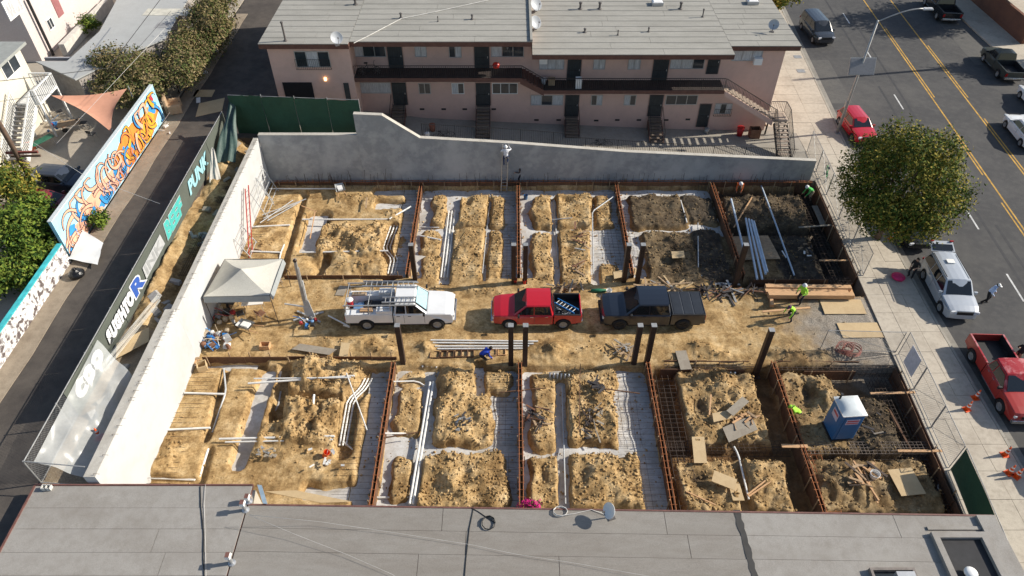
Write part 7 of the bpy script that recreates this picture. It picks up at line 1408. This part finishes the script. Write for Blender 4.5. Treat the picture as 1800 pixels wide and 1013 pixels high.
# ================================================================ street side
tree((24.6, 36.9, .05), (24.7, 36.9, 4.6), (3.6, 3.8, 3.5), 34000, .10, GR, 'large leafy olive green street tree on the sidewalk', 6, .19, 44, limbs=20, spread=.8, sz=(.16, .38))
c = G(1765, 2, 5); tree((50.5, 74, .05), (50.5, 74, 6.2), (4.2, 4.2, 3.6), 16000, .16, GR, 'street tree across the road at the top right', 9, .2, 14)
tree((24.6, 66.5, .05), (24.9, 66.5, 5.2), (2.0, 2.4, 2.0), 7000, .13, GR, 'tree behind the street corner of the pink building', 14, .14, 9)
tree((51.5, 62.5, .05), (51.5, 62.5, 4.2), (1.7, 1.7, 3.4), 6000, .14, GR, 'dark conifer like tree at the right edge beyond the green pickup', 15, .12, 8)
bw = tag(origin(MB().b2(49.2, 66.0, 0, 49.5, 90, 2.2).build('brick_wall', stained('brown_brick', (.20, .09, .055), (.12, .055, .04), 1, 6, .6))), 'brown garden wall across the street at the top right', 'wall')
# street lamp with solar panel
lp = thing('street_lamp', 'tall galvanised street lamp with curved arm and solar panel', 'street lamp', (26.2, 50.05, .05)); b0 = Vector((26.2, 50.05, .05)); tp = YP(1540, 36, 50.05); zt = tp.z
MB().b2(b0.x - .18, b0.y - .18, .05, b0.x + .18, b0.y + .18, .12).build('base', GALV, lp); MB().tube([b0, b0 + Vector((0, 0, 4)), Vector((b0.x, b0.y, zt))], [.13, .10, .07], 10).build('pole', GALV, lp, True)
AL = 2.9; MB().tube([Vector((b0.x, b0.y, zt - .1)) + Vector((AL * f, 0, .95 * math.sin(f * math.pi / 2))) for f in [i / 8 for i in range(9)]], .045, 8).build('arm', GALV, lp, True); MB().box((b0.x + AL + .35, b0.y, zt + .84), (.75, .26, .12), taper=.8).build('lamp_head', mat('lamp_head', (.6, .6, .6), .4), lp, bevel=.02)
sp = YP(1516, 117, 49.9); MB().box(sp, (1.85, .06, 1.15), rx=R(-25)).build('solar_panel', mat('solar_back', (.25, .25, .26), .9, .1, 8, spec=.1), lp); MB().box(sp + Vector((0, .04, .0)), (1.95, .05, 1.25), rx=R(-25)).build('panel_frame', GALV, lp); MB().bar((b0.x, b0.y, sp.z), sp, .03, 6).build('bracket', GALV, lp); MB().box((b0.x - .12, b0.y, 2.6), (.08, .2, .5)).build('control_box', GALV, lp)
tp2 = thing('utility_pole', 'utility pole across the street beyond the right edge', 'utility pole', (50.5, 63.1, 0)); MB().tube([(50.5, 63.1, 0), (50.5, 63.1, 15.5)], [.2, .14], 10).build('pole', WOODP, tp2, True); MB().beam((49.6, 63.1, 14.6), (51.4, 63.1, 14.6), .12, .14).build('crossarm', WOODP, tp2)
# temporary chain link fence along the sidewalk
def fpanel(par, p, q, h=1.85, screen=None, brace=True):
    p = Vector(p); q = Vector(q); d = (q - p); L = d.length; d /= L; up = Vector((0, 0, 1)); m = MB()
    for a in (p, q): MB().bar(a, a + up * h, .024, 6).build('post', GALV, par)
    for z in (.08, h): MB().bar(p + up * z, q + up * z, .02, 6).build('rail', GALV, par)
    if brace: MB().bar(p + up * .1, q + up * h * .98, .012, 5).build('brace', GALV, par)
    if screen: vs = [p + d * (L * i / 8) + up * (.1 + (h - .15) * k / 4) + Vector((-.03 + .02 * math.sin(i + k), 0, 0)) for i in range(9) for k in range(5)]; MB().add(vs, [(i * 5 + k, i * 5 + k + 5, i * 5 + k + 6, i * 5 + k + 1) for i in range(8) for k in range(4)]).build('screen', screen, par, True)
    stuff(lattice(p + up * .1, d, L, h - .15, .14, .0042).build('wire_mesh', GALV, par))
f1 = thing('chain_link_fence', 'temporary chain link fence on the sidewalk beside the big tree', 'fence', (22.9, 41, .05)); Y_ = [33.2, 36.0, 38.9, 41.8, 44.7, 47.4]
for a, b in zip(Y_, Y_[1:]): fpanel(f1, (xr(a) + .35, a, .06), (xr(b) + .35, b - .05, .06))
f2 = thing('chain_link_fence', 'temporary chain link fence on the sidewalk with a green screened end', 'fence', (21.9, 21, .05)); Y_ = [26.6, 24.1, 21.6, 19.2]
for i, (a, b) in enumerate(zip(Y_, Y_[1:])): fpanel(f2, (xr(a) + .3, a, .06), (xr(b) + .3, b + .05, .06))
fpanel(f2, (xr(19.1) + .3, 19.1, .06), (xr(14.6) + .1, 14.4, .06), 1.9, SCRG); MB().box((xr(25.5) + .27, 25.3, 1.0), (.02, 1.1, 1.4)).build('notice_sheet', mat('notice_pale', (.62, .62, .66), .7), f2)
f3 = thing('chain_link_fence', 'open chain link gate leaf lying back across the gravel entrance', 'fence', (20, 28, 0)); fpanel(f3, (xr(26.7) + .2, 26.75, .05), (17.6, 26.9, .05), 1.7)
for k, (u, v) in enumerate(((1590, 690), (1608, 770), (1625, 730))): pass
for (u, v, z, lb) in ((1699, 720, .05, 'nearer of two cones beside the faded red pickup'), (1714, 700, .05, 'farther of two cones beside the faded red pickup'), (1566, 420, .05, 'orange cone in tree shade beside the black sedan'), (1766, 800, .05, 'cone with two white bands in car shade at lower right'), (1786, 838, .05, 'cone at the right edge near the dark car'), (1773, 832, .05, 'tan orange cone leaning group at lower right')): cone(G(u, v, z), lb, rnd.uniform(0, 1))
bg_ = MB().lathe([(.1, 0), (.38, .04), (.42, .14), (.3, .24), (.1, .27)], 14, G(1578, 489, .055)); bg_.v = [(a, b, c) for a, b, c in bg_.v]; tag(origin(bg_.build('bag', mat('pink_cloth', (.62, .03, .13), .7, .2, 6, .4), None, True)), 'pink bag on the sidewalk beside the person in dark clothes', 'bag')
# bicycles
def bicycle(p, rz, label, col, tilt=0, lying=False):
    t = thing('bicycle', label, 'bicycle', p, rz)
    def bl(m, nm, mm, par=None):
        if lying: m.v = [(x, z * .95, .06 + y * .3 + .02) for x, y, z in m.v]
        return m.build(nm, mm, par or t, world=False)
    for x in (-.52, .52):
        w_ = bl(MB().tube([(x + .33 * math.cos(a * .3491), 0, .33 + .33 * math.sin(a * .3491)) for a in range(19)], .02, 5, cap=False), 'wheel', RUB); m = MB()
        for a in range(8): m.bar((x, 0, .33), (x + .32 * math.cos(a * .785), 0, .33 + .32 * math.sin(a * .785)), .004, 3)
        bl(m, 'spokes', GALV, w_)
    bl(MB().tube([(-.52, 0, .33), (-.05, 0, .32), (.38, 0, .82), (-.18, 0, .82), (-.52, 0, .33)], .02, 6).tube([(-.05, 0, .32), (-.2, 0, .95)], .018, 6).tube([(.36, 0, .9), (.52, 0, .33)], .018, 6), 'frame', col); bl(MB().box((-.22, 0, .97), (.26, .14, .06)), 'saddle', BLK); bl(MB().tube([(.36, 0, .88), (.36, 0, 1.02)], .014, 5).tube([(.4, -.27, 1.04), (.36, 0, 1.02), (.4, .27, 1.04)], .014, 5), 'handlebar', BLK)
    bl(MB().lathe([(.08, -.02), (.08, .02)], 12, (-.05, 0, .32), 'Y').bar((-.05, .06, .32), (.05, .1, .2), .012, 4), 'crank', BLK); return t
bicycle(G(1450, 312, .06), R(75), 'bright green share bicycle on the sidewalk by the fence', mat('bike_green', (.03, .5, .12), .4)); p = YP(650, 126, 49.2); bicycle(Vector((p.x, 49.25, 5.49)), R(4), 'dark bicycle on the upper left balcony', BLK); bicycle(Vector((7.0, 47.3, yz(7.0) + .01)), R(8), 'bicycle lying in the yard between entry stairs', BLK, lying=True); bicycle(Vector((-5.2, 47.6, yz(-5.2) + .02)), R(15), 'bicycle lying in the yard left part', BLK, lying=True)
# balcony and yard odds and ends
bb = thing('kettle_grill', 'red kettle grill on the upper left balcony', 'grill', Vector((YP(872, 118, 49.3).x, 49.3, 5.49))); MB().lathe([(.04, .5), (.22, .58), (.28, .75), (.28, .76), (.2, .93), (.04, .99)], 14).build('bowl', mat('enamel_red', (.5, .03, .02), .25), bb, True, world=False)
for a in range(3): MB().bar((.1 * math.cos(a * 2.1), .1 * math.sin(a * 2.1), .55), (.25 * math.cos(a * 2.1), .25 * math.sin(a * 2.1), 0), .012, 5).build('leg', BLK, bb, world=False)
def bin_(p, m, label, r_=.28, h=.7): t = thing('storage_bin', label, 'bin', p); MB().lathe([(r_ * .8, 0), (r_, h)], 14).build('barrel', m, t, True, world=False); MB().lathe([(r_ * 1.06, h + .001), (r_ * 1.06, h + .05), (r_ * .5, h + .1)], 14).build('lid', m, t, world=False)
bin_(Vector((18.2, 49.6, yz(18.2))), mat('red_plastic', (.5, .02, .02), .4), 'red bin under the corner stairs'); bin_(Vector((-6.2, 48.6, yz(-6.2))), mat('terracotta', (.28, .1, .06), .8), 'terracotta pot by the left entry stairs', .25, .5); bin_(Vector((-6.5, 47.5, yz(-6.5))), WHITE, 'white bucket bin by the left entry stairs', .18, .4); bin_(Vector((15.6, 49.9, yz(15.6))), GALV, 'grey can beside the ground door near the corner stairs', .2, .4)
openbox(Vector((3.0, 49.7, 4.49)), .5, .4, .5, 'brown box on the right balcony', LUMO); openbox(Vector((5.0, 49.2, 4.49)), .45, .45, .8, 'pale crate on the right balcony', WHITE); openbox(Vector((19.3, 49.4, yz(19.3))), .8, .6, .8, 'dark cabinet under the corner stairs', RUSTY); bin_(Vector((2.4, 49.8, 4.49)), SGR, 'grey bag bin on the right balcony', .22, .4)
# iron fence in the yard behind the grey wall
yf = thing('iron_fence', 'black iron picket fence in the yard behind the sloping grey wall', 'fence', (7, 44.2, 0)); m = MB()
def wt(x):
    for (a, za), (b, zb) in zip(TP, TP[1:]):
        if a <= x <= b: return za + (zb - za) * (x - a) / (b - a)
    return TP[-1][1]
n = int((20.8 + 6.4) / .13)
for i in range(n): x = -6.4 + i * .13; h_ = max(wt(x) - .35, yz(x) + 1.3) + .95 if x < 4 else yz(x) + 2.75 - .03 * (x - 4); m.bar((x, 44.25, yz(x)), (x, 44.25, h_), .012 if i % 18 else .028, 4)
stuff(m.build('pickets', IRON, yf))
for k, (a, b) in enumerate(((-6.4, 0), (0, 4), (4, 12), (12, 20.8))):
    hh = lambda x: (max(wt(x) - .35, yz(x) + 1.3) + .9 if x < 4 else yz(x) + 2.7 - .03 * (x - 4)); MB().bar((a, 44.25, hh(a + .01)), (b, 44.25, hh(b - .01)), .02, 5).build('rail', IRON, yf)
# pink blossom at the near eave and weeds
q_ = G(925, 884, 2.2); shrub((q_.x, q_.y + .1, 1.2), (.75, .3, .5), 800, .06, PNK, 'bougainvillea with pink blossom poking above the near roof edge', 4); shrub((G(1112, 884, 1).x, yn(5) + .4, .3), (.5, .3, .5), 250, .05, GR2, 'sparse green weed at the near roof edge', 6)
# grey hoarding boards and blue frame leaning beyond the near roof edge
sheet(((465, 864), (520, 862), (620, 882), (505, 884)), 'tan plywood boards leaning beyond the near roof edge', PLY, zl=1.6); sheet(((452, 852), (460, 853), (470, 886), (458, 886)), 'blue grey panel standing at the roof step', mat('blue_grey_panel', (.25, .33, .40), .5), zl=3.7)
# litter and drain covers on the street
for k, (u, v) in enumerate(((1402, 100), (1408, 125))): p = G(u, v, .06); MB().b2(p.x - .35, p.y - .3, .056, p.x + .35, p.y + .3, .064).build('utility_cover', GALV, side)
m = MB(); PATCH = stained('asphalt_patch', (.12, .115, .105), (.07, .07, .07), .5, 4, .6)
for x0, y0, x1, y1 in ((26.6, 55, 29.2, 63), (26.3, 45, 27.9, 54), (43.0, 62, 46.0, 72)): MB().quad((x0, y0, -.0955), (x1, y0, -.0955), (x1 + .5, y1, -.0955), (x0 + .6, y1, -.0955)).build('asphalt_patch', PATCH, road)
